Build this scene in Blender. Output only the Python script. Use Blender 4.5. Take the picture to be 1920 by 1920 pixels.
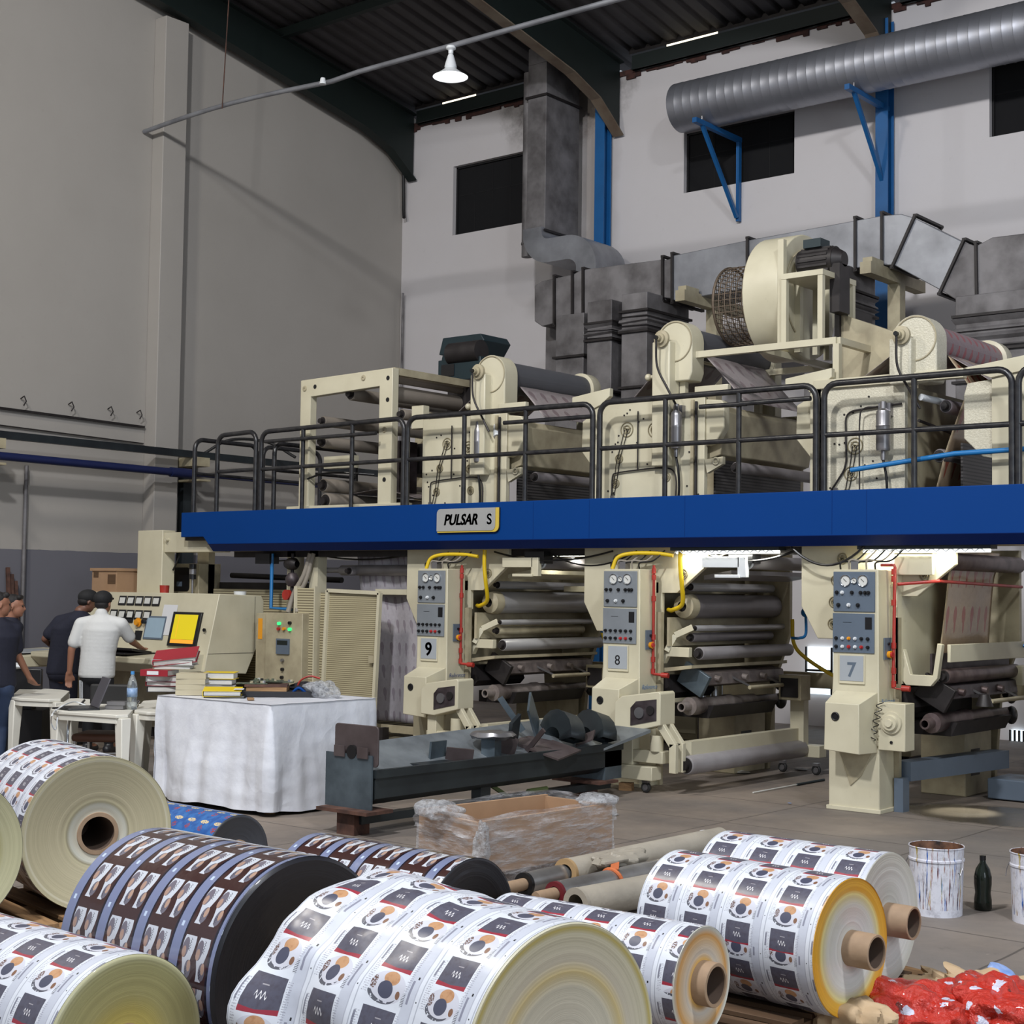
import bpy, bmesh, math, random
from mathutils import Vector, Matrix, noise
random.seed(7)
for o in list(bpy.data.objects): bpy.data.objects.remove(o)
sc = bpy.context.scene
COL = sc.collection
PI = math.pi
# ---------------------------------------------------------------- camera
def unit(v): return Vector(v).normalized()
FPX, CAMH = 2854.0, 1.8
_vx = unit((-3490, -100, FPX)); _vy = unit((2340, -180, FPX))
_vy = (_vy - _vx * _vx.dot(_vy)).normalized()
AX, AY = -_vx, _vy
AZ = AX.cross(AY)
if AZ.y < 0: AZ = -AZ
M = Matrix((AX, AY, AZ))            # world = M @ (right, up, forward)
CAM = Vector((0, 0, CAMH))
cd = bpy.data.cameras.new('camera'); co = bpy.data.objects.new('camera', cd); COL.objects.link(co)
r_, u_, f_ = M.col[0], M.col[1], M.col[2]
mw = Matrix(((r_[0], u_[0], -f_[0], 0), (r_[1], u_[1], -f_[1], 0), (r_[2], u_[2], -f_[2], CAMH), (0, 0, 0, 1)))
co.matrix_world = mw
cd.sensor_width = 36; cd.sensor_fit = 'HORIZONTAL'; cd.lens = FPX / 1920 * 36; cd.clip_end = 200
sc.camera = co
def _ray(px, py): return M @ Vector((px - 960, -(py - 960), FPX))
def onX(px, py, v): d = _ray(px, py); return CAM + d * ((v - CAM.x) / d.x)
def onY(px, py, v): d = _ray(px, py); return CAM + d * ((v - CAM.y) / d.y)
def onZ(px, py, v=0.0): d = _ray(px, py); return CAM + d * ((v - CAM.z) / d.z)
# ---------------------------------------------------------------- world, lights, exposure
w = bpy.data.worlds.new('hall_daylight'); sc.world = w; w.use_nodes = True
bg = w.node_tree.nodes['Background']; bg.inputs[0].default_value = (0.80, 0.88, 1.0, 1); bg.inputs[1].default_value = 0.38
def area(name, loc, target, size, power, col=(1, 1, 1), sy=None, spread=PI):
    l = bpy.data.lights.new(name, 'AREA'); l.energy = power; l.color = col; l.size = size; l.spread = spread
    if sy: l.shape = 'RECTANGLE'; l.size_y = sy
    o = bpy.data.objects.new(name, l); COL.objects.link(o); o.location = loc
    o.rotation_euler = (Vector(target) - Vector(loc)).to_track_quat('-Z', 'Y').to_euler(); return o
area('high_bay_light', (-5, 0, 11.6), (-9, 12, 2), 0.7, 1500, (0.96, 0.97, 1.0))
area('high_bay_light', (2, 3, 11.5), (-3, 6, 0), 1.0, 750, (0.93, 0.96, 1.0))
area('high_bay_light', (-12, 3, 11.2), (-13, 10, 0), 1.0, 500, (1.0, 0.95, 0.86))
area('door_daylight', (7, 2, 3.2), (-4, 9, 1.5), 5.0, 420, (0.80, 0.90, 1.0), 4.0)
sc.view_settings.view_transform = 'Standard'; sc.view_settings.look = 'None'
sc.view_settings.gamma = 1; sc.view_settings.use_curve_mapping = False
sc.view_settings.exposure = 0.0
# ---------------------------------------------------------------- materials
def srgb(r, g, b):
    f = lambda c: (c / 255 / 12.92) if c / 255 <= 0.04045 else ((c / 255 + 0.055) / 1.055) ** 2.4
    return (f(r), f(g), f(b), 1)
class NT:
    def __init__(s, name):
        s.m = bpy.data.materials.new(name); s.m.use_nodes = True; s.t = s.m.node_tree
        s.b = s.t.nodes['Principled BSDF']
    def n(s, ty, **kw):
        x = s.t.nodes.new(ty)
        for k, v in kw.items(): setattr(x, k, v)
        return x
    def l(s, a, b): s.t.links.new(a, b)
    def val(s, x, i):
        if isinstance(x, (int, float)): i.default_value = x
        else: s.l(x, i)
    def math(s, op, a, b=None, c=None):
        x = s.n('ShaderNodeMath', operation=op); s.val(a, x.inputs[0])
        if b is not None: s.val(b, x.inputs[1])
        if c is not None: s.val(c, x.inputs[2])
        return x.outputs[0]
    def mix(s, fac, a, b, mode='MIX'):
        x = s.n('ShaderNodeMix', data_type='RGBA', blend_type=mode); s.val(fac, x.inputs[0])
        for v, i in ((a, x.inputs[6]), (b, x.inputs[7])):
            if isinstance(v, tuple): i.default_value = v
            else: s.l(v, i)
        return x.outputs[2]
    def noise(s, scale, detail=4, vec=None, rough=0.55):
        x = s.n('ShaderNodeTexNoise'); x.inputs['Scale'].default_value = scale; x.inputs['Detail'].default_value = detail
        x.inputs['Roughness'].default_value = rough
        if vec is not None: s.l(vec, x.inputs['Vector'])
        return x.outputs['Fac']
    def ramp(s, fac, stops):
        x = s.n('ShaderNodeValToRGB'); s.l(fac, x.inputs[0]); e = x.color_ramp.elements
        while len(e) < len(stops): e.new(0.5)
        for q, (p, c) in zip(e, stops):
            q.position = p; q.color = c if isinstance(c, tuple) else (c, c, c, 1)
        return x.outputs[0]
    def coord(s, kind='Object', scale=None):
        c = s.n('ShaderNodeTexCoord').outputs[kind]
        if scale:
            m = s.n('ShaderNodeMapping'); m.inputs['Scale'].default_value = scale; s.l(c, m.inputs[0]); c = m.outputs[0]
        return c
    def sep(s, c): x = s.n('ShaderNodeSeparateXYZ'); s.l(c, x.inputs[0]); return x.outputs
    def pos(s): return s.n('ShaderNodeNewGeometry').outputs['Position']
    def bump(s, h, st=0.3, d=0.01):
        x = s.n('ShaderNodeBump'); x.inputs['Strength'].default_value = st; x.inputs['Distance'].default_value = d
        s.l(h, x.inputs['Height']); s.l(x.outputs[0], s.b.inputs['Normal'])
    def rect(s, u, v, u0, u1, v0, v1):
        a = s.math('MULTIPLY', s.math('GREATER_THAN', u, u0), s.math('LESS_THAN', u, u1))
        b = s.math('MULTIPLY', s.math('GREATER_THAN', v, v0), s.math('LESS_THAN', v, v1))
        return s.math('MULTIPLY', a, b)
    def ell(s, u, v, cu, cv, ru, rv):
        a = s.math('DIVIDE', s.math('SUBTRACT', u, cu), ru); b = s.math('DIVIDE', s.math('SUBTRACT', v, cv), rv)
        return s.math('LESS_THAN', s.math('ADD', s.math('MULTIPLY', a, a), s.math('MULTIPLY', b, b)), 1.0)
def mat(name, col, rough=0.5, metal=0.0, dirt=0.15, dcol=None, scale=3.0, bump=0.0, bscale=60, emit=None, alpha=None, trans=0, coat=0, spec=None, stretch=None, wear=0.0):
    k = NT(name); c = srgb(*col)
    vec = k.coord('Object', stretch)
    if dirt:
        d = srgb(*dcol) if dcol else tuple([x * 0.55 for x in c[:3]] + [1])
        f = k.noise(scale, 6, vec)
        f = k.math('MULTIPLY', k.ramp(f, [(0.35, 0.0), (0.75, 1.0)]), dirt * 2)
        base = k.mix(f, c, d)
        if wear:
            g = k.ramp(k.noise(scale * 9, 8, vec, 0.7), [(0.63, 0.0), (0.7, 1.0)])
            base = k.mix(k.math('MULTIPLY', g, wear), base, d)
        k.l(base, k.b.inputs['Base Color'])
    else: k.b.inputs['Base Color'].default_value = c
    k.b.inputs['Roughness'].default_value = rough; k.b.inputs['Metallic'].default_value = metal
    if coat: k.b.inputs['Coat Weight'].default_value = coat; k.b.inputs['Coat Roughness'].default_value = 0.12
    if bump: k.bump(k.noise(bscale, 3, vec), bump, 0.01)
    if emit: k.b.inputs['Emission Color'].default_value = srgb(*emit[0]); k.b.inputs['Emission Strength'].default_value = emit[1]
    if alpha is not None: k.b.inputs['Alpha'].default_value = alpha
    if trans: k.b.inputs['Transmission Weight'].default_value = trans
    return k.m
MT = {}
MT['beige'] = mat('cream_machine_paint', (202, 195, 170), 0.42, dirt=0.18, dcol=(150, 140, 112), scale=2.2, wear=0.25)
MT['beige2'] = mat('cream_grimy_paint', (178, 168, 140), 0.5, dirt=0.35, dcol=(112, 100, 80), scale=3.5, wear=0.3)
MT['black'] = mat('black_gloss_paint', (26, 26, 30), 0.32, dirt=0.25, dcol=(70, 68, 66), scale=14)
MT['rubber'] = mat('black_rubber', (30, 29, 29), 0.6, dirt=0.2)
MT['dark'] = mat('dark_grimy_steel', (48, 44, 44), 0.5, 0.3, dirt=0.4, dcol=(24, 20, 20), scale=6)
MT['steel'] = mat('grey_steel', (150, 148, 150), 0.35, 0.8, dirt=0.2)
MT['chrome'] = mat('bright_chrome', (205, 208, 212), 0.16, 1.0, dirt=0.1)
MT['chromed'] = mat('dusty_chrome', (176, 174, 172), 0.3, 0.75, dirt=0.3, dcol=(120, 112, 106), scale=5)
MT['wine'] = mat('wine_red_ring', (104, 26, 36), 0.45, dirt=0.2)
MT['rollr'] = mat('grey_rubber_roller', (158, 154, 156), 0.45, 0.25, dirt=0.25, dcol=(96, 88, 84), scale=2.5)
MT['rolld'] = mat('dark_rubber_roller', (132, 126, 127), 0.42, 0.2, dirt=0.3, scale=2.5)
MT['drum'] = mat('charcoal_drum', (84, 84, 88), 0.55, 0.1, dirt=0.15)
MT['ink'] = mat('ink_stained_metal', (82, 74, 76), 0.45, 0.4, dirt=0.5, dcol=(40, 30, 32), scale=7, wear=0.5)
MT['inkr'] = mat('ink_stained_shaft', (112, 98, 96), 0.42, 0.5, dirt=0.5, dcol=(60, 44, 46), scale=6, wear=0.3)
MT['silver'] = mat('machine_tray_sheet', (128, 134, 138), 0.45, 0.3, dirt=0.4, dcol=(80, 84, 88), scale=4, wear=.3)
MT['blue'] = mat('deep_blue_paint', (0, 54, 118), 0.55, dirt=0.12, dcol=(4, 56, 128), scale=1.6, wear=0.12)
MT['blue2'] = mat('darker_blue_paint', (0, 30, 88), 0.55, dirt=0.1, scale=2)
MT['bluecol'] = mat('bright_blue_steel_paint', (24, 92, 150), 0.45, dirt=0.2, scale=3)
MT['green'] = mat('dark_green_steel', (12, 25, 23), 0.6, dirt=0.2)
MT['flange'] = mat('rusty_lit_flange', (120, 108, 92), 0.7, dirt=0.4, dcol=(84, 60, 46))  # pale beige paints the light on the rafters' bottom flanges
MT['red'] = mat('red_pipe_paint', (168, 48, 38), 0.4, dirt=0.3, dcol=(110, 30, 26), scale=8)
MT['yellow'] = mat('yellow_hose', (214, 180, 20), 0.45, dirt=0.15)
MT['bluepipe'] = mat('blue_air_pipe', (30, 110, 170), 0.4, dirt=0.1)
MT['panel'] = mat('slate_blue_panel', (92, 104, 118), 0.45, dirt=0.15)
MT['panelg'] = mat('grey_number_plate', (160, 165, 170), 0.5, dirt=0.1)
MT['white'] = mat('white_enamel', (215, 218, 220), 0.4, dirt=0.08)
MT['gauge'] = mat('gauge_dial', (205, 205, 200), 0.4, dirt=0.05)
MT['knob'] = mat('black_knob', (20, 20, 22), 0.35, dirt=0.0)
MT['redknob'] = mat('red_knob', (170, 40, 40), 0.35, dirt=0.0)
MT['orange'] = mat('orange_knob', (225, 150, 30), 0.4, dirt=0.05)
MT['galv'] = mat('galvanised_duct', (156, 158, 164), 0.45, 0.5, dirt=0.35, dcol=(88, 88, 92), scale=2.0, bump=0.15, bscale=7)
MT['galvd'] = mat('dusty_galvanised_duct', (130, 127, 128), 0.6, 0.3, dirt=0.5, dcol=(66, 62, 62), scale=2.4, bump=0.15, bscale=7)
MT['rust'] = mat('rusted_steel', (96, 66, 54), 0.8, 0.1, dirt=0.5, dcol=(52, 36, 32), scale=9)
MT['plate'] = mat('mill_scale_plate', (98, 110, 118), 0.42, 0.4, dirt=0.4, dcol=(30, 38, 44), scale=3, wear=0.2)
MT['plate2'] = mat('rusty_plate', (92, 82, 82), 0.55, 0.4, dirt=0.4, dcol=(60, 48, 46), scale=4)
MT['bench'] = mat('black_steel_channel', (38, 42, 46), 0.42, 0.4, dirt=0.4, dcol=(60, 68, 70), scale=2)
MT['plastic'] = mat('white_moulded_plastic', (216, 213, 202), 0.45, dirt=0.1)
MT['wood'] = mat('pallet_wood', (160, 124, 84), 0.75, dirt=0.4, dcol=(104, 76, 50), scale=5, stretch=(1, 8, 8))
MT['wooddk'] = mat('dark_pallet_wood', (92, 68, 46), 0.8, dirt=0.4, scale=4, stretch=(1, 8, 8))
MT['card'] = mat('brown_cardboard', (164, 132, 102), 0.8, dirt=0.2, dcol=(120, 90, 66))
MT['core'] = mat('kraft_cardboard_core', (158, 132, 106), 0.7, dirt=0.2, scale=20)
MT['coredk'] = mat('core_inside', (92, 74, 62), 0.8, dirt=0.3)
MT['hose'] = mat('pale_grey_cable', (150, 142, 130), 0.6, dirt=0.3)
MT['teal'] = mat('dark_teal_motor', (20, 40, 46), 0.5, dirt=0.3)
MT['lampon'] = mat('lit_tube', (255, 255, 250), 0.4, dirt=0, emit=((255, 255, 240), 4.0))
MT['rollf'] = mat('brown_grey_roller', (136, 127, 116), 0.45, 0.15, dirt=0.25, scale=3)
MT['bulb'] = mat('lit_bulb', (255, 255, 255), .4, dirt=0, emit=((240, 246, 255), 1.6))
MT['hubm'] = mat('worn_hub_metal', (146, 136, 108), 0.45, 0.2, dirt=0.3, scale=20)
MT['dayglass'] = mat('daylit_glass', (220, 235, 240), 0.4, dirt=0, emit=((225, 240, 250), 1.8))
for q in ('blue', 'blue2'): MT[q].node_tree.nodes['Principled BSDF'].inputs['Specular IOR Level'].default_value = .15
MT['brightr'] = mat('bright_steel_roller', (186, 184, 184), 0.34, 0.3, dirt=0.2, scale=2)
MT['panel2'] = mat('worn_grey_panel', (124, 129, 134), 0.45, dirt=0.2)
MT['ink2'] = mat('ink_stained_grey_metal', (118, 108, 104), 0.45, 0.3, dirt=0.5, dcol=(60, 52, 52), scale=7, wear=0.5)
MT['inkr2'] = mat('grey_ink_shaft', (150, 140, 134), 0.4, 0.35, dirt=0.5, dcol=(90, 78, 74), scale=6, wear=0.3)
# ---------------------------------------------------------------- mesh tools
ROOTLOC = {}
class MB:
    def __init__(s): s.bm = bmesh.new(); s.uv = None
    def _v(s, p): return s.bm.verts.new(p)
    def hexa(s, c):            # 8 corners: bottom 4 then top 4
        v = [s._v(p) for p in c]
        for f in ((3, 2, 1, 0), (4, 5, 6, 7), (0, 1, 5, 4), (1, 2, 6, 5), (2, 3, 7, 6), (3, 0, 4, 7)):
            s.bm.faces.new([v[i] for i in f])
        return s
    def box(s, x0, x1, y0, y1, z0, z1):
        if x0 > x1: x0, x1 = x1, x0
        if y0 > y1: y0, y1 = y1, y0
        if z0 > z1: z0, z1 = z1, z0
        return s.hexa([(x0, y0, z0), (x1, y0, z0), (x1, y1, z0), (x0, y1, z0), (x0, y0, z1), (x1, y0, z1), (x1, y1, z1), (x0, y1, z1)])
    def obox(s, c, size, rot=(0, 0, 0)):
        R = Matrix.Rotation(rot[2], 3, 'Z') @ Matrix.Rotation(rot[1], 3, 'Y') @ Matrix.Rotation(rot[0], 3, 'X')
        a, b, d = [q / 2 for q in size]; c = Vector(c)
        return s.hexa([c + R @ Vector(p) for p in ((-a, -b, -d), (a, -b, -d), (a, b, -d), (-a, b, -d), (-a, -b, d), (a, -b, d), (a, b, d), (-a, b, d))])
    def bar(s, p, q, w, h=None, up=(0, 0, 1)):   # rectangular bar p->q
        p, q = Vector(p), Vector(q); h = h or w; d = (q - p).normalized(); up = Vector(up)
        sd = d.cross(up)
        if sd.length < 1e-4: sd = d.cross(Vector((1, 0, 0)))
        sd.normalize(); u = sd.cross(d).normalized(); sd *= w / 2; u *= h / 2
        return s.hexa([p - sd - u, q - sd - u, q + sd - u, p + sd - u, p - sd + u, q - sd + u, q + sd + u, p + sd + u])
    def cyl(s, p, q, r1, r2=None, seg=20, cap=True):
        p, q = Vector(p), Vector(q); r2 = r1 if r2 is None else r2; d = (q - p).normalized()
        a = d.cross(Vector((0, 0, 1)))
        if a.length < 1e-3: a = d.cross(Vector((1, 0, 0)))
        a.normalize(); b = d.cross(a)
        R = [[s._v(c + (a * math.cos(t) + b * math.sin(t)) * r) for t in [2 * PI * i / seg for i in range(seg)]] for c, r in ((p, r1), (q, r2))]
        for i in range(seg):
            j = (i + 1) % seg; s.bm.faces.new((R[0][i], R[0][j], R[1][j], R[1][i]))
        if cap: s.bm.faces.new(R[0][::-1]); s.bm.faces.new(R[1])
        return s
    def lathe(s, o, d, prof, seg=24, close=False):       # prof: (radius, distance along d)
        o, d = Vector(o), Vector(d).normalized(); a = d.cross(Vector((0, 0, 1)))
        if a.length < 1e-3: a = Vector((1, 0, 0))
        a.normalize(); b = d.cross(a); rings = []
        for r, h in prof:
            c = o + d * h
            if r < 1e-5: rings.append([s._v(c)])
            else: rings.append([s._v(c + (a * math.cos(2 * PI * i / seg) + b * math.sin(2 * PI * i / seg)) * r) for i in range(seg)])
        if close: rings.append(rings[0])
        for A, B in zip(rings, rings[1:]):
            for i in range(seg):
                j = (i + 1) % seg
                if len(A) == 1 and len(B) == 1: continue
                if len(A) == 1: s.bm.faces.new((A[0], B[j], B[i]))
                elif len(B) == 1: s.bm.faces.new((A[i], A[j], B[0]))
                else: s.bm.faces.new((A[i], A[j], B[j], B[i]))
        return s
    def tube(s, pts, r, seg=10, cap=True):
        pts = [Vector(p) for p in pts]; rings = []; n = len(pts); prev = None
        for i, p in enumerate(pts):
            t = (pts[min(i + 1, n - 1)] - pts[max(i - 1, 0)]).normalized()
            if prev is None:
                a = t.cross(Vector((0, 0, 1)))
                if a.length < 1e-2: a = t.cross(Vector((1, 0, 0)))
            else: a = prev - t * prev.dot(t)
            a.normalize(); prev = a; b = t.cross(a); rr = r[i] if isinstance(r, (list, tuple)) else r
            rings.append([s._v(p + (a * math.cos(2 * PI * k / seg) + b * math.sin(2 * PI * k / seg)) * rr) for k in range(seg)])
        for A, B in zip(rings, rings[1:]):
            for i in range(seg):
                j = (i + 1) % seg; s.bm.faces.new((A[i], A[j], B[j], B[i]))
        if cap: s.bm.faces.new(rings[0][::-1]); s.bm.faces.new(rings[-1])
        return s
    def prism(s, pts, ax, a0, a1):   # polygon in the plane across ax ('x': (y,z), 'y': (x,z), 'z': (x,y))
        f = {'x': lambda p, a: (a, p[0], p[1]), 'y': lambda p, a: (p[0], a, p[1]), 'z': lambda p, a: (p[0], p[1], a)}[ax]
        A = [s._v(f(p, a0)) for p in pts]; B = [s._v(f(p, a1)) for p in pts]; n = len(pts)
        s.bm.faces.new(A); s.bm.faces.new(B[::-1])
        for i in range(n): j = (i + 1) % n; s.bm.faces.new((A[i], B[i], B[j], A[j]))
        return s
    def torus(s, c, d, R, r, seg=28, ms=8):
        c, d = Vector(c), Vector(d).normalized(); a = d.cross(Vector((0, 0, 1)))
        if a.length < 1e-3: a = Vector((1, 0, 0))
        a.normalize(); b = d.cross(a); rings = []
        for i in range(seg):
            t = 2 * PI * i / seg; e = a * math.cos(t) + b * math.sin(t)
            rings.append([s._v(c + e * (R + r * math.cos(2 * PI * k / ms)) + d * r * math.sin(2 * PI * k / ms)) for k in range(ms)])
        for i in range(seg):
            A, B = rings[i], rings[(i + 1) % seg]
            for k in range(ms): j = (k + 1) % ms; s.bm.faces.new((A[k], A[j], B[j], B[k]))
        return s
    def ball(s, c, r, sx=1, sy=1, sz=1, seg=16):
        R = bmesh.ops.create_uvsphere(s.bm, u_segments=seg, v_segments=max(6, seg // 2), radius=r)
        for v in R['verts']: v.co = Vector((v.co.x * sx, v.co.y * sy, v.co.z * sz)) + Vector(c)
        return s
    def grid(s, fn, nu, nv, uvf=None):
        V = [[s._v(fn(i / nu, j / nv)) for j in range(nv + 1)] for i in range(nu + 1)]
        if uvf and not s.uv: s.uv = s.bm.loops.layers.uv.new('UVMap')
        for i in range(nu):
            for j in range(nv):
                f = s.bm.faces.new((V[i][j], V[i + 1][j], V[i + 1][j + 1], V[i][j + 1]))
                if uvf:
                    for l, (a, b) in zip(f.loops, ((i, j), (i + 1, j), (i + 1, j + 1), (i, j + 1))): l[s.uv].uv = uvf(a / nu, b / nv)
        return s
    def build(s, name, m, parent=None, bevel=0.0, smooth=40, solid=0.0, sub=0, kind=None, label=None, mats=None, fix=True):
        bm = s.bm
        if fix: bmesh.ops.recalc_face_normals(bm, faces=bm.faces)
        root = parent
        while root is not None and root.parent: root = root.parent
        if root is not None and root.name in ROOTLOC:
            L = ROOTLOC[root.name]
            for v in bm.verts: v.co -= L
        me = bpy.data.meshes.new(name); bm.to_mesh(me); bm.free()
        for x in (mats or [m]): me.materials.append(MT[x] if isinstance(x, str) else x)
        me.polygons.foreach_set('use_smooth', [smooth is not None] * len(me.polygons))
        if smooth is not None: me.set_sharp_from_angle(angle=math.radians(smooth))
        o = bpy.data.objects.new(name, me); COL.objects.link(o)
        if parent: o.parent = parent
        if solid: q = o.modifiers.new('solid', 'SOLIDIFY'); q.thickness = solid; q.offset = 0
        if bevel: q = o.modifiers.new('bevel', 'BEVEL'); q.width = bevel; q.segments = 2; q.limit_method = 'ANGLE'; q.angle_limit = math.radians(35)
        if sub: q = o.modifiers.new('sub', 'SUBSURF'); q.levels = sub; q.render_levels = sub
        if kind: o['kind'] = kind
        if label: o['label'] = label
        return o
def thing(name, label, cat, loc=(0, 0, 0), rotz=0.0, group=None, world=True):
    """an Empty at the base; with world=True its parts are modelled in world coordinates"""
    o = bpy.data.objects.new(name, None); COL.objects.link(o); o.location = loc; o.rotation_euler = (0, 0, rotz)
    o.empty_display_size = 0.1
    o['label'] = label; o['category'] = cat
    if group: o['group'] = group
    if world: ROOTLOC[o.name] = Vector(loc)
    return o
def tag(o, label, cat, group=None, kind=None):
    o['label'] = label; o['category'] = cat
    if group: o['group'] = group
    if kind: o['kind'] = kind
    return o
def text(name, body, size, loc, m, parent, rot=(PI / 2, 0, 0), ext=0.0015, shear=0.0, bold=0.0, align='LEFT', sx=1.0, rep=0.0):
    cu = bpy.data.curves.new(name, 'FONT'); cu.body = body; cu.size = size; cu.extrude = ext; cu.shear = shear; cu.offset = bold; cu.align_x = align
    t = bpy.data.objects.new(name, cu); COL.objects.link(t); bpy.context.view_layer.update()
    me = bpy.data.meshes.new_from_object(t.evaluated_get(bpy.context.evaluated_depsgraph_get()))
    bpy.data.objects.remove(t)
    if rep:
        bb = bmesh.new()
        for k in (-1, -.5, 0, .5, 1): m2 = me.copy(); m2.transform(Matrix.Translation((rep * k, rep * .3 * k, 0))); bb.from_mesh(m2); bpy.data.meshes.remove(m2)
        bb.to_mesh(me); bb.free()
    root = parent
    while root is not None and root.parent: root = root.parent
    off = ROOTLOC.get(root.name, Vector((0, 0, 0))) if root is not None else Vector((0, 0, 0))
    T = Matrix.Translation(Vector(loc) - off) @ Matrix.Rotation(rot[2], 4, 'Z') @ Matrix.Rotation(rot[1], 4, 'Y') @ Matrix.Rotation(rot[0], 4, 'X') @ Matrix.Diagonal((sx, 1, 1, 1))
    me.transform(T); me.materials.clear(); me.materials.append(MT[m])
    o = bpy.data.objects.new(name, me); COL.objects.link(o)
    if parent: o.parent = parent
    return o
def struct(o): o['kind'] = 'structure'; return o
def bez(pts, n=8):      # smooth path through points (Catmull-Rom)
    P = [Vector(p) for p in pts]; P = [P[0] * 2 - P[1]] + P + [P[-1] * 2 - P[-2]]; out = []
    for i in range(1, len(P) - 2):
        for k in range(n):
            t = k / n; a, b, c, d = P[i - 1], P[i], P[i + 1], P[i + 2]
            out.append(0.5 * ((2 * b) + (c - a) * t + (2 * a - 5 * b + 4 * c - d) * t * t + (3 * b - a - 3 * c + d) * t ** 3))
    return out + [P[-2]]
# ================================================================ THE HALL
XL, YB = -18.12, 19.0
def roofz(y): return 10.12 + 0.16 * (19 - y)
def wall_mat(name, split):
    k = NT(name); p = k.pos(); s = k.sep(p)
    n1 = k.noise(0.7, 6, p); n2 = k.noise(9, 6, p, 0.7)
    base = k.mix(k.math('MULTIPLY', k.ramp(n1, [(0.35, 0.0), (0.8, 1.0)]), 0.35), srgb(163, 158, 152), srgb(142, 137, 130))
    if split == 'left':
        edge = k.math('ADD', s[2], k.math('MULTIPLY', k.noise(3, 2, p), 0.03))
        base = k.mix(k.math('LESS_THAN', edge, 2.285), base, srgb(104, 103, 110))
    else:
        base = k.mix(k.math('MULTIPLY', k.ramp(n1, [(0.3, 0.0), (0.8, 1.0)]), 0.3), srgb(206, 202, 203), srgb(188, 180, 176))
        # soot under the eaves round the tall duct
        dx = k.math('DIVIDE', k.math('SUBTRACT', s[0], -14.6), 1.7); dz = k.math('DIVIDE', k.math('SUBTRACT', s[2], 9.7), 1.1)
        d = k.math('ADD', k.math('MULTIPLY', dx, dx), k.math('MULTIPLY', dz, dz))
        m_ = k.ramp(k.math('MULTIPLY', k.math('SUBTRACT', 1.15, d), k.noise(2.6, 7, p, 0.7)), [(0.22, 0.0), (0.5, 1.0)])
        base = k.mix(k.math('MULTIPLY', m_, 0.75), base, srgb(70, 64, 58))
        dx = k.math('ABSOLUTE', k.math('SUBTRACT', s[0], -14.0)); 
        m2 = k.math('MULTIPLY', k.ramp(k.math('ADD', dx, k.math('MULTIPLY', k.noise(1.5, 5, p), 0.5)), [(0.35, 1.0), (0.75, 0.0)]), k.math('GREATER_THAN', s[2], 6.7))
        base = k.mix(k.math('MULTIPLY', m2, 0.5), base, srgb(112, 98, 84))
        sp = k.ramp(k.noise(5.5, 8, p, 0.8), [(0.69, 0.0), (0.73, 1.0)])
        base = k.mix(k.math('MULTIPLY', sp, 0.45), base, srgb(96, 84, 74))
    base = k.mix(k.math('MULTIPLY', k.ramp(n2, [(0.6, 0.0), (0.8, 1.0)]), 0.12), base, srgb(110, 100, 90))
    k.l(base, k.b.inputs['Base Color']); k.b.inputs['Roughness'].default_value = 0.75; k.bump(n2, 0.15, 0.01)
    return k.m
def floor_mat():
    k = NT('worn_concrete_slabs'); p = k.pos(); s = k.sep(p)
    n1 = k.noise(0.8, 7, p, 0.65); n2 = k.noise(6, 7, p, 0.7); n3 = k.noise(0.35, 4, p)
    base = k.mix(k.ramp(n1, [(0.3, 0.0), (0.7, 1.0)]), srgb(100, 91, 85), srgb(146, 133, 120))
    base = k.mix(k.math('MULTIPLY', k.ramp(n3, [(0.45, 0.0), (0.62, 1.0)]), 0.55), base, srgb(96, 95, 96))
    base = k.mix(k.math('MULTIPLY', k.ramp(n2, [(0.6, 0.0), (0.75, 1.0)]), 0.4), base, srgb(70, 64, 60))
    st = k.ramp(k.noise(11, 6, p, 0.75), [(0.68, 0.0), (0.71, 1.0)])
    base = k.mix(k.math('MULTIPLY', st, 0.4), base, srgb(168, 160, 148))
    jit = k.math('MULTIPLY', k.noise(2.2, 3, p), 0.03)
    def joint(c, per, off):
        a = k.math('ABSOLUTE', k.math('SUBTRACT', k.math('FLOORED_MODULO', k.math('ADD', k.math('ADD', c, jit), off), per), per / 2))
        return k.math('LESS_THAN', a, 0.008)
    j = k.math('MAXIMUM', joint(s[0], 1.7, 0.4), joint(s[1], 1.25, 0.15))
    base = k.mix(k.math('MULTIPLY', j, 0.7), base, srgb(58, 52, 48))
    dx = k.math('DIVIDE', k.math('SUBTRACT', s[0], -5.0), 0.75); dy = k.math('DIVIDE', k.math('SUBTRACT', s[1], 12.35), 0.6)
    d = k.math('ADD', k.math('ADD', k.math('MULTIPLY', dx, dx), k.math('MULTIPLY', dy, dy)), k.math('MULTIPLY', k.math('SUBTRACT', k.noise(2.5, 4, p), 0.5), 1.2))
    wet = k.ramp(d, [(0.7, 1.0), (1.05, 0.0)])
    base = k.mix(k.math('MULTIPLY', wet, 0.7), base, srgb(60, 54, 40))
    k.l(base, k.b.inputs['Base Color'])
    r = k.math('SUBTRACT', k.math('ADD', 0.5, k.math('MULTIPLY', n2, 0.3)), k.math('MULTIPLY', wet, 0.45))
    k.l(r, k.b.inputs['Roughness']); k.bump(k.math('SUBTRACT', n2, k.math('MULTIPLY', j, 1.0)), 0.2, 0.01)
    return k.m
MT['floor'] = floor_mat(); MT['wl'] = wall_mat('left_wall_two_tone_paint', 'left'); MT['wb'] = wall_mat('back_wall_stained_paint', 'back')
MT['roof'] = mat('dark_corrugated_sheet', (78, 74, 76), 0.7, 0.1, dirt=0.3, dcol=(50, 44, 44), scale=1.5)
MT['glass'] = mat('blacked_out_pane', (8, 8, 11), 0.95, dirt=0.2, dcol=(16, 15, 18))
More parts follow.
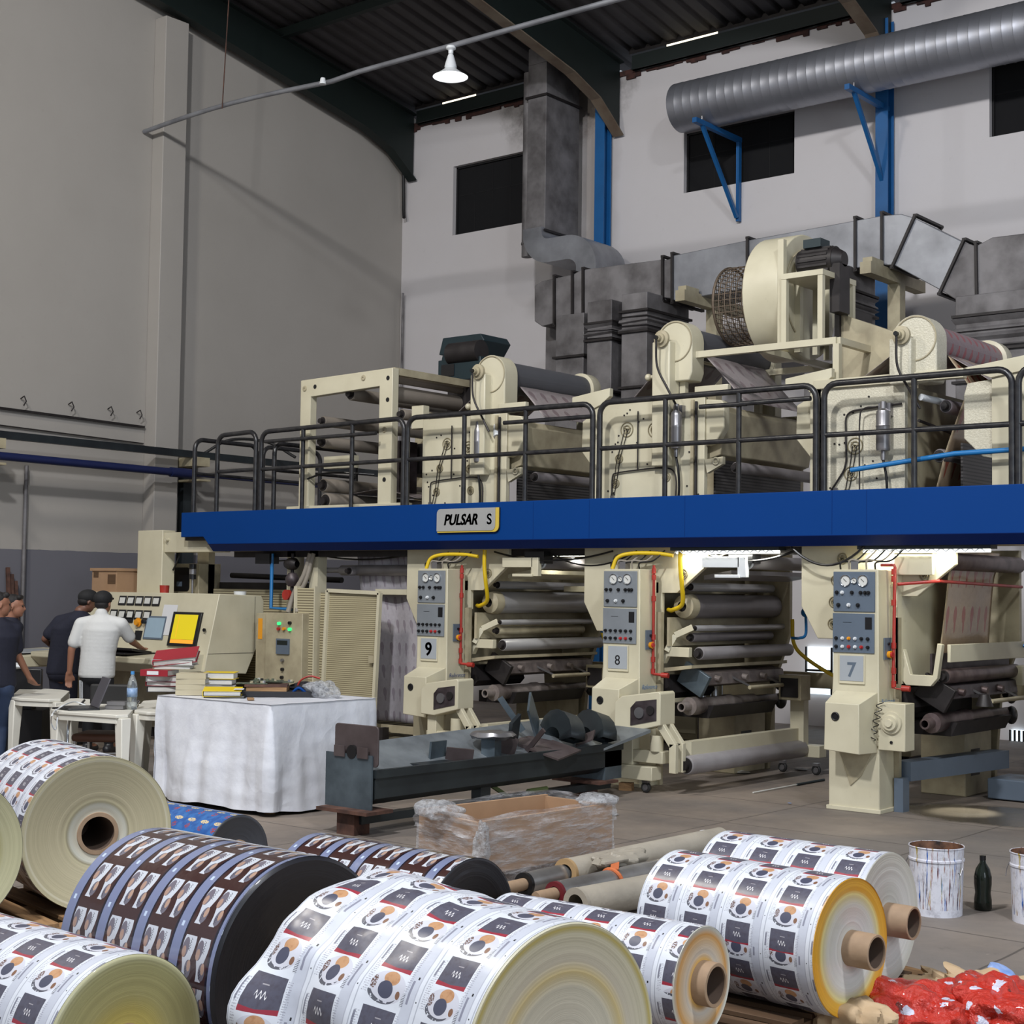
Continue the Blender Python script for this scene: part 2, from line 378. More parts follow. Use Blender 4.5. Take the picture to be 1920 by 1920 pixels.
MT['gapsky'] = mat('sky_gap', (255, 250, 235), 0.5, dirt=0, emit=((255, 244, 215), 1.6))
struct(MB().box(-18.4, 6, -4, 19.4, -0.2, 0).build('floor', 'floor'))
struct(MB().box(-18.4, XL, -4, 19.3, 0, 12.5).build('wall_left', 'wl'))
# back wall with window openings; ragged top
def wallback():
    b = MB()
    xs = [-18.4, -16.95, -15.4, -12.33, -10.47, -7.62, -5.7, 6]
    for i in range(7):
        if i % 2 == 0: b.box(xs[i], xs[i + 1], 19.0, 19.3, 0, 9.80)
        else:
            z0, z1 = 7.78, (8.96, 8.70, 8.75)[i // 2]
            b.box(xs[i], xs[i + 1], 19.0, 19.3, 0, z0); b.box(xs[i], xs[i + 1], 19.0, 19.3, z1, 9.80)
    x = -18.1; rnd = random.Random(3)
    while x < 5:           # broken course at the top
        w_ = rnd.uniform(0.08, 0.35); b.box(x, x + w_, 19.01, 19.28, 9.79, 9.80 + rnd.uniform(0.0, 0.11)); x += w_
    return b
struct(wallback().build('wall_back', 'wb', smooth=None))
b = MB(); x = -17.9; rnd = random.Random(8)
while x < -4.5:
    w_ = rnd.uniform(.06, .22); b.box(x, x + w_, 18.965, 19.01, 9.80 - rnd.uniform(.0, .09), 9.86); x += w_
struct(b.build('trim_2', mat('broken_red_brick', (78, 48, 42), .9, dirt=.5, dcol=(40, 30, 28), scale=12), smooth=None))
for n, (x0, x1, z0, z1) in enumerate(((-16.95, -15.4, 7.78, 8.96), (-12.33, -10.47, 7.78, 8.70), (-7.62, -5.7, 7.78, 8.75))):
    wn = struct(MB().box(x0, x1, 19.12, 19.15, z0, z1).build('window_%d' % (n + 1), 'glass'))
    b = MB()
    for t in ((x0, x0 + .03, z0, z1), (x1 - .03, x1, z0, z1), (x0, x1, z0, z0 + .03), (x0, x1, z1 - .03, z1)): b.box(t[0], t[1], 19.08, 19.125, t[2], t[3])
    for q in range(1, 4): xx = x0 + (x1 - x0) * q / 4; b.box(xx - .006, xx + .006, 19.115, 19.125, z0, z1)
    b.box(x0, x1, 19.115, 19.125, (z0 + z1) / 2 + .094, (z0 + z1) / 2 + .106)
    b.build('window_frame', mat('black_window_frame', (16, 15, 17), .8, dirt=.2), wn)
# roof of corrugated sheet
b = MB(); n = 0; x = -18.4; V0 = []
while x < 6.2:
    for dx, dz in ((0, 0), (0.17, 0), (0.20, 0.05), (0.26, 0.05)): V0.append((x + dx, dz))
    x += 0.29
prev = None
for (x, dz) in V0:
    a, c = b._v((x, 19.45, roofz(19.45) + dz)), b._v((x, -6, roofz(-6) + dz))
    if prev: b.bm.faces.new((prev[0], a, c, prev[1]))
    prev = (a, c)
struct(b.build('ceiling', 'roof', solid=0.01))
# rafters with haunch
for i, (x, lab) in enumerate(((-17.85, 'left wall'), (-13.5, 'a'), (-8.98, 'b'), (-4.3, 'c'))):
    rf = thing('roof_rafter', ['dark green steel roof rafter running along the top of the left wall', 'dark green steel roof rafter meeting the blue column beside the tall duct', 'dark green steel roof rafter above the round silver duct, first from the right', 'dark green steel roof rafter outside the top right of the hall'][i], 'roof beam', (x, 18.9, 8.9))
    yy = [18.95, 18.3, 17.6, 14, 10, 0, -3.5]
    top = [(y, roofz(y) - 0.14) for y in yy]
    bot = [(18.95, 8.85), (18.75, 9.0), (18.35, 9.28), (17.7, 9.5), (14, roofz(14) - .72), (10, roofz(10) - .72), (-3.5, roofz(-3.5) - .72)]
    MB().prism(top + bot[::-1], 'x', x - .012, x + .012).build('web', 'green', rf)
    b = MB()
    for A, B in zip(bot, bot[1:]): b.bar((x, A[0], A[1]), (x, B[0], B[1]), .19, .02)
    b.build('bottom_flange', 'flange' if i else 'green', rf)
    b = MB()
    for A, B in zip(top, top[1:]): b.bar((x, A[0], A[1]), (x, B[0], B[1]), .19, .02)
    b.build('top_flange', 'green', rf)
for i, y in enumerate((15.9, 12.6, 9.2, 5.8)):
    p = MB().box(-18.1, 6, y - .05, y + .05, roofz(y) - .155, roofz(y) - .012).build('roof_purlin', 'green')
    tag(p, ['dark steel purlin under the corrugated roof, nearest the back wall', 'dark steel purlin under the corrugated roof, second from the back wall', 'dark steel purlin under the roof, third from the back wall', 'dark steel purlin under the roof, farthest from the back wall'][i], 'roof beam')
# eaves girder lengths between the columns
for i, (x0, x1) in enumerate(((-17.7, -13.75), (-13.2, -9.1), (-8.8, -4.4))):
    g = thing('eaves_girder', ['dark eaves channel above the first black window by the corner', 'dark eaves channel above the middle black window', 'dark eaves channel at the top right beyond the round duct'][i], 'roof beam', (x0, 18.95, 9.9))
    MB().box(x0, x1, 18.86, 18.92, 9.80, 10.02).box(x0, x1, 18.84, 18.98, 9.80, 9.815).build('channel', 'green', g)
    MB().box(x0 + (.55, .6, .7)[i], x0 + (1.3, 1.5, 2.0)[i], 18.915, 18.92, 10.05, 10.078).build('daylight_gap', 'gapsky', g)
    MB().box(x0 - .1, x1 + .1, 18.93, 19.25, 10.08, 10.22).build('top_rail', 'dark', g)
# pilaster on the left wall
struct(MB().box(XL, XL + .26, 13.66, 14.08, 0, 10.15).build('trim_1', 'wl', bevel=.01))
# columns
for i, x in enumerate((-13.72, -9.02)):
    c = thing('steel_column', ['bright blue steel column on the back wall beside the tall duct', 'bright blue steel column behind the round duct and the fan'][i], 'column', (x, 18.85, 0))
    h = 9.47 if i == 0 else 9.6
    MB().box(x - .09, x + .09, 18.76, 18.775, 0, h).box(x - .006, x + .006, 18.775, 18.94, 0, h).box(x - .09, x + .09, 18.94, 18.955, 0, h).build('column_shaft', 'bluecol', c)
    MB().box(x - .13, x + .13, 18.74, 18.98, 0, .02).build('base_plate', 'bluecol', c)
# grey conduit post in the corner
tag(MB().tube([(-17.98, 18.9, 6.9), (-17.98, 18.9, 2.3), (-17.98, 18.9, 0.0)], .022).build('conduit_pipe', 'galvd'), 'thin grey conduit running down the far corner of the hall', 'pipe')
tag(MB().tube([(-17.98, 18.85, 9.1), (-17.97, 18.86, 8.7), (-18.0, 18.9, 8.35), (-17.93, 18.84, 8.2)], .03).build('loose_cable', 'rubber'), 'short black cable hanging under the rafter foot in the corner', 'cable')
# ================================================================ DUCTS, PIPES, HANGING THINGS
# round spiral duct on brackets
d = thing('round_duct', 'large round silver spiral duct running high along the back wall', 'duct', (-11.9, 18.2, 8.4))
x = -11.9; prof = [(0.33, 0.0)]
n = int(9.6 / 0.14)
for i in range(n):
    h = i * 0.14; prof += [(0.35, h + .005), (0.35, h + .125), (0.353, h + .129), (0.353, h + .136)]
MB().lathe((-11.9, 18.2, 8.78), (1, 0, 0.0), prof, 48).build('duct_shell', mat('spiral_galvanised', (158, 160, 168), .42, .75, dirt=.2, dcol=(110, 110, 116), scale=1.5), d, smooth=25)
MB().lathe((-11.88, 18.2, 8.78), (1, 0, 0), [(0, 0), (0.345, 0)], 48).build('end_disc', 'galvd', d)
for i, x in enumerate((-11.35, -9.02)):
    b = thing('duct_bracket', ['blue angle iron bracket under the left end of the round duct', 'blue angle iron bracket carrying the round duct from the blue column'][i], 'bracket', (x, 18.9, 7.4), group=None)
    MB().bar((x, 17.75, 8.40), (x, 18.98, 8.40), .07, .07).build('arm', 'bluecol', b)
    MB().bar((x, 17.95, 8.38), (x, 18.9, 7.25), .05, .05).build('brace', 'bluecol', b)
    if i == 0: MB().bar((x, 18.95, 8.4), (x, 18.95, 7.2), .07, .05).build('wall_plate', 'bluecol', b)
    MB().cyl((x, 17.95, 8.43), (x, 17.95, 8.5), .015).build('bolt', 'steel', b)
# tall rectangular duct, S bend
d = thing('vertical_duct', 'tall rectangular sooty metal duct rising to the roof with a curved bend at its foot', 'duct', (-14.1, 18.2, 6.3))
MB().box(-14.46, -14.1, 17.9, 18.74, 7.22, 9.86).box(-14.46, -14.1, 17.9, 18.74, 9.86, 10.12).build('shaft', 'galvd', d, bevel=.008)
for z in (9.33, 7.24): MB().box(-14.49, -14.07, 17.87, 18.77, z, z + .035).build('flange', 'dark', d)
def sweep_rect(path, halfw, y0, y1):      # path in the xz plane, rectangle across it
    b = MB(); L = []; n = len(path)
    for i, (x, z) in enumerate(path):
        ax, az = path[max(i - 1, 0)]; bx, bz = path[min(i + 1, n - 1)]; t = Vector((bx - ax, bz - az)).normalized(); nx, nz = t.y, -t.x
        h = halfw[i] if isinstance(halfw, list) else halfw
        L.append([b._v((x + nx * h, y0, z + nz * h)), b._v((x + nx * h, y1, z + nz * h)), b._v((x - nx * h, y1, z - nz * h)), b._v((x - nx * h, y0, z - nz * h))])
    for A, B in zip(L, L[1:]):
        for i in range(4): j = (i + 1) % 4; b.bm.faces.new((A[i], A[j], B[j], B[i]))
    b.bm.faces.new(L[0]); b.bm.faces.new(L[-1][::-1]); return b
P = []
for i in range(9): a = PI + (PI / 2) * i / 8; P.append((-13.98 + .30 * math.cos(a), 7.22 + .30 * math.sin(a)))
for i in range(9): a = PI / 2 - (PI / 2) * i / 8; P.append((-13.62 + .36 * math.cos(a), 6.60 + .32 * math.sin(a)))
P = [(-14.28, 7.3)] + P + [(-13.26, 6.2)]
sweep_rect(P, .18, 17.82, 18.6).build('bend', 'galv', d, smooth=50)
# round pipe beside the shaft
MB().cyl((-14.56, 18.05, 9.8), (-14.56, 18.05, 6.93), .085).cyl((-14.56, 18.05, 7.15), (-14.56, 18.05, 7.12), .095).build('round_vent_pipe', 'galvd', d)
# the main duct: pixel-measured at Y = 16.6, deep .7
Y0, Y1 = 16.6, 17.3
d = thing('main_duct', 'long rectangular galvanised duct sloping along the back above the press', 'duct', (-9, 16.95, 5.0))
def duct_seg(px, name, m):
    pts = [onY(a, c, Y0) for a, c in px]
    return MB().prism([(p.x, p.z) for p in pts], 'y', Y0, Y1).build(name, m, d, bevel=.01)
duct_seg([(1002, 536), (1016, 527), (1075, 514), (1090, 506), (1244, 486), (1244, 560), (1128, 578), (1075, 597), (1016, 612), (1002, 602)], 'left_section', 'galvd')
duct_seg([(1262, 479), (1403, 450), (1403, 540), (1272, 563), (1262, 563)], 'middle_section', 'galv')
duct_seg([(1244, 488), (1262, 484), (1262, 560), (1244, 558)], 'coupling_section', 'galvd')
duct_seg([(1403, 450), (1655, 404), (1655, 497), (1600, 503), (1403, 541)], 'right_section', 'galv')
duct_seg([(1655, 404), (1690, 401), (1716, 409), (1676, 497), (1655, 497)], 'bend_section', 'galv')
duct_seg([(1716, 409), (1806, 454), (1765, 545), (1676, 497)], 'sloping_section', 'galv')
duct_seg([(1806, 454), (1830, 461), (1860, 445), (1925, 437), (1990, 428), (1990, 560), (1860, 580), (1800, 567), (1765, 545)], 'end_section', 'galvd')
for (ax, ay, bx, by) in ((1041, 520, 1041, 608), (1075, 512, 1075, 598), (1095, 506, 1095, 590), (1244, 484, 1244, 562), (1262, 478, 1262, 565), (1403, 449, 1403, 541), (1605, 411, 1605, 504), (1655, 402, 1655, 499), (1716, 407, 1675, 499), (1808, 452, 1764, 548), (1831, 458, 1833, 575)):
    p, q = onY(ax, ay, Y0), onY(bx, by, Y0); b = MB()
    dv = (q - p).normalized(); p2, q2 = p - dv * .02, q + dv * .02
    for Yy in (Y0 - .015, Y1 + .015): b.bar(Vector((p2.x, Yy, p2.z)), Vector((q2.x, Yy, q2.z)), .03, .05, up=(0, 1, 0))
    for c in (p2, q2): b.bar((c.x, Y0 - .03, c.z), (c.x, Y1 + .03, c.z), .05, .03)
    b.build('duct_flange', 'dark', d)
def leg(label, x0, x1, y0, y1, z1, z0, m='galvd', rings=(), crump=None):
    t = MB().box(x0, x1, y0, y1, z0, z1).build('drop_duct', m, d, bevel=.008)
    for z in rings: MB().box(x0 - .035, x1 + .035, y0 - .035, y1 + .035, z, z + .03).build('flange', 'dark', t)
    if crump:
        def fn(u, v, s):
            pass
        b = MB(); z0c, z1c = crump; pts = [(x0, y0), (x1, y0), (x1, y1), (x0, y1)]; L = []
        for i in range(13):
            z = z0c + (z1c - z0c) * i / 12; e = .03 * math.sin(i * 1.9) + .01
            L.append([b._v((x + (e if x == x1 else -e), y + (e if y == y1 else -e), z + .015 * math.sin(x * 50 + i))) for x, y in pts])
        for A, B in zip(L, L[1:]):
            for k in range(4): j = (k + 1) % 4; b.bm.faces.new((A[k], A[j], B[j], B[k]))
        b.build('canvas_sleeve', 'galvd', t)
    return t
leg('dark square duct dropping from the main duct, second from the left', -12.02, -11.62, 16.2, 16.9, 5.66, 3.2, rings=(5.35, 5.12, 4.42, 4.15), crump=(5.15, 5.35))
leg('wider dark square duct dropping from the main duct, just left of the fan cage', -11.46, -11.06, 16.2, 17.2, 5.70, 3.2, rings=(5.45, 5.18, 4.45, 4.2), crump=(5.2, 5.42))
leg('short dusty duct dropping from the left end of the main duct', -12.78, -12.3, 16.5, 17.2, 5.6, 3.2, m='galvd', rings=(5.0,))
leg('plain grey metal duct standing behind the leftmost short duct', -13.35, -12.95, 17.0, 17.6, 5.58, 2.6, m='galvd')
leg('dark stepped duct dropping behind the fan motor', -8.95, -8.35, 16.5, 17.2, 5.75, 3.6, rings=(5.45, 5.2, 4.8, 4.4), crump=(5.2, 5.44))
leg('broad crumpled square duct dropping at the right edge of the picture', -6.98, -6.1, 16.4, 17.4, 5.2, 3.6, rings=(4.95, 4.55, 4.2), crump=(4.58, 4.95))
# trestles that carry the main duct
def trestle(px0, py0, px1, py1, pxp, lab):
    a, b_ = onY(px0, py0, 16.3), onY(px1, py1, 17.6)
    t = thing('duct_trestle', lab, 'support', (a.x, 16.9, 3.4))
    MB().bar((a.x, 16.2, a.z), (a.x, 17.7, a.z), .14, .14).build('crossbeam', 'beige2', t)
    MB().box(a.x - .08, a.x + .08, 16.95, 17.1, 3.3, a.z - .07).build('post', 'beige2', t)
    MB().box(a.x - .06, a.x + .06, 16.25, 16.55, a.z + .07, a.z + .13).build('packer', 'beige2', t)
trestle(1283, 556, 1330, 570, 1325, 'cream timber trestle under the main duct left of the fan cage')
trestle(1630, 504, 1695, 520, 1668, 'cream trestle under the main duct where it starts to slope down')
# hanging conduit pipe with pendant lamp
def pz(x): return 8.42 - (x + 18.12) * 0.016
pp = thing('hanging_conduit', 'thin grey conduit pipe hung across the hall from the left wall', 'pipe', (-18.1, 13.5, 8.4))
MB().tube([(x, 13.5 - (x + 18.1) * 0.02, pz(x) + (.06 * math.sin((x + 18.1) * .9) if x < -14 else 0)) for x in [-18.1 + .5 * i for i in range(46)]], .032, 12).build('tube', 'galv', pp)
p = onY(420, 193, 13.45)
for xa, xb in ((p.x, p.x + .05), (-7.2, -7.2), (-3.0, -3.0)): MB().cyl((xa, 13.42, pz(xa)), (xb, 13.5, roofz(13.5) - .02), .008).build('hanger_wire', 'rust', pp)
for i, px in enumerate((605, 1220)):
    c = onY(px, 172 if i == 0 else 32, 13.3); c.z = pz(c.x) - .06
    MB().cyl((c.x, 13.3, c.z - .03), (c.x, 13.3, c.z + .05), .045, .03).build('lamp_holder', 'white', pp)
def pendant(px, py, Y, lab):
    c = onY(px, py, Y)
    L = thing('pendant_lamp', lab, 'lamp', (c.x, Y, c.z - .5)); zt = c.z = pz(c.x) - .02
    L.location.z = zt - .5; ROOTLOC[L.name] = Vector(L.location)
    MB().lathe((c.x, Y, zt), (0, 0, -1), [(.0, 0), (.055, .0), (.06, .03), (.03, .05), (.03, .09)], 20).build('canopy', 'white', L)
    MB().lathe((c.x, Y, zt - .08), (0, 0, -1), [(.02, 0), (.035, .03), (.06, .11), (.075, .17), (.06, .20), (.05, .2)], 20).build('neck', 'white', L)
    sh = MB().lathe((c.x, Y, zt - .26), (0, 0, -1), [(.06, 0), (.09, .03), (.16, .08), (.205, .105), (.212, .112), (.2, .108), (.15, .085), (.08, .035), (.055, .01)], 32).build('shade', 'white', L)
    MB().ball((c.x, Y, zt - .30), .045, 1, 1, 1.1).build('bulb', 'bulb', L)
    l = bpy.data.lights.new('pendant_bulb', 'POINT'); l.energy = 7; l.shadow_soft_size = .05; o = bpy.data.objects.new('pendant_bulb', l); COL.objects.link(o); o.location = (c.x, Y, zt - .42)
pendant(845, 120, 13.35, 'white bell shaped pendant lamp hanging from the conduit pipe')
# pipes and rails on the left wall
tag(MB().bar((-17.62, 9.5, 3.74), (-17.62, 18.9, 3.70), .09, .10).build('support_beam', 'bench'), 'dark grey steel beam running along the left wall above head height', 'beam')
g = MB().tube([(-17.55, 9.5, 3.46), (-17.55, 14.1, 3.43)], .055, 14).tube([(-17.55, 14.1, 3.43), (-17.55, 18.9, 3.40)], .035, 12).cyl((-17.55, 13.7, 3.433), (-17.55, 14.1, 3.43), .07)
tag(g.build('water_pipe', mat('navy_pipe', (24, 34, 78), .45, dirt=.3)), 'dark navy pipe running along the left wall under the grey beam', 'pipe')
tag(MB().bar((-18.08, 9.5, 4.17), (-18.08, 13.62, 4.10), .04, .03).bar((-18.09, 9.5, 3.95), (-18.09, 13.62, 3.86), .03, .015).build('wall_rail', 'dark'), 'thin dark rail fixed to the left wall above the beam', 'rail')
for i, yy in enumerate((11.6, 12.35, 13.0, 13.5)):
    tag(MB().tube([(-18.1, yy, 4.30), (-18.02, yy, 4.33), (-18.0, yy + .02, 4.26), (-18.03, yy, 4.2)], .009, 8).build('wall_hook', 'dark'), ['small wire hook on the left wall rail, nearest the picture edge', 'small wire hook on the left wall rail, second from the picture edge', 'small wire hook on the left wall rail, third from the picture edge', 'small wire hook on the left wall rail, beside the pilaster'][i], 'hook', 'hooks on the left wall rail')
for i, (yy) in enumerate((10.9, 14.25)):
    t = thing('pipe_bracket', ['grimy bracket box under the grey wall beam at the left picture edge', 'grimy bracket box under the grey wall beam beside the pilaster'][i], 'bracket', (-17.8, yy, 3.4))
    MB().box(-18.1, -17.5, yy - .14, yy + .12, 3.55, 3.68).build('support_arm', 'beige2', t); MB().box(-18.1, -17.45, yy - .1, yy + .1, 3.33, 3.36).build('shelf_arm', 'beige2', t)
# grey cable tray down the wall right of the pilaster
tag(MB().box(-18.1, -17.98, 14.28, 14.50, 0.0, 3.7).build('cable_tray', 'bench'), 'dark vertical cable tray on the left wall right of the pilaster', 'cable tray')
tag(MB().tube(bez([(-17.7, 14.4, 3.75), (-17.5, 14.75, 3.98), (-17.3, 15.3, 3.98), (-16.9, 15.5, 3.75)]), .022).build('looped_cable', 'rubber'), 'black cable looping over the grey wall beam beside the railing', 'cable')
dp = onX(50, 870, -18.05); 
tag(MB().tube([(-18.05, dp.y, 3.4), (-18.05, dp.y, 0.1)], .028).build('down_pipe', 'galvd'), 'grey drain pipe running down the left wall at the picture edge', 'pipe')
lp = onX(62, 1060, -17.9)
for i in range(3):
    y = 11.42 + i * .06
    tag(MB().bar((-17.8 + i * .02, y, 0), (-18.05, y + .03, 2.02 - .09 * i), .045, .045).build('leaning_bar', 'rust'), ['rusty steel bar leaning on the grey painted wall, leftmost of three', 'rusty steel bar leaning on the grey painted wall, middle of three', 'rusty steel bar leaning on the grey painted wall, rightmost of three'][i], 'bar', 'rusty bars leaning on the left wall')
# added spotlight under unit 7, put in to brighten the wet floor
l = bpy.data.lights.new('wet_floor_spot', 'SPOT'); l.energy = 150; l.spot_size = .7; l.spot_blend = .6; l.shadow_soft_size = .04; l.color = (.98, 1, .92)
o = bpy.data.objects.new('wet_floor_spot', l); COL.objects.link(o); o.location = (-5.15, 12.7, .85); o.rotation_euler = (-.35, .05, 0)
# ================================================================ THE BLUE WALKWAY AND ITS RAILINGS
F = 11.83
w_ = thing('walkway_beam', 'long deep blue walkway fascia beam running above the press', 'walkway', (-9, 12, 2.2))
b = MB().prism([(-14.92, 2.40), (-14.50, 2.40), (-14.40, 2.31), (-2.5, 2.31), (-2.5, 2.70), (-14.92, 2.70)], 'y', F, F + .05)
b.build('fascia', 'blue', w_, bevel=.006)
MB().hexa([(-14.42, F, 2.31), (-2.5, F, 2.31), (-2.5, F + .05, 2.31), (-14.42, F + .05, 2.31), (-14.42, F, 2.315), (-2.5, F, 2.315), (-2.5, F + .05, 2.315), (-14.42, F + .05, 2.315)]).prism([(F, 2.31), (F + .05, 2.31), (F + .13, 2.235), (F + .08, 2.225)], 'x', -14.40, -2.5).build('lower_skirt', 'blue2', w_)
MB().box(-14.9, -2.5, F + .05, F + .62, 2.36, 2.40).build('deck_plate', 'dark', w_)
MB().box(-14.3, -2.5, F + .1, F + .62, 2.23, 2.31).build('underside_channel', 'beige2', w_)
MB().box(-14.92, -14.86, F + .05, F + 2.2, 2.40, 2.70).build('end_fascia', 'blue', w_)
b = MB()
for px in (1000, 1105, 1284, 1560, 1625): 
    p = onY(px, 960, F); b.box(p.x - .0015, p.x + .0015, F - .0008, F + .01, 2.32, 2.69)
b.build('panel_joint', 'blue2', w_)
# name plate
sg = thing('machine_name_plate', 'silver name plate with yellow edge reading PULSAR S on the blue beam', 'sign', (-10.5, F, 2.4))
def rr(x0, x1, z0, z1, r, corners=(1, 1, 1, 1)):
    pts = []
    for (cx, cz, a0, on) in ((x1 - r, z1 - r, 0, corners[0]), (x0 + r, z1 - r, 90, corners[1]), (x0 + r, z0 + r, 180, corners[2]), (x1 - r, z0 + r, 270, corners[3])):
        if on: pts += [(cx + r * math.cos(math.radians(a0 + t)), cz + r * math.sin(math.radians(a0 + t))) for t in (0, 22, 45, 68, 90)]
        else: pts.append((x1 if a0 in (0, 270) else x0, z1 if a0 < 180 else z0))
    return pts
a, c = onY(823, 955, F), onY(938, 998, F)
MB().prism(rr(a.x, c.x, c.z, a.z, .06, (0, 1, 0, 1)), 'y', F - .02, F - .002).build('backing', 'dark', sg)
MB().prism(rr(a.x + .005, c.x, c.z + .005, a.z, .06, (0, 1, 0, 1)), 'y', F - .026, F - .02).build('yellow_border', mat('yellow_border', (206, 178, 70), .5, dirt=.1), sg)
MB().prism(rr(a.x, c.x - .045, c.z + .02, a.z, .05, (0, 1, 0, 1)), 'y', F - .032, F - .026).build('silver_face', mat('brushed_silver', (168, 168, 166), .45, .2, dirt=.1), sg)
text('lettering', 'PULSAR', .155, (a.x + .10, F - .032, c.z + .085), 'knob', sg, shear=.25, bold=.003, sx=.86, rep=.004)
text('final_letter', 'S', .15, (c.x - .155, F - .032, c.z + .085), 'white', sg, bold=.003, rep=.004)
# railings
def rail(lab, x0, x1, zt0, zt1, posts, Y=F + .05, mid=True, r=.028, base=2.68):
    t = thing('guard_rail', lab, 'railing', (x0, Y, base), group='black guard rails on the walkway')
    c = .12; pts = [(x0, Y, base)]
    for k in range(6): a_ = PI - PI / 2 * k / 5; pts.append((x0 + c + c * math.cos(a_), Y, zt0 - c + c * math.sin(a_)))
    for k in range(6): a_ = PI / 2 - PI / 2 * k / 5; pts.append((x1 - c + c * math.cos(a_), Y, zt1 - c + c * math.sin(a_)))
    pts.append((x1, Y, base)); MB().tube(pts, r, 12).build('hoop', 'black', t)
    MB().tube([(x0, Y, (zt0 + base) / 2 + .03), (x1, Y, (zt1 + base) / 2 + .03)], r * .85, 10).build('mid_rail', 'black', t)
    for x in posts: MB().tube([(x, Y, base), (x, Y, zt0 + (zt1 - zt0) * (x - x0) / (x1 - x0))], r * .9, 10).build('post', 'black', t)
    return t
X = lambda px: onY(px, 850, F + .05).x
rail('black tubular guard rail section above the blue beam at its right edge of the picture', X(1910), -3.2, 3.63, 3.63, [-4.1])
rail('black tubular guard rail section in front of the rightmost drying unit', X(1545), X(1898), 3.63, 3.63, [X(1714)])
rail('black tubular guard rail section in front of the drying unit under the big fan', X(1124), X(1530), 3.63, 3.63, [X(1247), X(1385)])
rail('black tubular guard rail section in front of the drying unit behind the name plate', X(764), X(1111), 3.64, 3.63, [X(870), X(985)])
rail('black tubular guard rail section in front of the open roller frame', X(490), X(757), 3.62, 3.64, [X(568), X(660)])
# the end return: runs in depth at the left
def raily(lab, X0, y0, y1, zt, posts=()):
    t = thing('guard_rail', lab, 'railing', (X0, y0, 2.68), group='black guard rails on the walkway'); c = .12
    pts = [(X0, y0, 2.68)]
    for k in range(6): a_ = PI - PI / 2 * k / 5; pts.append((X0, y0 + c + c * math.cos(a_), zt - c + c * math.sin(a_)))
    for k in range(6): a_ = PI / 2 - PI / 2 * k / 5; pts.append((X0, y1 - c + c * math.cos(a_), zt - c + c * math.sin(a_)))
    pts.append((X0, y1, 2.68)); MB().tube(pts, .028, 12).build('hoop', 'black', t)
    MB().tube([(X0, y0, 3.18), (X0, y1, 3.18)], .02, 10).build('mid_rail', 'black', t)
rail('short black guard rail hoop at the left end of the walkway', X(408), X(480), 3.62, 3.63, [])
raily('black guard rail hoop turning the left end corner of the walkway', -14.78, 11.9, 12.9, 3.60)
raily('black guard rail hoop closing the far left end of the walkway', -14.78, 13.0, 14.0, 3.60)
t = raily('black guard rail return beside the left end of the roller frame', X(492) + .02, 12.05, 13.4, 3.50)
# loose bars between posts
for i, (a_, c_, e_, f__) in enumerate(((498, 828, 705, 812), (945, 793, 1108, 781), (1312, 763, 1400, 757), (1388, 757, 1520, 747))):
    p, q = onY(a_, c_, F + .02), onY(e_, f__, F + .02)
    tag(MB().tube([p, q], .022, 10).build('rail_bar', 'black'), ['short black bar lashed inside the guard rail by the open roller frame', 'short black bar across the guard rail right of the first drum', 'short black bar across the guard rail right of the steel filter under the fan', 'short black bar across the guard rail beneath the fan platform'][i], 'bar')
for i, (x0, x1, y, z, sag, r_, m) in enumerate(((-14.2, -13.1, 12.3, 2.22, .10, .008, 'knob'), (-13.0, -11.4, 12.25, 2.2, .07, .01, 'knob'), (-10.1, -8.6, 12.05, 2.2, .09, .01, 'knob'), (-10.2, -9.3, 12.2, 2.2, .14, .007, 'hose'), (-9.4, -8.4, 12.1, 2.18, .12, .008, 'knob'), (-7.6, -6.6, 12.06, 2.2, .10, .012, 'knob'), (-7.9, -7.3, 12.1, 2.2, .08, .008, 'hose'), (-6.6, -5.9, 11.95, 2.22, .16, .012, 'knob'))):
    MB().tube([(x0 + (x1 - x0) * t / 12, y, z - sag * 4 * (t / 12) * (1 - t / 12)) for t in range(13)], r_, 7).build('hanging_cable', m, w_)
for i, (x0, x1) in enumerate(((-14.3, -11.2), (-10.2, -8.7), (-7.8, -6.3))):
    MB().box(x0, x1, 12.15, 12.22, 2.16, 2.23).build('cable_trunking', 'dark', w_)
    MB().box(x0 + .5, x0 + .75, 12.05, 12.2, 2.08, 2.2).build('junction_box', 'knob', w_)
# ================================================================ THE PRINTING UNITS
MT['web'] = None
def web_mat(name, base, motif, per=(0.2, 0.26), rough=.3, kind='drop', alpha=None, amt=1.0):
    k = NT(name); s = k.sep(k.n('ShaderNodeUVMap').outputs[0])
    u = k.math('FLOORED_MODULO', s[0], per[0]); v = k.math('FLOORED_MODULO', s[1], per[1]); U, V = per
    c = k.mix(k.math('MULTIPLY', k.ramp(k.noise(18, 5, k.coord('UV')), [(.45, 0.), (.65, 1.)]), .5), srgb(*base), tuple([x * .7 for x in srgb(*base)[:3]] + [1]))
    m1 = k.ell(u, v, U * .5, V * .42, U * .2, V * .2); m2 = k.ell(u, v, U * .52, V * .62, U * .1, V * .2)
    lane = k.math('MULTIPLY', k.math('GREATER_THAN', s[0], 0.03), k.math('LESS_THAN', s[0], 1.9))
    m = k.math('MULTIPLY', k.math('MULTIPLY', k.math('MAXIMUM', m1, m2), lane), amt)
    band = k.math('MULTIPLY', lane, .35 * amt)
    c = k.mix(band, c, tuple([.6 * a + .4 * b for a, b in zip(srgb(*base)[:3], srgb(*motif)[:3])] + [1]))
    c = k.mix(k.math('MULTIPLY', m, .75), c, srgb(*motif))
    k.l(c, k.b.inputs['Base Color']); k.b.inputs['Roughness'].default_value = rough
    k.bump(k.noise(7, 3, k.coord('UV')), .25, .02)
    return k.m
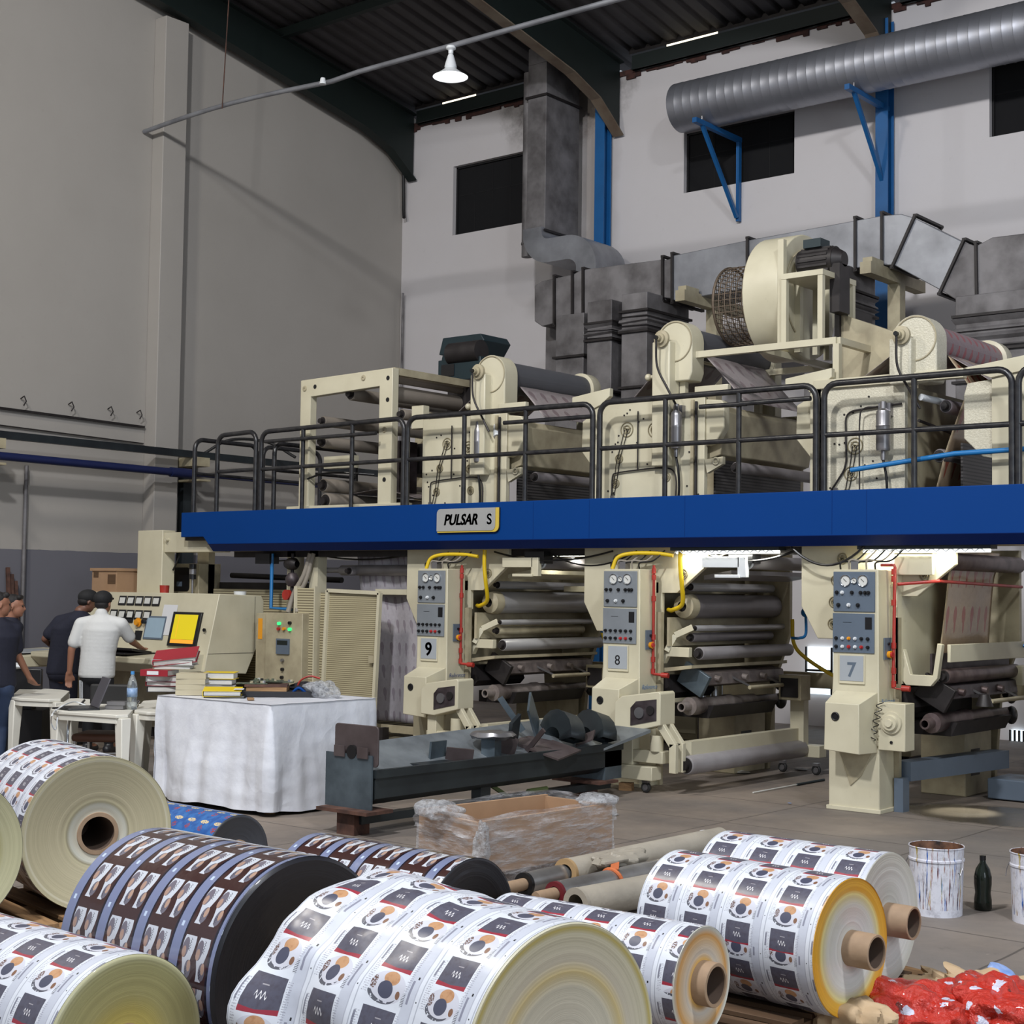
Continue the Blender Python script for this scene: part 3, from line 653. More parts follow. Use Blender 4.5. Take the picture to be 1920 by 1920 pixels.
MT['web'] = web_mat('pale_printed_film', (178, 174, 180), (132, 122, 132), rough=.35)
MT['web2'] = web_mat('dim_printed_film', (160, 150, 148), (116, 98, 100), rough=.35)
MT['webred'] = web_mat('red_printed_film', (178, 160, 132), (150, 52, 42), per=(.17, .40), rough=.2)
MT['webdk'] = web_mat('film_over_drum', (120, 112, 116), (140, 36, 48), per=(.14, .22), rough=.4)
def sheet(path, y0, y1, name, m, parent, n=24, sag=0.0, thick=.002):
    """film running along a path in xz, spanning y0..y1"""
    P = [Vector((p[0], 0, p[1])) for p in path]; L = [0]
    for a, b_ in zip(P, P[1:]): L.append(L[-1] + (b_ - a).length)
    def fn(u, v):
        d = v * L[-1]; i = 0
        while i < len(P) - 2 and d > L[i + 1]: i += 1
        q = P[i].lerp(P[i + 1], (d - L[i]) / max(1e-6, L[i + 1] - L[i])); y = y0 + (y1 - y0) * u
        return (q.x + .006 * math.sin(y * 9 + v * 5), y, q.z)
    b = MB(); b.grid(fn, n, max(4, len(P) * 3), lambda u, v: (u * (y1 - y0), v * L[-1]))
    return b.build(name, m, parent, solid=thick, smooth=60, fix=False)
def hub(b, x, z, y, r=.055):
    b.torus((x, y - .004, z), (0, 1, 0), r, .006, 24, 6); b.torus((x, y - .006, z), (0, 1, 0), r * .55, .006, 18, 6)
    b.cyl((x, y, z), (x, y - .012, z), .014, seg=10)
    for a in (0.3, 2.4, 4.5): b.bar((x, y - .008, z), (x + .7 * r * math.cos(a), y - .008, z + .7 * r * math.sin(a)), .008, .008)
def gauge(parent, x, y, z, r):
    g = MB().lathe((x, y, z), (0, -1, 0), [(0, .002), (r * .9, .002), (r * .9, .012), (r, .014), (r, 0)], 24).build('gauge', 'chrome', parent)
    MB().lathe((x, y - .003, z), (0, -1, 0), [(0, .001), (r * .86, .001), (r * .86, 0)], 24).build('dial', 'gauge', g)
    MB().bar((x - r * .4, y - .006, z + r * .35), (x + r * .2, y - .006, z - r * .2), .004, .003).build('needle', 'knob', g)
def knob(parent, x, y, z, m='knob', r=.011):
    MB().cyl((x, y, z), (x, y - .012, z), r * 1.15, seg=12).cyl((x, y - .012, z), (x, y - .026, z), r * .85, r * .7, seg=12).build('knob', m, parent)
rnd = random.Random(11)
def tower(t, X0, num):
    PN = 'panel' if num in '76' else 'panel2'
    T0, T1 = 11.75, 12.03
    b = MB().prism([(X0 - .005, 0), (X0 + .46, 0), (X0 + .455, .5), (X0 + .445, 2.02), (X0 + .035, 2.02), (X0 + .03, 1.1), (X0 - .005, .5)], 'y', T0, T1)
    p = b.build('tower', 'beige', t, bevel=.008)
    b = MB(); b.prism([(X0 + .10, .5), (X0 + .40, .5), (X0 + .30, .30), (X0 + .20, .21)], 'y', T0 - .012, T0 + .001); b.build('valve_shadow_patch', 'beige2', p, bevel=.004)  # V of darker cream paints the shadow below the valve cover
    MB().box(X0 - .02, X0 + .475, T0 - .015, T1 + .02, 0, .035).build('foot_plate', 'beige', p, bevel=.004)
    # gauge panel and switch panel
    g = MB().box(X0 + .04, X0 + .42, T0 - .012, T0, 1.665, 2.0).build('gauge_panel', PN, t, bevel=.003)
    gauge(g, X0 + .155, T0 - .012, 1.925, .048); gauge(g, X0 + .315, T0 - .012, 1.925, .048); gauge(g, X0 + .235, T0 - .012, 1.925, .026)
    for i, x in enumerate((.075, .125, .215, .295, .335, .365)): knob(g, X0 + x, T0 - .012, 1.825, 'white' if i == 1 and num == '7' else 'knob', .014)
    for i, x in enumerate((.09, .185, .27)): knob(g, X0 + x, T0 - .012, 1.72, ('knob', 'white', 'knob')[i], .015)
    g = MB().box(X0 + .035, X0 + .415, T0 - .012, T0, 1.32, 1.65).build('switch_panel', PN, t, bevel=.003)
    MB().box(X0 + .335, X0 + .395, T0 - .016, T0 - .012, 1.52, 1.62).build('display', 'knob', g)
    MB().bar((X0 + .13, T0 - .0135, 1.575), (X0 + .21, T0 - .0135, 1.575), .002, .003).build('marking', 'knob', g)
    for r_ in range(2):
        for c in range(6):
            m = 'knob'
            if num == '7': m = (('knob', 'white', 'orange', 'white', 'knob', 'knob'), ('knob', 'white', 'redknob', 'white', 'redknob', 'knob'))[r_][c]
            elif r_ == 1 and c in (3, 4): m = 'redknob'
            knob(g, X0 + .07 + c * .058, T0 - .012, 1.44 - r_ * .07, m, .013)
    n = MB().box(X0 + .095, X0 + .33, T0 - .014, T0, 1.06, 1.305).build('number_plate_frame', 'beige', t, bevel=.003)
    MB().box(X0 + .105, X0 + .32, T0 - .018, T0 - .014, 1.085, 1.295).build('number_plate', 'panelg', n)
    ex = {'9': ('9', .19, .003, 'knob'), '8': ('8', .13, .0, 'knob'), '7': ('7', .17, .003, 'panel'), '6': ('6', .17, .003, 'knob')}[num]
    text('number', ex[0], ex[1], (X0 + .212, T0 - .018, 1.122), ex[3], n, bold=ex[2], align='CENTER', rep=.003 if num == '9' else .0)
    # valve box with sloping top
    v = MB(); y0 = 11.50
    v.hexa([(X0 + .08, y0, .52), (X0 + .40, y0, .50), (X0 + .44, T0, .50), (X0 + .06, T0, .52), (X0 + .09, y0, .91), (X0 + .395, y0, .91), (X0 + .44, T0, 1.0), (X0 + .06, T0, 1.0)])
    vb = v.build('valve_cover', 'beige', t, bevel=.006)
    MB().torus((X0 + .185, y0 - .002, .80), (0, 1, 0), .03, .008).cyl((X0 + .185, y0 - .001, .8), (X0 + .185, y0 - .004, .8), .022).build('dial_window', 'knob', vb)
    # emergency stop on the side
    e = MB().box(X0 + .452, X0 + .462, 11.84, 11.97, 1.27, 1.45).build('stop_plate', 'panel', t)
    MB().cyl((X0 + .46, 11.905, 1.31), (X0 + .49, 11.905, 1.31), .028, .032).build('stop_collar', 'orange', e)
    MB().cyl((X0 + .49, 11.905, 1.31), (X0 + .505, 11.905, 1.31), .022).build('stop_button', 'redknob', e)
    MB().cyl((X0 + .46, 11.905, 1.4), (X0 + .475, 11.905, 1.4), .012).build('key_switch', 'knob', e)
    # handwriting
    for ln, (s_, z) in enumerate((('Reference', .90), ('Level', .82))):
        text('handwriting', s_, .062, (X0 + .4625, 11.775, z), 'bluepipe' if num != '9' else 'blue', p, rot=(PI / 2, 0, PI / 2), ext=.0004, shear=.3, bold=-.0006)
def roller(parent, name, x, z, r, y0, y1, m, ends=True, face='dark', seg=28):
    o = MB().lathe((x, y0, z), (0, 1, 0), [(r * .25, 0), (r * .9, 0), (r, .012), (r, y1 - y0 - .012), (r * .9, y1 - y0), (r * .25, y1 - y0)], seg).build(name, m, parent)
    if ends: MB().cyl((x, y0 - .05, z), (x, y0 + .005, z), r * .5, seg=16).cyl((x, y0 - .004, z), (x, y0 - .001, z), r * .82, seg=20).build('journal', face, o)
    return o
def press_unit(X0, num, label):
    t = thing('printing_unit', label, 'printing press', (X0 + .3, 12.9, 0), group=None)
    tower(t, X0, num)
    NY, FY = 12.10, 13.95
    # near side plate, far side plate
    pl = [(X0 - .46, 2.24), (X0 - .46, 1.70), (X0 - .30, 1.42), (X0 + .05, 1.42), (X0 + .05, 1.6), (X0 + .46, 1.6), (X0 + .46, 1.80), (X0 + .63, 1.80), (X0 + .97, 2.07), (X0 + .97, 2.24)]
    s_ = MB().prism(pl, 'y', NY, NY + .05).build('near_side_plate', 'beige', t, bevel=.006)
    for (x, z) in ((-.06, 2.12), (-.12, 1.93), (-.14, 1.74), (-.15, 1.55), (.70, 1.98)): b = MB(); hub(b, X0 + x, z, NY, .045); b.build('idler_hub', 'hubm', s_)
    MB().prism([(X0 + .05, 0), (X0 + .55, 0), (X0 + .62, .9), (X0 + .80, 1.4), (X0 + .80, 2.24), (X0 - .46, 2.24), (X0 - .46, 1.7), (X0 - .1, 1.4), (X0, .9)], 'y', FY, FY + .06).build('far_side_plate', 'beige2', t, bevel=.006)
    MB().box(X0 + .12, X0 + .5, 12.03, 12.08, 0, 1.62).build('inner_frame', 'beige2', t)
    MB().box(X0 + .30, X0 + .42, NY, FY, 1.80, 1.90).build('cross_tie', 'beige2', t)
    if num != '7':
        roller(t, 'impression_roller', X0 + .62, 1.675, .115, 12.32, 13.92, 'brightr' if num == '9' else 'rolld')
        b = MB().lathe((X0 + .62, 12.2, 1.675), (0, 1, 0), [(.05, 0), (.11, .03), (.125, .12), (.125, .13), (.09, .13)], 24); b.build('roller_flange', 'beige2', t)
        roller(t, 'pressure_roller', X0 + .62, 1.86, .042, 12.35, 13.9, 'brightr')
        MB().box(X0 + .52, X0 + .55, NY, FY, 1.30, 1.57).build('guard_plate', 'beige2', t)
        roller(t, 'idler_roller', X0 + .72, 1.47, .028, 12.28, 14.0, 'brightr')
        roller(t, 'idler_roller', X0 + .66, 1.38, .045, 12.3, 13.8, 'rolld' if num == '8' else 'beige2')
        b = MB().bar((X0 + .50, 12.12, 1.25), (X0 + .56, 12.18, 1.40), .035, .05).bar((X0 + .56, 12.18, 1.40), (X0 + .72, 12.24, 1.48), .03, .06); b.build('idler_arm', 'beige', t, bevel=.004)
        roller(t, 'nip_roller', X0 + .78, 1.235, .062, 12.25, 13.98, 'brightr' if num == '9' else 'rollr')
        MB().prism([(X0 + .46, 1.13), (X0 + .50, 1.20), (X0 + .74, 1.20), (X0 + .74, 1.29), (X0 + .48, 1.29), (X0 + .44, 1.26)], 'y', 12.14, 12.2).build('nip_bracket', 'beige', t, bevel=.004)
        MB().prism([(X0 + .46, 1.05), (X0 + .8, 1.1), (X0 + .8, 1.13), (X0 + .46, 1.09)], 'y', 12.1, 13.9).build('drip_tray', 'beige2', t)
        # swing arm with its white roller end
        a = MB().box(X0 + .95, X0 + 1.35, 12.02, 12.08, 2.04, 2.14).box(X0 + 1.33, X0 + 1.42, 12.02, 12.08, 1.95, 2.14).box(X0 + 1.10, X0 + 1.36, 12.0, 12.06, 1.945, 1.975).build('swing_arm', 'white' if num == '8' else 'beige', t, bevel=.005)
        roller(t, 'swing_roller', X0 + 1.38, 2.09, .062, 12.14, 13.9, 'rollr', face='white')
        MB().torus((X0 + 1.38, 12.12, 2.09), (0, 1, 0), .055, .012).build('end_ring', 'white', t)
        MB().prism([(X0 + .8, 1.93), (X0 + 1.1, 1.98), (X0 + 1.1, 2.02), (X0 + .8, 1.97)], 'y', 12.3, 13.9).build('web_guide_plate', 'rollr' if num == '8' else 'beige', t)
        MB().box(X0 + .85, X0 + 1.28, 13.2, 13.9, 1.80, 1.86).build('lower_guide', 'beige', t) if num == '9' else None
    else:
        MB().box(X0 + .47, X0 + .49, 12.03, 13.95, 1.06, 2.22).build('inner_side_sheet', 'beige', t)
        sheet([(X0 + .76, 2.20), (X0 + .70, 1.95), (X0 + .62, 1.15)], 12.55, 13.60, 'printed_web', 'webred', t)
        roller(t, 'upper_roller', X0 + .80, 2.10, .075, 12.2, 13.92, 'inkr', face='beige')
        a = MB().box(X0 + .46, X0 + .80, 12.02, 12.07, 1.98, 2.20).build('roller_bracket', 'beige', t, bevel=.004)
        MB().tube([(X0 + .50, 12.0, 1.90), (X0 + .82, 12.1, 1.93), (X0 + .84, 13.9, 1.90)], .014, 10).build('red_cross_pipe', 'red', t)
        MB().box(X0 + .83, X0 + .86, 12.25, 14.05, 1.25, 1.40).build('guard_beam', 'beige', t, bevel=.004)
        MB().prism([(X0 + .46, 1.12), (X0 + .52, 1.05), (X0 + .74, 1.05), (X0 + .80, 1.12), (X0 + .84, 1.40), (X0 + .80, 1.41), (X0 + .76, 1.14), (X0 + .56, 1.14), (X0 + .50, 1.35), (X0 + .47, 1.35)], 'y', 12.12, 12.18).build('guard_bracket', 'beige', t, bevel=.004)
        MB().box(X0 + .70, X0 + .90, 13.75, 13.95, 1.0, 1.18).build('far_bracket', 'beige', t, bevel=.006)
        roller(t, 'stained_roller', X0 + .80, 1.13, .062, 12.25, 13.85, 'inkr')
        MB().box(X0 + .70, X0 + .72, 12.2, 13.9, 1.15, 1.32).build('stained_plate', 'ink', t)
        MB().box(X0 + .30, X0 + .36, 12.1, 13.9, .62, 1.1).build('dark_back_plate', 'dark', t)
        MB().bar((X0 + .5, 12.1, .33), (X0 + .72, 13.7, .33), .16, .16).build('grey_floor_beam', 'panel', t)
        MB().obox((X0 + 1.0, 13.55, .10), (.5, .5, .18)).build('grey_plinth', 'panel', t, bevel=.01)
        MB().box(X0 + .48, X0 + .56, 11.98, 12.1, 0, .28).build('grey_foot', 'panel', t)
        gb = MB().box(X0 + .46, X0 + .70, 11.72, 11.9, .53, .92).build('gearbox', 'beige', t, bevel=.006)
        MB().lathe((X0 + .58, 11.72, .76), (0, -1, 0), [(0, .07), (.03, .07), (.035, .05), (.06, .05), (.07, .02), (.09, .02), (.095, 0)], 28).build('gearbox_cap', 'beige', gb)
        MB().cyl((X0 + .58, 11.71, .6), (X0 + .58, 11.72, .6), .012).build('plug', 'knob', gb)
        hx = [(X0 + .50 + .028 * math.cos(a * .7) - a * .0016, 11.68 + .02 * math.sin(a * .7), .93 - a * .007) for a in range(50)]
        MB().tube(hx, .004, 6).build('coiled_cable', 'knob', gb)
    # inking group
    IK, IR = ('ink', 'inkr') if num == '7' else ('ink2', 'inkr2')
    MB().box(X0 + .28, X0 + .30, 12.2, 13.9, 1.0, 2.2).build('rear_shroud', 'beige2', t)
    if num == '7': z0 = .0
    else: z0 = 0
    MB().prism([(X0 + .52, .98), (X0 + .62, .90), (X0 + .86, .94), (X0 + .84, 1.05), (X0 + .70, 1.08)], 'y', 12.3, 13.75).build('doctor_blade_beam', IK, t, bevel=.006)
    MB().obox((X0 + .72, 12.27, .99), (.30, .05, .22), (0, .5, 0)).build('doctor_blade_end', 'dark' if num != '8' else 'plate', t, bevel=.006)
    MB().prism([(X0 + .40, .84), (X0 + .50, .80), (X0 + .56, .86), (X0 + .50, 1.02), (X0 + .40, 1.02)], 'y', 12.12, 12.9).build('ink_pan', 'dark', t)
    MB().prism([(X0 + .34, .62), (X0 + .80, .62), (X0 + .86, .74), (X0 + .34, .74)], 'y', 12.4, 13.6).build('ink_tray', 'dark', t)
    sh = MB().lathe((X0 + .72, 12.05, .74), (0, 1, 0), [(.03, 0), (.045, 0), (.045, .12), (.085, .13), (.085, .28), (.075, .30), (.075, .75), (.085, .77), (.085, .85), (.07, .87), (.07, 1.3), (.055, 1.32), (.05, 1.9), (0, 1.9)], 24)
    sh.build('ink_shaft', IR, t)
    MB().ball((X0 + .80, 13.75, .92), .09, .5, 1, 1).cyl((X0 + .8, 13.6, .92), (X0 + .8, 13.75, .92), .03).build('handwheel', 'knob', t)
    MB().ball((X0 + .76, 13.85, .72), .085, .6, 1, 1).build('lower_handwheel', 'knob', t)
    for yy in (12.75, 13.35):
        MB().bar((X0 + .84, yy, 1.0), (X0 + .95, yy + .2, .90), .02, .02).build('linkage', 'steel', t)
    MB().tube([(X0 + .95, 12.9, .90), (X0 + .95, 13.65, .90)], .02).build('linkage_bar', 'beige2', t)
    for yy in (12.45, 12.95, 13.3): MB().cyl((X0 + .84, yy, 1.0), (X0 + .90, yy, .99), .03).build('adjuster_knob', IR, t)
    MB().box(X0 + .12, X0 + .55, 13.3, 13.9, 0, .62).build('base_box', 'beige2', t, bevel=.01)
    MB().box(X0 + .545, X0 + .552, 13.42, 13.62, .18, .42).build('base_opening', 'knob', t)
    # yellow hose, red pipe, valves
    if num != '7':
        MB().tube(bez([(X0 + .08, 11.82, 2.02), (X0 + .12, 11.85, 2.13), (X0 + .25, 11.9, 2.17), (X0 + .5, 11.95, 2.17), (X0 + .66, 11.98, 2.15)]), .019, 12).build('yellow_hose', 'yellow', t)
        MB().tube(bez([(X0 + .73, 12.0, 2.22), (X0 + .73, 12.0, 2.05), (X0 + .735, 12.02, 1.88), (X0 + .69, 12.1, 1.70), (X0 + .55, 12.15, 1.64), (X0 + .47, 12.2, 1.64)]), .021, 12).build('yellow_hose', 'yellow', t)
        r_ = MB().tube([(X0 + .475, 11.94, 2.06), (X0 + .475, 11.94, 1.06), (X0 + .475, 11.94, 1.04), (X0 + .62, 11.96, 1.03)], .014, 10).build('red_pipe', 'red', t)
    else:
        r_ = MB().tube([(X0 + .38, 11.94, 2.06), (X0 + .50, 11.94, 2.06), (X0 + .505, 11.94, 2.04), (X0 + .49, 11.94, 1.03), (X0 + .60, 11.96, 1.02)], .014, 10).build('red_pipe', 'red', t)
    b = MB()
    xr = X0 + (.475 if num != '7' else .495)
    for z in (1.98, 1.92, 1.72, 1.36, 1.15, 1.04): b = MB().cyl((xr, 11.94, z), (xr, 11.94, z + .05), .021); b.build('pipe_fitting', 'red', r_)
    MB().cyl((X0 + .56, 11.955, 1.032), (X0 + .63, 11.965, 1.03), .025).build('pipe_end', 'red', r_)
    MB().tube(bez([(X0 + .98, 13.96, 1.6), (X0 + .98, 13.96, 1.4), (X0 + .94, 13.9, 1.36), (X0 + .86, 13.88, 1.36)]), .015, 8).ball((X0 + .98, 13.96, 1.62), .05).build('blue_valve', 'bluepipe', t)
    if num in '98':
        MB().tube(bez([(X0 + .86, 13.9, 1.55), (X0 + .88, 13.9, 1.3), (X0 + 1.0, 13.95, 1.15), (X0 + 1.3, 14.0, .98), (X0 + 1.6, 14.0, .9)]), .02, 10).build('far_yellow_hose', 'yellow', t)
    for q in range(5):      # cables over the top of the tower
        x = X0 + .05 + .08 * q
        MB().tube(bez([(x, 11.85, 2.02), (x + .02, 11.83, 2.08 + .02 * (q % 2)), (x + .12, 11.9, 2.10), (x + .2, 11.98, 2.20)]), .008, 6).build('cable', 'hose' if q % 2 else 'knob', t)
    MB().box(X0 + .16, X0 + .23, 11.82, 11.9, 2.02, 2.09).build('junction_box', 'steel', t)
    return t
press_unit(-10.92, '9', 'cream printing unit with plate number 9, behind the rusty steel trough')
press_unit(-8.52, '8', 'cream printing unit with plate number 8 and dark rubber rollers')
press_unit(-6.12, '7', 'cream printing unit with plate number 7, red printed film running down inside')
press_unit(-3.72, '6', 'cream printing unit cut by the right edge of the picture')
il = thing('added_spot_body', 'small dark lamp body added under printing unit 7 for the wet floor spot', 'lamp', (-5.15, 12.7, .85))  # made-up lamp body, added so the wet floor spot has a fitting
MB().cyl((-5.15, 12.7, .87), (-5.15, 12.7, .97), .075, .04, seg=20).build('lamp_shade', 'dark', il); MB().bar((-5.26, 12.7, .95), (-5.15, 12.7, .96), .03).build('lamp_arm', 'dark', il)
# ================================================================ THE DRYING UNITS ON TOP OF THE WALKWAY
def drying_unit(X0, num, label, drum='drum', cap_to=13.82):
    t = thing('drying_unit', label, 'machine', (X0 + .3, 12.9, 2.41))
    NY, FY = 12.46 - .36, 13.95
    PX0, PX1 = (-.26, .92)
    if num == '7': PX0, PX1 = -.33, .52
    zt = 3.64
    s_ = MB().box(X0 + PX0, X0 + PX1, NY, NY + .06, 2.41, zt).build('near_panel', 'beige' if num != '7' else 'speckled', t, bevel=.006)
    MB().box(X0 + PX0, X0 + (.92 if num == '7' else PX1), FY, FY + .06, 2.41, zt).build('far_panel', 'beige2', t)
    # idler hubs chained down the panel
    hs = [(.04, 3.38, .07), (-.05, 3.10, .042), (-.09, 2.86, .042), (-.14, 2.66, .042), (-.17, 2.47, .042), (.36, 3.36, .07), (.42, 3.12, .042), (.50, 2.9, .042), (.49, 2.68, .042), (.52, 2.47, .042)]
    if num == '7': hs = [(.06, 3.10, .07), (.02, 2.86, .06), (-.02, 2.68, .045), (-.06, 2.46, .045)]
    if num == '9': hs = [(.10, 3.36, .06), (.0, 3.10, .042), (-.04, 2.85, .042), (-.10, 2.64, .042), (-.14, 2.47, .042), (.40, 3.30, .07), (.42, 3.08, .042), (.44, 2.85, .042), (.48, 2.64, .042), (.5, 2.47, .042)]
    for x, z, r in hs: hb = MB(); hub(hb, X0 + x, z, NY, r); hb.build('idler_hub', 'hubm', s_)
    ch = [h for h in hs if h[0] < .3]; b = MB()
    for A, B in zip(ch, ch[1:]):
        b.bar((X0 + A[0] - .02, NY - .012, A[1]), (X0 + B[0] - .015, NY - .012, B[1]), .006, .006); b.bar((X0 + A[0] + .02, NY - .012, A[1]), (X0 + B[0] + .015, NY - .012, B[1]), .006, .006)
    b.build('chain_run', 'dark', s_)
    b = MB(); rr_ = random.Random(int(num))
    for i in range(26): x = X0 + PX0 + .06 + rr_.random() * (PX1 - PX0 - .12); z = 2.5 + 1.08 * rr_.random(); b.cyl((x, NY + .001, z), (x, NY - .006, z), .009, seg=8)
    b.build('bolt_head', 'dark', s_)
    b = MB().tube([(X0 + .18, NY - .02, 3.55), (X0 + .18, NY - .02, 2.98)], .007, 8).tube(bez([(X0 - .12, NY - .02, 2.72), (X0 - .115, NY - .02, 2.92), (X0 - .06, NY - .02, 2.96), (X0 + .18, NY - .02, 2.98), (X0 + .42, NY - .02, 2.99), (X0 + .57, NY - .02, 2.97), (X0 + .62, NY - .02, 2.88), (X0 + .62, NY - .02, 2.7)], 5), .007, 8)
    if num != '7': b.build('grease_line', 'dark', s_)
    else: b.bm.free(); MB().tube(bez([(X0 + .50, NY - .02, 3.44), (X0 + .2, NY - .02, 3.42), (X0 - .0, NY - .02, 3.38), (X0 - .02, NY - .02, 3.2), (X0 - .02, NY - .02, 2.95), (X0 - .1, NY - .02, 2.8), (X0 - .32, NY - .03, 2.5)]), .009, 8).build('grease_line', 'dark', s_)
    MB().box(X0 - .135, X0 - .10, NY - .03, NY - .01, 2.66, 2.74).build('valve_block', 'steel', s_)
    # chill roller post, cap and drum
    px, pz_, R = X0 + .57, 4.19, .205
    if num == '7': px, pz_ = X0 + .60, 3.99
    if num == '9': px, pz_ = X0 + .68, 4.06
    b = MB().box(px - .18, px + .02, NY - .10, NY + .08, 3.0 if num != '7' else 3.6, pz_)
    b.build('roller_post', 'beige' if num != '7' else 'speckled', t, bevel=.012)
    pts = [(px + R * math.cos(a), pz_ + R * math.sin(a)) for a in [PI * i / 16 for i in range(17)]] + [(px - R, pz_ - .25), (px + .02, pz_ - .38), (px + R - .03, pz_ - .38), (px + R, pz_ - .3)]
    cp = MB().prism(pts, 'y', NY + .0, NY + .22).build('near_cap', 'beige' if num != '7' else 'speckled', t, bevel=.012)
    MB().torus((px + .01, NY - .003, pz_), (0, 1, 0), R - .015, .008, 32, 6).build('cap_rim', 'beige2', cp)
    MB().lathe((px - .06, NY - .10, pz_ + .02), (0, -1, 0), [(.08, 0), (.08, .03), (.05, .035), (.05, .06), (.028, .06), (.028, .10), (0, .10)], 20).build('rotary_joint', 'beige2', cp)
    MB().cyl((px - .06, NY - .20, pz_ + .02), (px - .06, NY - .23, pz_ + .02), .02).build('joint_plug', 'knob', cp)
    MB().tube(bez([(px - .06, NY - .21, pz_ + .02), (px - .06, NY - .19, pz_ - .25), (px + .03, NY - .16, pz_ - .45), (px + .12, NY - .14, pz_ - .62)]), .011, 8).build('joint_hose', 'dark', t)
    yF = cap_to - .16
    b = MB(); Ld = yF - NY - .22; b.grid(lambda u, v: (px + .165 * math.cos(2 * PI * u), NY + .22 + Ld * v, pz_ + .165 * math.sin(2 * PI * u)), 40, 4, lambda u, v: (Ld * v, u * 2 * PI * .165)); b.build('drum', drum, t, fix=False)
    MB().lathe((px, yF, pz_), (0, 1, 0), [(.165, 0), (.2, .01), (.2, .15), (.185, .17), (0, .17)], 36).build('far_cap', 'beige', t)
    MB().box(px - .05, px + .2, yF + .02, yF + .16, 3.60, pz_).build('far_post', 'beige', t, bevel=.01)
    MB().cyl((px - .18, NY - .01, pz_ - .32), (px - .24, NY - .01, pz_ - .32), .02).ball((px - .28, NY - .01, pz_ - .32), .035).build('clamp_knob', 'beige', t) if num != '7' else None
    # printed film up to the drum and down again
    sheet([(X0 - .25, 3.60), (px - .12, pz_ + .09)], 12.42, 13.55, 'rising_film', 'web2', t)
    sheet([(px + .15, pz_ - .10), (X0 + 1.15, 3.62)], 12.42, 13.55, 'falling_film', 'web2', t)
    # hood
    hx = X0 + (.92 if num != '7' else .95)
    MB().prism([(hx, 3.62), (hx + .17, 3.60), (hx + .20, 3.56), (hx + .20, 3.34), (hx + .12, 3.22), (hx, 3.18)], 'y', NY + .02, NY + .12).build('hood_end', 'beige', t, bevel=.01) if num != '7' else None
    MB().prism([(hx - .25, 3.58), (hx + .12, 3.56), (hx + .16, 3.50), (hx + .10, 3.1), (hx - .25, 3.0)], 'y', NY + .12, FY).build('dryer_hood', 'beige2', t, bevel=.01) if num != '7' else None
    MB().box(hx - .02, hx, NY + .2, FY, 2.42, 3.1).build('louvre_panel', 'louvre', t)
    if num != '7':
        MB().box(hx - .1, hx + .26, NY - .02, NY + .04, 3.66, 3.74).build('top_bar', 'beige', t, bevel=.005)
        roller(t, 'idler_roller', hx + .22, 2.98, .055, 12.3, 13.9, 'rolld')
        roller(t, 'lower_idler_roller', hx + .30, 2.56, .045, 12.5, 13.9, 'rolld')
        MB().prism([(hx, 3.05), (hx + .20, 3.07), (hx + .20, 3.0), (hx + .03, 2.92)], 'y', NY, NY + .05).torus((hx + .13, NY - .01, 3.03), (0, 1, 0), .03, .009, 16, 6).build('bearing_bracket', 'beige', t, bevel=.003)
        MB().box(hx + .04, hx + 1.10, NY, NY + .12, 2.41, 2.49).build('base_rail', 'beige', t)
        MB().prism([(hx + .62, 2.49), (hx + .84, 2.49), (hx + .79, 2.68), (hx + .75, 2.71), (hx + .70, 2.68)], 'y', NY, NY + .06).build('pivot_bracket', 'beige', t, bevel=.004)
        MB().torus((hx + .745, NY - .005, 2.65), (0, 1, 0), .025, .008, 16, 6).build('pivot_bush', 'beige2', t)
        # strip and T head before the next unit
        nx = hx + 1.10
        MB().box(nx, nx + .11, NY, NY + .06, 2.41, 3.64).build('edge_strip', 'beige', t, bevel=.004)
        MB().prism([(nx - .24, 3.74), (nx + .22, 3.80), (nx + .22, 3.72), (nx + .11, 3.64), (nx, 3.60), (nx - .03, 3.66), (nx - .24, 3.66)], 'y', NY - .02, NY + .04).build('tee_head', 'beige', t, bevel=.004)
        MB().prism([(nx, 3.58), (nx - .16, 3.50), (nx - .17, 3.2), (nx - .02, 3.02), (nx, 3.02)], 'y', NY + .05, NY + .14).build('far_hood_end', 'beige', t, bevel=.008)
    else:
        roller(t, 'idler_roller', X0 + .80, 3.42, .06, 12.3, 13.9, 'webdk')
        roller(t, 'idler_roller', X0 + .74, 3.0, .06, 12.3, 13.9, 'rolld')
        MB().box(X0 + .50, X0 + .52, NY + .06, FY, 2.42, 3.6).build('inner_side_sheet', 'beige2', t)
        sheet([(X0 + .98, 3.50), (X0 + .80, 3.05), (X0 + .62, 2.42)], 12.3, 13.85, 'printed_web', 'webred', t)
        sheet([(X0 + .80, 3.86), (X0 + 1.0, 3.55)], 12.35, 13.6, 'drum_film', 'webred', t)
        MB().tube([(X0 + .62, NY + .1, 3.5), (X0 + .9, NY + .9, 3.42), (X0 + 1.0, FY, 3.3)], .03, 10).build('pale_pipe', 'white', t)
        MB().tube([(X0 + .60, NY + .1, 3.3), (X0 + .95, FY - .3, 3.05)], .014, 8).build('diagonal_rod', 'dark', t)
        MB().box(X0 - .33, X0 + 1.05, NY - .03, NY + .05, 3.62, 3.70).build('top_beam', 'beige', t, bevel=.004)
        MB().prism([(X0 + 1.28, 3.6), (X0 + 1.05, 3.58), (X0 + 1.02, 3.48), (X0 + 1.02, 3.12), (X0 + 1.18, 2.96), (X0 + 1.28, 2.94)], 'y', NY + .05, NY + .14).build('far_hood_end', 'speckled', t, bevel=.008)
        MB().box(X0 + 1.28, X0 + 1.60, NY, NY + .06, 2.41, 3.66).build('edge_strip', 'beige', t, bevel=.004)
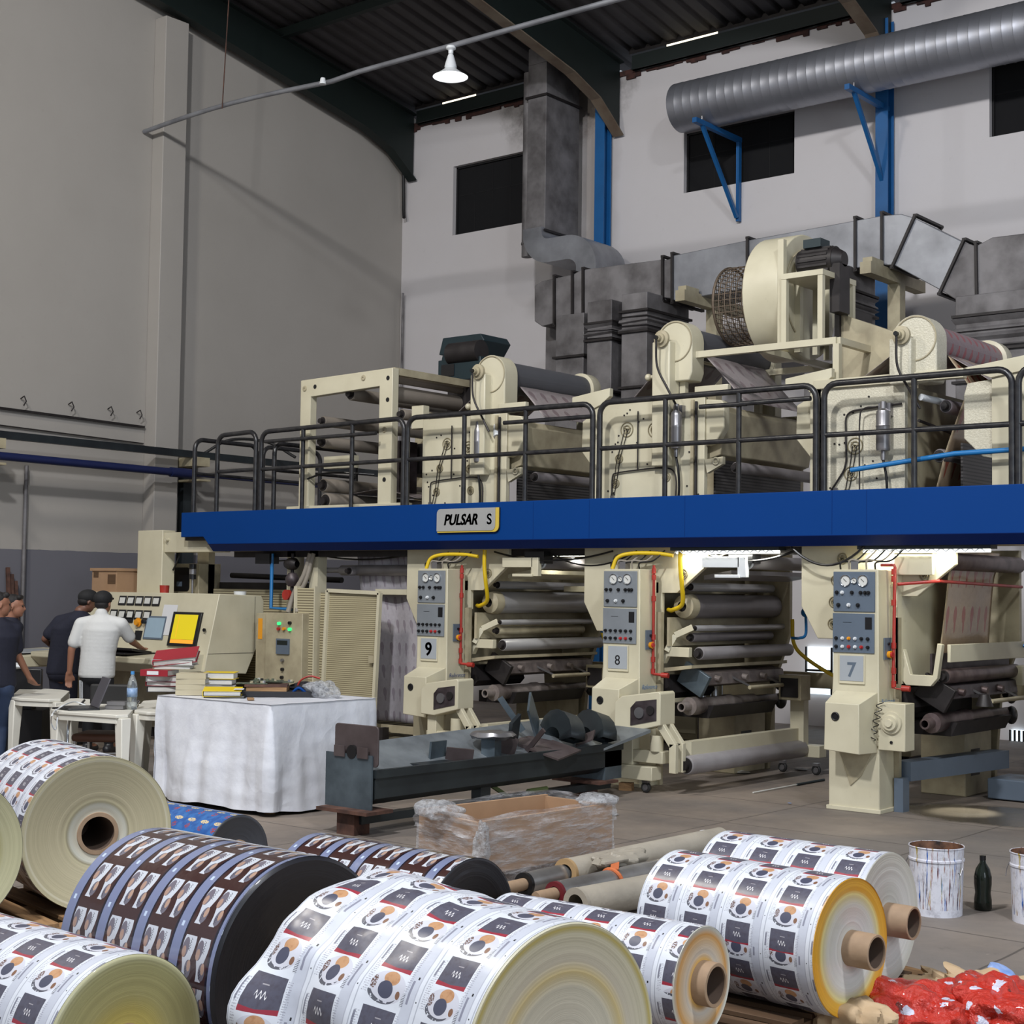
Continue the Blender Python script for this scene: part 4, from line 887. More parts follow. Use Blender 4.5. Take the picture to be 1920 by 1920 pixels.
        MB().prism([(X0 + 1.05, 3.70), (X0 + 1.7, 3.78), (X0 + 1.7, 3.66), (X0 + 1.28, 3.60)], 'y', NY - .02, NY + .04).build('tee_head', 'beige', t, bevel=.004)
    # steel filter bottle with its pipework
    fx, fz, fr = X0 + .66, 3.52, .055
    if num == '7': fx, fz, fr = X0 + .36, 3.40, .062
    if num == '9': fx, fz, fr = X0 + .60, 3.50, .042
    y = NY - .08
    fb = MB().lathe((fx, y, fz), (0, 0, -1), [(0, -.06), (.025, -.06), (.03, 0), (fr * .9, .02), (fr, .05), (fr, .14), (fr * 1.06, .15), (fr, .16), (fr, .34), (fr * .9, .36), (.02, .37), (.02, .44), (0, .44)], 24).build('filter_bottle', 'steel', t)
    MB().box(fx - fr * .9, fx + fr * .9, y + .02, NY, fz - .06, fz + .05).build('filter_bracket', 'steel', fb)
    MB().tube(bez([(fx, y, fz - .44), (fx + .03, y, fz - .6), (fx + .02, y + .02, fz - .8), (fx - .03, y + .02, fz - 1.05)]), .012, 8).build('drain_hose', 'knob', t)
    if num == '7':
        MB().tube(bez([(fx - .06, y, fz + .02), (fx - .18, y, fz + .01), (fx - .22, y, fz - .1), (fx - .22, y, fz - .7)]), .007, 8).build('air_line', 'dark', t)
        MB().tube([(X0 + .08, NY - .12, 2.88), (X0 + 1.02, NY - .12, 2.98), (X0 + 1.6, NY - .12, 2.99)], .022, 12).build('blue_air_pipe', 'bluepipe', t)
    else:
        MB().tube([(X0 + .84, NY - .02, 3.6), (X0 + .84, NY - .02, 2.42)], .014, 8).build('riser_cable', 'dark', t)
        MB().box(X0 + .78, X0 + .81, NY - .02, NY, 2.41, 3.62).build('trim_strip', 'beige2', t)
    if num == '9':
        MB().tube([(px + .07, NY + .05, pz_ - .36), (px + .07, NY + .05, pz_ - .52), (px + .12, NY + .0, pz_ - .66)], .045, 14).build('white_pipe', 'white', t)
    return t
k = NT('hammered_cream_paint'); vv = k.coord()
c = k.mix(k.ramp(k.noise(60, 4, vv, .8), [(.45, 0.), (.62, 1.)]), srgb(194, 188, 168), srgb(208, 202, 182))
k.l(c, k.b.inputs['Base Color']); k.b.inputs['Roughness'].default_value = .3; k.bump(k.noise(70, 3, vv), .5, .01); MT['speckled'] = k.m
k = NT('dark_louvre'); vv = k.coord(); s = k.sep(vv)
f = k.math('LESS_THAN', k.math('FLOORED_MODULO', s[2], .03), .012)
k.l(k.mix(f, srgb(70, 67, 66), srgb(20, 18, 18)), k.b.inputs['Base Color']); MT['louvre'] = k.m
drying_unit(-10.92, '9', 'cream drying unit above the name plate, first drum from the left')
drying_unit(-8.52, '8', 'cream drying unit standing left of the big round fan')
drying_unit(-6.12, '7', 'speckled cream drying unit at the right with red printed film over its drum', drum='webdk')
# printed film wrapped on the right drum carries uv
# fan platform, fan, cage, motor
fp = thing('fan_platform', 'cream steel frame table carrying the big round fan', 'platform', (-7.5, 12.9, 3.66))
a, c_ = onY(1283, 692, 12.2), onY(1570, 660, 12.2)
x0, x1, zt = a.x, c_.x, 4.06
b = MB()
for y in (12.2, 13.6): b.bar((x0, y, zt), (x1, y, zt), .06, .06)
for x in (x0, x1, (x0 + x1) / 2): b.bar((x, 12.2, zt), (x, 13.6, zt), .06, .06)
b.build('top_frame', 'beige', fp)
for x in (x0, x1):
    for y in (12.2, 13.6): MB().box(x - .03, x + .03, y - .03, y + .03, 3.62, zt - .03).build('leg', 'beige', fp)
MB().box(x1 - .05, x1 + .35, 12.3, 13.6, 3.62, 3.72).build('side_shelf', 'beige', fp)
fn_ = thing('round_fan', 'large round cream fan housing with a mesh cage on its inlet', 'fan', (-7.3, 12.9, 4.1))
cx, cz, R = onY(1478, 552, 12.8).x + .0, onY(1478, 556, 12.8).z, .60
cx = onY(1455, 555, 12.5).x - .27
pts = [(12.95 + R * math.cos(a) * .98, cz + R * math.sin(a)) for a in [-PI / 2 + 2 * PI * i / 40 for i in range(40)]]
MB().prism(pts, 'x', cx - .02, cx + .36).build('scroll_housing', 'beige', fn_, bevel=.012)
MB().torus((cx + .37, 12.95, cz), (1, 0, 0), .45, .008, 40, 6).build('seam_ring', 'beige2', fn_)
b = MB()
cage = thing_cage = None
cg = MB(); CR = .38; xx0, xx1 = cx - .42, cx - .04; cyy, czz = 12.88, cz - .02
for i in range(7): cg.torus((xx0 + (xx1 - xx0) * i / 6, cyy, czz), (1, 0, 0), CR, .006, 40, 5)
for i in range(40): a = 2 * PI * i / 40; cg.bar((xx0, cyy + CR * math.cos(a), czz + CR * math.sin(a)), (xx1, cyy + CR * math.cos(a), czz + CR * math.sin(a)), .006, .006)
for i in range(-9, 10):
    h = math.sqrt(max(0, CR * CR - (i * .04) ** 2)); cg.bar((xx0, cyy + i * .04, czz - h), (xx0, cyy + i * .04, czz + h), .005, .005); cg.bar((xx0, cyy - h, czz + i * .04), (xx0, cyy + h, czz + i * .04), .005, .005)
cg.torus((xx0, cyy, czz), (1, 0, 0), CR, .014, 40, 6)
cg.build('inlet_cage', mat('rusty_cage_wire', (104, 90, 76), .6, .5, dirt=.3), fn_, smooth=None)
MB().cyl((cx - .02, cyy, czz), (cx - .035, cyy, czz), CR * .8, seg=32).build('inlet_opening', 'dark', fn_)
for y in (12.40, 12.72, 13.3): 
    MB().box(cx + .36, cx + .42, y - .03, y + .03, zt + .02, cz + (.45 if y < 12.5 else .3)).build('upright', 'beige', fn_)
MB().box(cx + .42, cx + .80, 12.38, 12.42, zt, cz).build('stand_post', 'beige', fn_) if False else None
b = MB()
for x in (cx + .45, cx + .82):
    for y in (12.35, 12.95): b.box(x - .025, x + .025, y - .025, y + .025, zt + .02, cz + .06)
b.box(cx + .42, cx + .85, 12.32, 12.98, cz + .06, cz + .11).build('motor_stand', 'beige', fn_)
mo = MB()
mo.cyl((cx + .46, 12.65, cz + .25), (cx + .82, 12.65, cz + .25), .13, seg=28).cyl((cx + .82, 12.65, cz + .25), (cx + .90, 12.65, cz + .25), .12, .07, seg=28)
for i in range(16): a = 2 * PI * i / 16; mo.bar((cx + .48, 12.65 + .13 * math.cos(a), cz + .25 + .13 * math.sin(a)), (cx + .78, 12.65 + .13 * math.cos(a), cz + .25 + .13 * math.sin(a)), .02, .02)
mt = mo.build('fan_motor', 'dark', fn_); MB().box(cx + .52, cx + .7, 12.56, 12.74, cz + .38, cz + .46).build('terminal_box', 'teal', mt)
MB().box(cx + .80, cx + .9, 12.55, 12.75, cz - .25, cz + .2).build('belt_guard', 'dark', fn_)
ad = thing('air_box', 'long cream air duct box leading right from the fan toward the right drum', 'duct', (-6.1, 13.0, 3.66))
MB().hexa([(cx + .78, 12.8, 3.70), (cx + 1.55, 12.8, 3.66), (cx + 1.55, 13.4, 3.66), (cx + .78, 13.4, 3.70), (cx + .78, 12.8, 4.42), (cx + 1.55, 12.8, 4.10), (cx + 1.55, 13.4, 4.10), (cx + .78, 13.4, 4.42)]).build('box_body', 'beige2', ad, bevel=.006)
MB().box(cx + .74, cx + .79, 12.76, 13.44, 3.66, 4.50).build('box_flange', 'dark', ad)
# dark motor blower behind the first drum
bl = thing('dark_blower', 'dark teal blower with a square outlet behind the first drum', 'fan', (-11.2, 13.6, 3.6))
p = onY(895, 682, 13.9)
MB().cyl((p.x - .1, 13.6, p.z), (p.x - .1, 14.1, p.z), .22, seg=32).prism([(p.x - .36, p.z + .1), (p.x - .3, p.z + .30), (p.x + .30, p.z + .30), (p.x + .36, p.z + .22), (p.x + .2, p.z + .0)], 'y', 13.6, 14.1).build('blower_housing', 'teal', bl, bevel=.01)
q = onY(855, 665, 13.3)
MB().cyl((q.x - .12, 13.35, q.z + .02), (q.x + .35, 13.35, q.z + .02), .13, seg=24).build('blower_motor', 'dark', bl)
q = onY(840, 693, 13.3)
MB().box(q.x - .16, q.x + .5, 13.3, 13.8, q.z - .14, q.z + .12).build('outlet_box', 'teal', bl, bevel=.01)
MB().box(q.x - .165, q.x - .16, 13.36, 13.6, q.z - .08, q.z + .06).box(q.x - .1, q.x + .1, 13.29, 13.3, q.z - .08, q.z + .06).build('outlet_mouth', 'knob', bl)
MB().box(q.x + .0, q.x + .5, 13.3, 13.9, 3.3, q.z - .14).build('blower_foot', 'dark', bl)
# open roller frame at the left of the walkway
fr = thing('roller_frame', 'open cream square frame holding long rollers at the left end of the walkway', 'machine', (-12.4, 12.9, 2.41))
for j, y in enumerate((12.0, 13.95)):
    xa, xb = -13.02, -11.55
    w2 = .17
    b = MB().prism([(xa, 2.72), (xa + w2, 2.72), (xa + w2, 4.0), (xb - .2, 4.04), (xb - .2, 2.72), (xb, 2.72), (xb, 4.23), (xa, 4.20)], 'y', y, y + .1)
    s_ = b.build('side_frame', 'beige' if j == 0 else 'beige2', fr, bevel=.006)
    if j == 0:
        for (x, z) in ((-12.78, 4.11), (-11.62, 4.12), (-11.62, 3.88), (-11.65, 3.0)): MB().cyl((x, y - .002, z), (x, y - .001, z), .026).build('bolt_hole', 'knob', s_)
        for (x, z) in ((-12.95, 4.1), (-12.0, 4.15), (-12.96, 3.6), (-11.66, 3.55)): MB().lathe((x, y, z), (0, -1, 0), [(.035, 0), (.03, .01), (.012, .012), (.012, .0)], 16).build('washer', 'beige2', s_)
MB().box(-13.2, -11.3, 11.98, 12.08, 2.41, 2.74).build('base_beam', 'beige', fr, bevel=.005)
for x in (-11.78, -11.60): MB().cyl((x, 11.975, 2.66), (x, 11.98, 2.66), .03).build('beam_hole', 'knob', fr)
for (x, z, r, m) in ((-11.7, 4.14, .05, 'beige2'), (-11.75, 3.98, .09, 'rollr'), (-12.3, 4.0, .07, 'rollr'), (-12.75, 3.72, .06, 'rollr'), (-12.75, 3.48, .07, 'rolld'), (-12.72, 2.98, .08, 'rollr'), (-12.68, 2.8, .09, 'rollr'), (-11.5, 3.72, .06, 'rollr')):
    roller(fr, 'long_roller', x, z, r, 12.1, 13.95, 'rollf')
MB().box(-11.62, -11.56, 12.05, 13.95, 4.16, 4.24).build('top_rail', 'beige2', fr)
MB().box(-12.5, -11.8, 13.0, 13.9, 3.15, 3.5).build('drive_box', 'dark', fr)
MB().box(-12.3, -12.0, 12.6, 12.9, 2.9, 3.5).build('actuator', 'ink', fr)
sheet([(-12.7, 2.9), (-12.2, 2.95), (-11.3, 2.75), (-11.2, 3.5)], 12.5, 13.6, 'printed_film', 'web2', fr)
MB().box(-12.82, -12.35, 12.2, 12.3, 3.18, 3.32).build('slide_bracket', 'beige', fr)
MB().tube(bez([(-12.85, 11.98, 3.05), (-12.6, 11.98, 3.1), (-12.3, 12.0, 3.1), (-12.0, 12.2, 3.08)]), .012, 8).build('cable', 'knob', fr)
# far rollers and covers between frame and first drying unit
MB().box(-11.35, -11.18, 12.1, 12.2, 3.55, 3.80).build('corner_block', 'beige', fr, bevel=.004)
# ================================================================ CONTROL DESK AND THE LEFT END OF THE PRESS
MT['mesh'] = None
def ribs(name, c1, c2, per, ax, duty=.45):
    k = NT(name); s = k.sep(k.pos())
    f = k.math('LESS_THAN', k.math('FLOORED_MODULO', s[ax], per), per * duty)
    k.l(k.mix(k.math('MULTIPLY', f, .8), srgb(*c1), srgb(*c2)), k.b.inputs['Base Color']); k.b.inputs['Roughness'].default_value = .5
    return k.m
MT['mesh'] = ribs('perforated_cream_sheet', (176, 166, 134), (104, 94, 72), .022, 2)
MT['louv'] = ribs('louvred_cream_sheet', (184, 174, 142), (88, 78, 60), .03, 2)
MT['scr'] = mat('yellow_screen', (180, 160, 20), .3, dirt=0, emit=((226, 206, 30), .5))
MT['scr2'] = mat('amber_screen_bar', (220, 150, 40), .3, dirt=0, emit=((255, 170, 60), .5))
MT['lcd'] = mat('pale_blue_lcd', (140, 160, 174), .25, dirt=.1, emit=((130, 150, 165), .15))
MT['paper'] = mat('white_paper', (212, 212, 214), .7, dirt=.05)
MT['ledg'] = mat('lit_green_button', (60, 230, 130), .4, dirt=0, emit=((50, 230, 120), 1.0))
cs = thing('control_console', 'large cream control desk with sloping instrument panel and a yellow lit screen', 'control desk', (-15.1, 11.6, 0))
XR, XLc = -13.8, -16.4
yz = [(11.52, 1.72), (12.16, 1.70), (12.20, 1.64), (12.20, 1.28), (11.95, .78), (11.32, .82), (11.36, 1.03)]
MB().prism(yz, 'x', XLc, XR).build('console_body', 'beige', cs, bevel=.008)
MB().prism([(11.45, .80), (12.1, .80), (12.1, 0.12), (11.45, 0.12)], 'x', XLc - .3, XR - .35).build('pedestal', 'beige2', cs)
MB().box(XLc - .3, XR - .4, 11.5, 12.0, 0, .12).build('plinth', 'dark', cs)
MB().prism([(10.62, .93), (10.62, .99), (11.42, 1.03), (11.42, .82), (10.75, .82)], 'x', -16.2, -13.85).build('desk_shelf', 'beige', cs, bevel=.01)
MB().prism([(10.35, .86), (10.35, .93), (11.6, .98), (11.6, .80), (10.45, .80)], 'x', -17.4, -16.2).build('side_desk', 'beige', cs, bevel=.01)
MB().box(-17.2, -16.35, 10.6, 11.4, .962, .975).build('desk_inlay', 'panelg', cs)
MB().box(-15.3, -14.4, 10.66, 11.1, 1.012, 1.03).obox((-14.75, 10.9, 1.05), (.7, .28, .03), (-.15, 0, 0)).build('keyboard_tray', 'knob', cs, bevel=.004)
def on_panel(x0, x1, z0, z1, off=.0, th=.012):   # a plate lying on the sloping front
    def yy(z): return 11.36 + (z - 1.03) / (1.72 - 1.03) * .16
    y0, y1 = yy(z0) - off, yy(z1) - off
    return MB().hexa([(x0, y0 - th, z0), (x1, y0 - th, z0), (x1, y0, z0), (x0, y0, z0), (x0, y1 - th, z1), (x1, y1 - th, z1), (x1, y1, z1), (x0, y1, z1)])
sm = on_panel(-14.53, -14.01, 1.10, 1.50, 0, .03).build('monitor_frame', 'knob', cs, bevel=.004)
on_panel(-14.48, -14.06, 1.18, 1.47, .03, .002).build('screen', 'scr', sm)
on_panel(-14.48, -14.06, 1.135, 1.178, .03, .002).build('screen_bar', 'scr2', sm)
on_panel(-14.40, -14.395, 1.2, 1.47, .032, .001).build('screen_line', 'scr2', sm)
sm = on_panel(-15.03, -14.66, 1.165, 1.44).build('lcd_frame', 'panel', cs)
on_panel(-15.01, -14.68, 1.185, 1.42, .012, .002).build('lcd_screen', 'lcd', sm)
tag(on_panel(-14.76, -14.5, 1.22, 1.58, .004, .003).build('paper_sheet', 'paper'), 'white paper sheet hung beside the yellow screen on the control desk', 'paper')
for r_ in range(2):
    for c in range(5 + (0 if r_ else 0)):
        x0 = -15.66 + .165 * c - r_ * .12; z1 = 1.675 - r_ * .17
        g_ = on_panel(x0, x0 + .145, z1 - .115, z1).build('meter', 'knob', cs, bevel=.003)
        on_panel(x0 + .02, x0 + .125, z1 - .09, z1 - .02, .012, .002).build('meter_dial', 'gauge', g_)
yy_ = 11.43
MB().cyl((-15.15, 11.41, 1.36), (-15.15, 11.36, 1.36), .035).cyl((-15.15, 11.41, 1.36), (-15.15, 11.395, 1.36), .055).build('orange_switch', 'orange', cs)
MB().cyl((-15.03, 11.41, 1.37), (-15.03, 11.37, 1.37), .025).build('black_switch', 'knob', cs)
on_panel(-15.2, -15.07, 1.15, 1.26).build('counter_display', 'knob', cs); on_panel(-15.5, -15.3, 1.35, 1.46).build('small_display', 'knob', cs)
MB().box(XR - .0015, XR + .0015, 12.06, 12.065, 1.03, 1.69).box(XR - .0015, XR + .002, 11.37, 12.06, 1.025, 1.03).build('door_seam', 'dark', cs)
MB().cyl((-13.90, 11.40, 1.30), (-13.90, 11.38, 1.30), .02).build('lock', 'knob', cs)
# things on top of the console
cb = thing('cardboard_box', 'brown cardboard carton standing on the left end of the control desk', 'box', (-16.37, 12.0, 1.71))
MB().box(-16.64, -16.12, 11.78, 12.14, 1.71, 2.0).build('carton', 'card', cb, bevel=.004)
MB().box(-16.66, -16.10, 11.76, 12.16, 1.985, 2.02).build('carton_lid', 'card', cb)
MB().box(-16.60, -16.50, 11.775, 11.78, 1.90, 1.97).box(-16.30, -16.14, 11.775, 11.78, 1.82, 1.94).build('printed_mark', 'wooddk', cb)
tag(MB().lathe((-15.11, 11.75, 1.71), (0, 0, 1), [(0, 0), (.055, 0), (.06, .10), (.052, .10), (.05, .01), (0, .01)], 24).build('red_cup', 'red'), 'small red tub standing on top of the control desk', 'cup')
tag(MB().lathe((-14.0, 12.0, 1.70), (0, 0, 1), [(0, 0), (.07, 0), (.075, .05), (0, .05)], 24).build('white_tub', 'white'), 'low white tub on the right end of the control desk top', 'tub')
ca = thing('camera_cabinet', 'grey cabinet with a dark round cornered window behind the control desk', 'cabinet', (-15.6, 12.4, 0))
MB().box(-15.9, -15.2, 12.35, 12.7, 0, 2.09).build('cabinet_body', 'beige2', ca, bevel=.006)
MB().prism(rr(-15.76, -15.38, 1.74, 2.04, .05), 'y', 12.34, 12.352).build('window', 'knob', ca)
MB().box(-15.62, -15.52, 12.335, 12.34, 1.80, 1.86).build('instrument', 'panel', ca)
bc = thing('signal_beacon', 'black and grey stack beacon standing beside the dark cabinet window', 'beacon', (-15.2, 12.3, 1.7))
MB().cyl((-15.2, 12.25, 1.71), (-15.2, 12.25, 1.89), .015).build('stem', 'steel', bc)
for i in range(3): MB().cyl((-15.2, 12.25, 1.89 + .065 * i), (-15.2, 12.25, 1.95 + .065 * i), .045).build('lamp_segment', ('knob', 'steel', 'knob')[i], bc)
# gantry
ga = thing('cream_gantry', 'cream portal of square posts carrying the left end of the blue walkway', 'gantry', (-15.7, 12, 0))
MB().box(-15.93, -15.43, 11.95, 12.15, 0, 2.50).build('post', 'beige', ga, bevel=.008)
MB().box(-15.43, -14.35, 11.98, 12.14, 2.22, 2.47).build('top_beam', 'beige', ga, bevel=.008)
MB().box(-15.42, -15.2, 12.5, 12.6, 1.7, 2.4).build('rear_plate', 'beige2', ga)
for x in (-15.35, -14.62): MB().cyl((x, 11.98, 2.38), (x, 11.93, 2.38), .02).build('lug', 'beige', ga)
MB().tube(bez([(-15.35, 12.2, 2.4), (-15.30, 12.1, 2.15), (-15.4, 12.1, 2.0)]), .012, 8).build('cable', 'knob', ga)
def simple_post(lab, x, y, w_, z1, z0=0): return tag(MB().box(x - w_, x + w_, y - w_, y + w_, z0, z1).build('support_post', 'beige', bevel=.004), lab, 'post')
simple_post('short cream post under the walkway between the console and the valves', -14.9 + .55, 13.2, .06, 2.23)
# machine body behind the console
bd = thing('winder_housing', 'low cream winder housing with dark rollers behind the control desk and the valves', 'machine', (-14, 13, 0))
MB().box(-15.1, -12.9, 12.5, 13.9, 0, 1.78).build('housing', 'louv', bd, bevel=.01)
MB().box(-15.1, -13.3, 12.6, 12.66, 1.78, 1.86).build('top_rail', 'dark', bd)
MB().cyl((-15.1, 12.8, 1.95), (-13.1, 12.8, 1.9), .035).build('dark_bar', 'dark', bd)
MB().box(-13.35, -12.9, 12.15, 12.5, 1.5, 1.66).build('valve_shelf', 'beige2', bd)
for x in (-13.28, -12.90): MB().box(x - .07, x + .07, 12.15, 12.29, 1.7, 2.23).build('roof_post', 'beige', bd)
# pneumatic valves
va = thing('valve_assembly', 'brown and black pneumatic valves on a riser beside the blue air pipe', 'valve', (-13.4, 12.1, 1.5))
p = onY(548, 1080, 12.1)
MB().cyl((p.x, 12.1, 1.66), (p.x, 12.1, 2.2), .02).build('riser', 'dark', va)
MB().lathe((p.x, 12.1, p.z - .12), (0, 0, 1), [(0, 0), (.05, .0), (.08, .05), (.08, .1), (.05, .15), (.02, .16)], 20).build('valve_bulb', 'ink', va)
MB().lathe((p.x - .1, 12.08, p.z + .14), (1, 0, 0), [(.02, 0), (.05, .02), (.07, .08), (.07, .16), (.04, .2)], 20).build('regulator', 'dark', va)
MB().cyl((p.x, 12.05, p.z - .22), (p.x, 12.0, p.z - .22), .06).build('valve_wheel', 'red', va)
q = onY(509, 1100, 12.1)
ba = tag(MB().tube([(q.x, 12.1, 2.2), (q.x, 12.1, 1.56), (q.x + .35, 12.1, 1.55)], .022, 10).build('blue_riser_pipe', 'bluepipe'), 'blue air pipe coming down beside the brown valves left of the louvred panel', 'pipe')
tag(MB().tube(bez([(p.x + .3, 12.1, 2.2), (p.x + .22, 12.08, 1.95), (p.x + .1, 12.05, 1.75), (p.x + .05, 12.0, 1.52)]), .03, 10).tube(bez([(p.x + .33, 12.12, 2.2), (p.x + .26, 12.08, 1.9), (p.x + .16, 12.05, 1.7), (p.x + .2, 12.0, 1.52)]), .025, 10).build('grey_hose_bundle', 'hose'), 'pale hose bundle curving down right of the brown valves', 'hose')
# button cabinet
cbt = thing('button_cabinet', 'cream cabinet with green lit buttons between the console and the louvred panel', 'cabinet', (-13.1, 12, 0))
MB().box(-13.42, -12.80, 11.9, 12.3, 0, 1.51).build('cabinet_body', 'beige2', cbt, bevel=.006)
MB().box(-13.62, -13.43, 11.93, 12.2, 0, 1.50).build('side_cover', 'beige2', cbt, bevel=.006)
MB().box(-13.58, -13.51, 11.925, 11.93, 1.20, 1.44).build('yellow_strip', 'orange', cbt)
for (px, py, m) in ((525, 1169, 'ledg'), (545, 1168, 'knob'), (524, 1179, 'redknob'), (534, 1179, 'orange'), (545, 1180, 'ledg'), (531, 1238, 'steel'), (531, 1255, 'knob'), (530, 1270, 'knob')):
    a = onY(px, py, 11.9); MB().cyl((a.x, 11.9, a.z), (a.x, 11.87, a.z), .019, seg=16).build('button', m, cbt)
a, b_ = onY(520, 1197, 11.9), onY(543, 1227, 11.9)
dd = MB().box(a.x, b_.x, 11.88, 11.9, b_.z, a.z).build('display_unit', 'panel', cbt); MB().box(a.x + .02, b_.x - .02, 11.876, 11.88, a.z - .07, a.z - .02).build('display_glass', 'green', dd)
# louvred panel
lv = thing('louvred_panel', 'narrow cream louvred machine panel left of the big perforated door', 'panel', (-12.8, 12.1, 0))
MB().box(-13.0, -12.72, 12.0, 12.06, 0.1, 1.80).build('louvre_sheet', 'louv', lv)
MB().box(-13.05, -13.0, 11.99, 12.08, 0, 1.82).box(-12.72, -12.70, 11.99, 12.08, 0, 1.82).build('panel_post', 'beige', lv)
MB().box(-12.70, -12.52, 12.08, 12.14, .1, 1.75).build('rear_louvre', 'louv', lv)
# the open door with perforated sheet
dr = thing('perforated_door', 'tall cream perforated guard door in front of the hanging printed film', 'door panel', (-12, 11.95, .2))
a, b_, c_, d_ = onY(614, 1107, 11.9), onY(711, 1112, 11.9), onY(698, 1368, 11.9), onY(602, 1362, 11.9)
MB().prism([(d_.x, d_.z), (c_.x, c_.z), (b_.x, b_.z), (a.x, a.z)], 'y', 11.92, 11.94).build('perforated_sheet', 'mesh', dr)
b = MB()
for p_, q_ in ((a, b_), (b_, c_), (c_, d_), (d_, a)): b.bar((p_.x, 11.91, p_.z), (q_.x, 11.91, q_.z), .04, .045, up=(0, 1, 0))
b.build('door_frame', 'beige', dr)
h = onY(696, 1236, 11.88); MB().box(h.x - .035, h.x + .035, 11.87, 11.9, h.z - .04, h.z + .04).build('latch', 'beige2', dr)
MB().box(-11.62, -11.56, 11.95, 12.05, 0, .3).box(-12.5, -12.44, 11.95, 12.05, 0, .3).build('door_foot', 'dark', dr)
# hanging web and rollers
wb = thing('web_infeed_stand', 'cream stand with pale printed film hanging down, left of printing unit 9', 'machine', (-12, 12.6, 0))
roller(wb, 'guide_roller', -12.72 + .35, 2.0, .05, 12.2, 12.3, 'rollr')
MB().lathe((-12.62, 12.32, 2.01), (1, 0, 0), [(.02, -.25), (.03, -.25), (.03, 0), (.05, 0), (.06, .02), (.06, 1.5), (.02, 1.5)], 24).build('long_guide_roller', 'rollr', wb)
def webfilm(u, v):
    # v: 0 top .. 1 bottom ; u across
    z = 2.28 - 1.95 * v; x0 = -12.40 + .16 * min(1, v * 2.2) * 0 ; w0 = .96
    xl = -12.42 + .25 * v; xr = -11.52 + .0 * v + (.22 * min(v, .55) / .55)
    return (xl + (xr - xl) * u, 12.36 + .02 * math.sin(u * 12 + v * 3), z)
b = MB(); b.grid(webfilm, 16, 30, lambda u, v: (u * 1.6, v * 2.0)); b.build('hanging_film', 'web', wb, solid=.003, fix=False)
MB().box(-12.0, -11.25, 12.25, 12.32, 1.74, 1.80).build('cross_rail', 'beige', wb)
MB().box(-11.32, -11.24, 12.25, 12.33, 0, 1.76).build('stand_post', 'beige', wb)
MB().box(-12.2, -11.2, 12.2, 12.8, 0.02, .14).box(-12.2, -11.2, 12.1, 12.14, .24, .32).build('stand_base', 'beige2', wb)
MB().box(-12.4, -11.25, 12.9, 12.96, .3, 1.75).build('dark_interior', 'dark', wb)
for z in (1.15, .8): MB().cyl((-11.9, 12.6, z), (-11.1, 12.6, z), .07).build('inner_roller', 'rollr', wb)
MB().box(-12.75, -11.3, 12.8, 12.86, 1.82, 1.92).build('rear_beam', 'beige2', wb)
# under walkway strip lights
for i, (px0, px1, py, on) in enumerate(((1262, 1465, 1026, 1), (1612, 1862, 1024, 1), (1030, 1110, 1052, 1), (905, 985, 1050, 0))):
    if not on: continue
    Yl = 12.0 if i < 2 else 12.6
    a, b_ = onY(px0, py, Yl), onY(px1, py, Yl)
    t = thing('strip_light', ['strip light under the walkway above the rollers of printing unit 8', 'strip light under the walkway above the red film of printing unit 7', 'short strip light under the walkway right of unit 9'][i], 'lamp', (a.x, Yl, 2.2))
    zz = 2.205
    MB().box(a.x, b_.x, Yl - .05, Yl + .09, zz - .01, zz + .03).build('lamp_housing', 'bench', t)
    MB().cyl((a.x + .03, Yl + .02, zz - .025), (b_.x - .03, Yl + .02, zz - .025), .014, seg=12).build('tube', 'lampon', t)
    b = MB(); n = int((b_.x - a.x) / .085)
    MB().tube([(a.x + .05 + (b_.x - a.x - .1) * q / (n * 6), Yl - .045 + .0 * q, zz - .032 + .022 * abs(math.sin(q * PI / 6))) for q in range(n * 6 + 1)], .006, 6).build('coiled_hose', 'white', t)
    l = bpy.data.lights.new('strip_light', 'AREA'); l.shape = 'RECTANGLE'; l.size = b_.x - a.x - .1; l.size_y = .05; l.energy = (9, 11, 6)[i]; l.color = (1, .98, .86) if i != 1 else (1, .99, .78)
    o = bpy.data.objects.new('strip_light', l); COL.objects.link(o); o.location = ((a.x + b_.x) / 2, Yl + .04, zz - .05); o.rotation_euler = (0.25, 0, 0)
    o.parent = t; o.location = Vector(((a.x + b_.x) / 2, Yl + .04, zz - .05)) - Vector(t.location)
# daylit openings far behind
for i, (px0, px1, py0, py1) in enumerate(((1868, 1890, 1236, 1288), (1512, 1560, 1214, 1300), (1895, 1920, 1370, 1440))):
    a, b_ = onY(px0, py1, 18.95), onY(px1, py0, 18.95)
    wn = struct(MB().box(a.x, b_.x, 18.955, 18.985, a.z, b_.z).build('window_%d' % (i + 4), 'dayglass'))
    b = MB()
    for k_ in range((5, 2, 4)[i]): xx = a.x + (b_.x - a.x) * k_ / (4, 1, 3)[i]; b.box(xx - .012, xx + .012, 18.93, 18.955, a.z, b_.z)
    b.box(a.x, b_.x, 18.93, 18.95, (a.z + b_.z) / 2 - .015, (a.z + b_.z) / 2 + .015).build('window_bars', 'knob', wn)
# spare chromed cylinders standing behind unit 8
for i in range(3):
    a = onY(1322 + 20 * i, 1345, 15.5); 
    tag(MB().lathe((a.x, 15.5 + .05 * i, 0), (0, 0, 1), [(0, 0), (.10, 0), (.11, .02), (.11, .88), (.1, .9), (.03, .9), (0, .9)], 24).build('plate_cylinder', 'chrome'), ['bright chromed cylinder standing behind printing unit 8, leftmost of three', 'bright chromed cylinder standing behind printing unit 8, middle of three', 'bright chromed cylinder standing behind printing unit 8, rightmost of three'][i], 'cylinder', 'chromed cylinders behind unit 8')
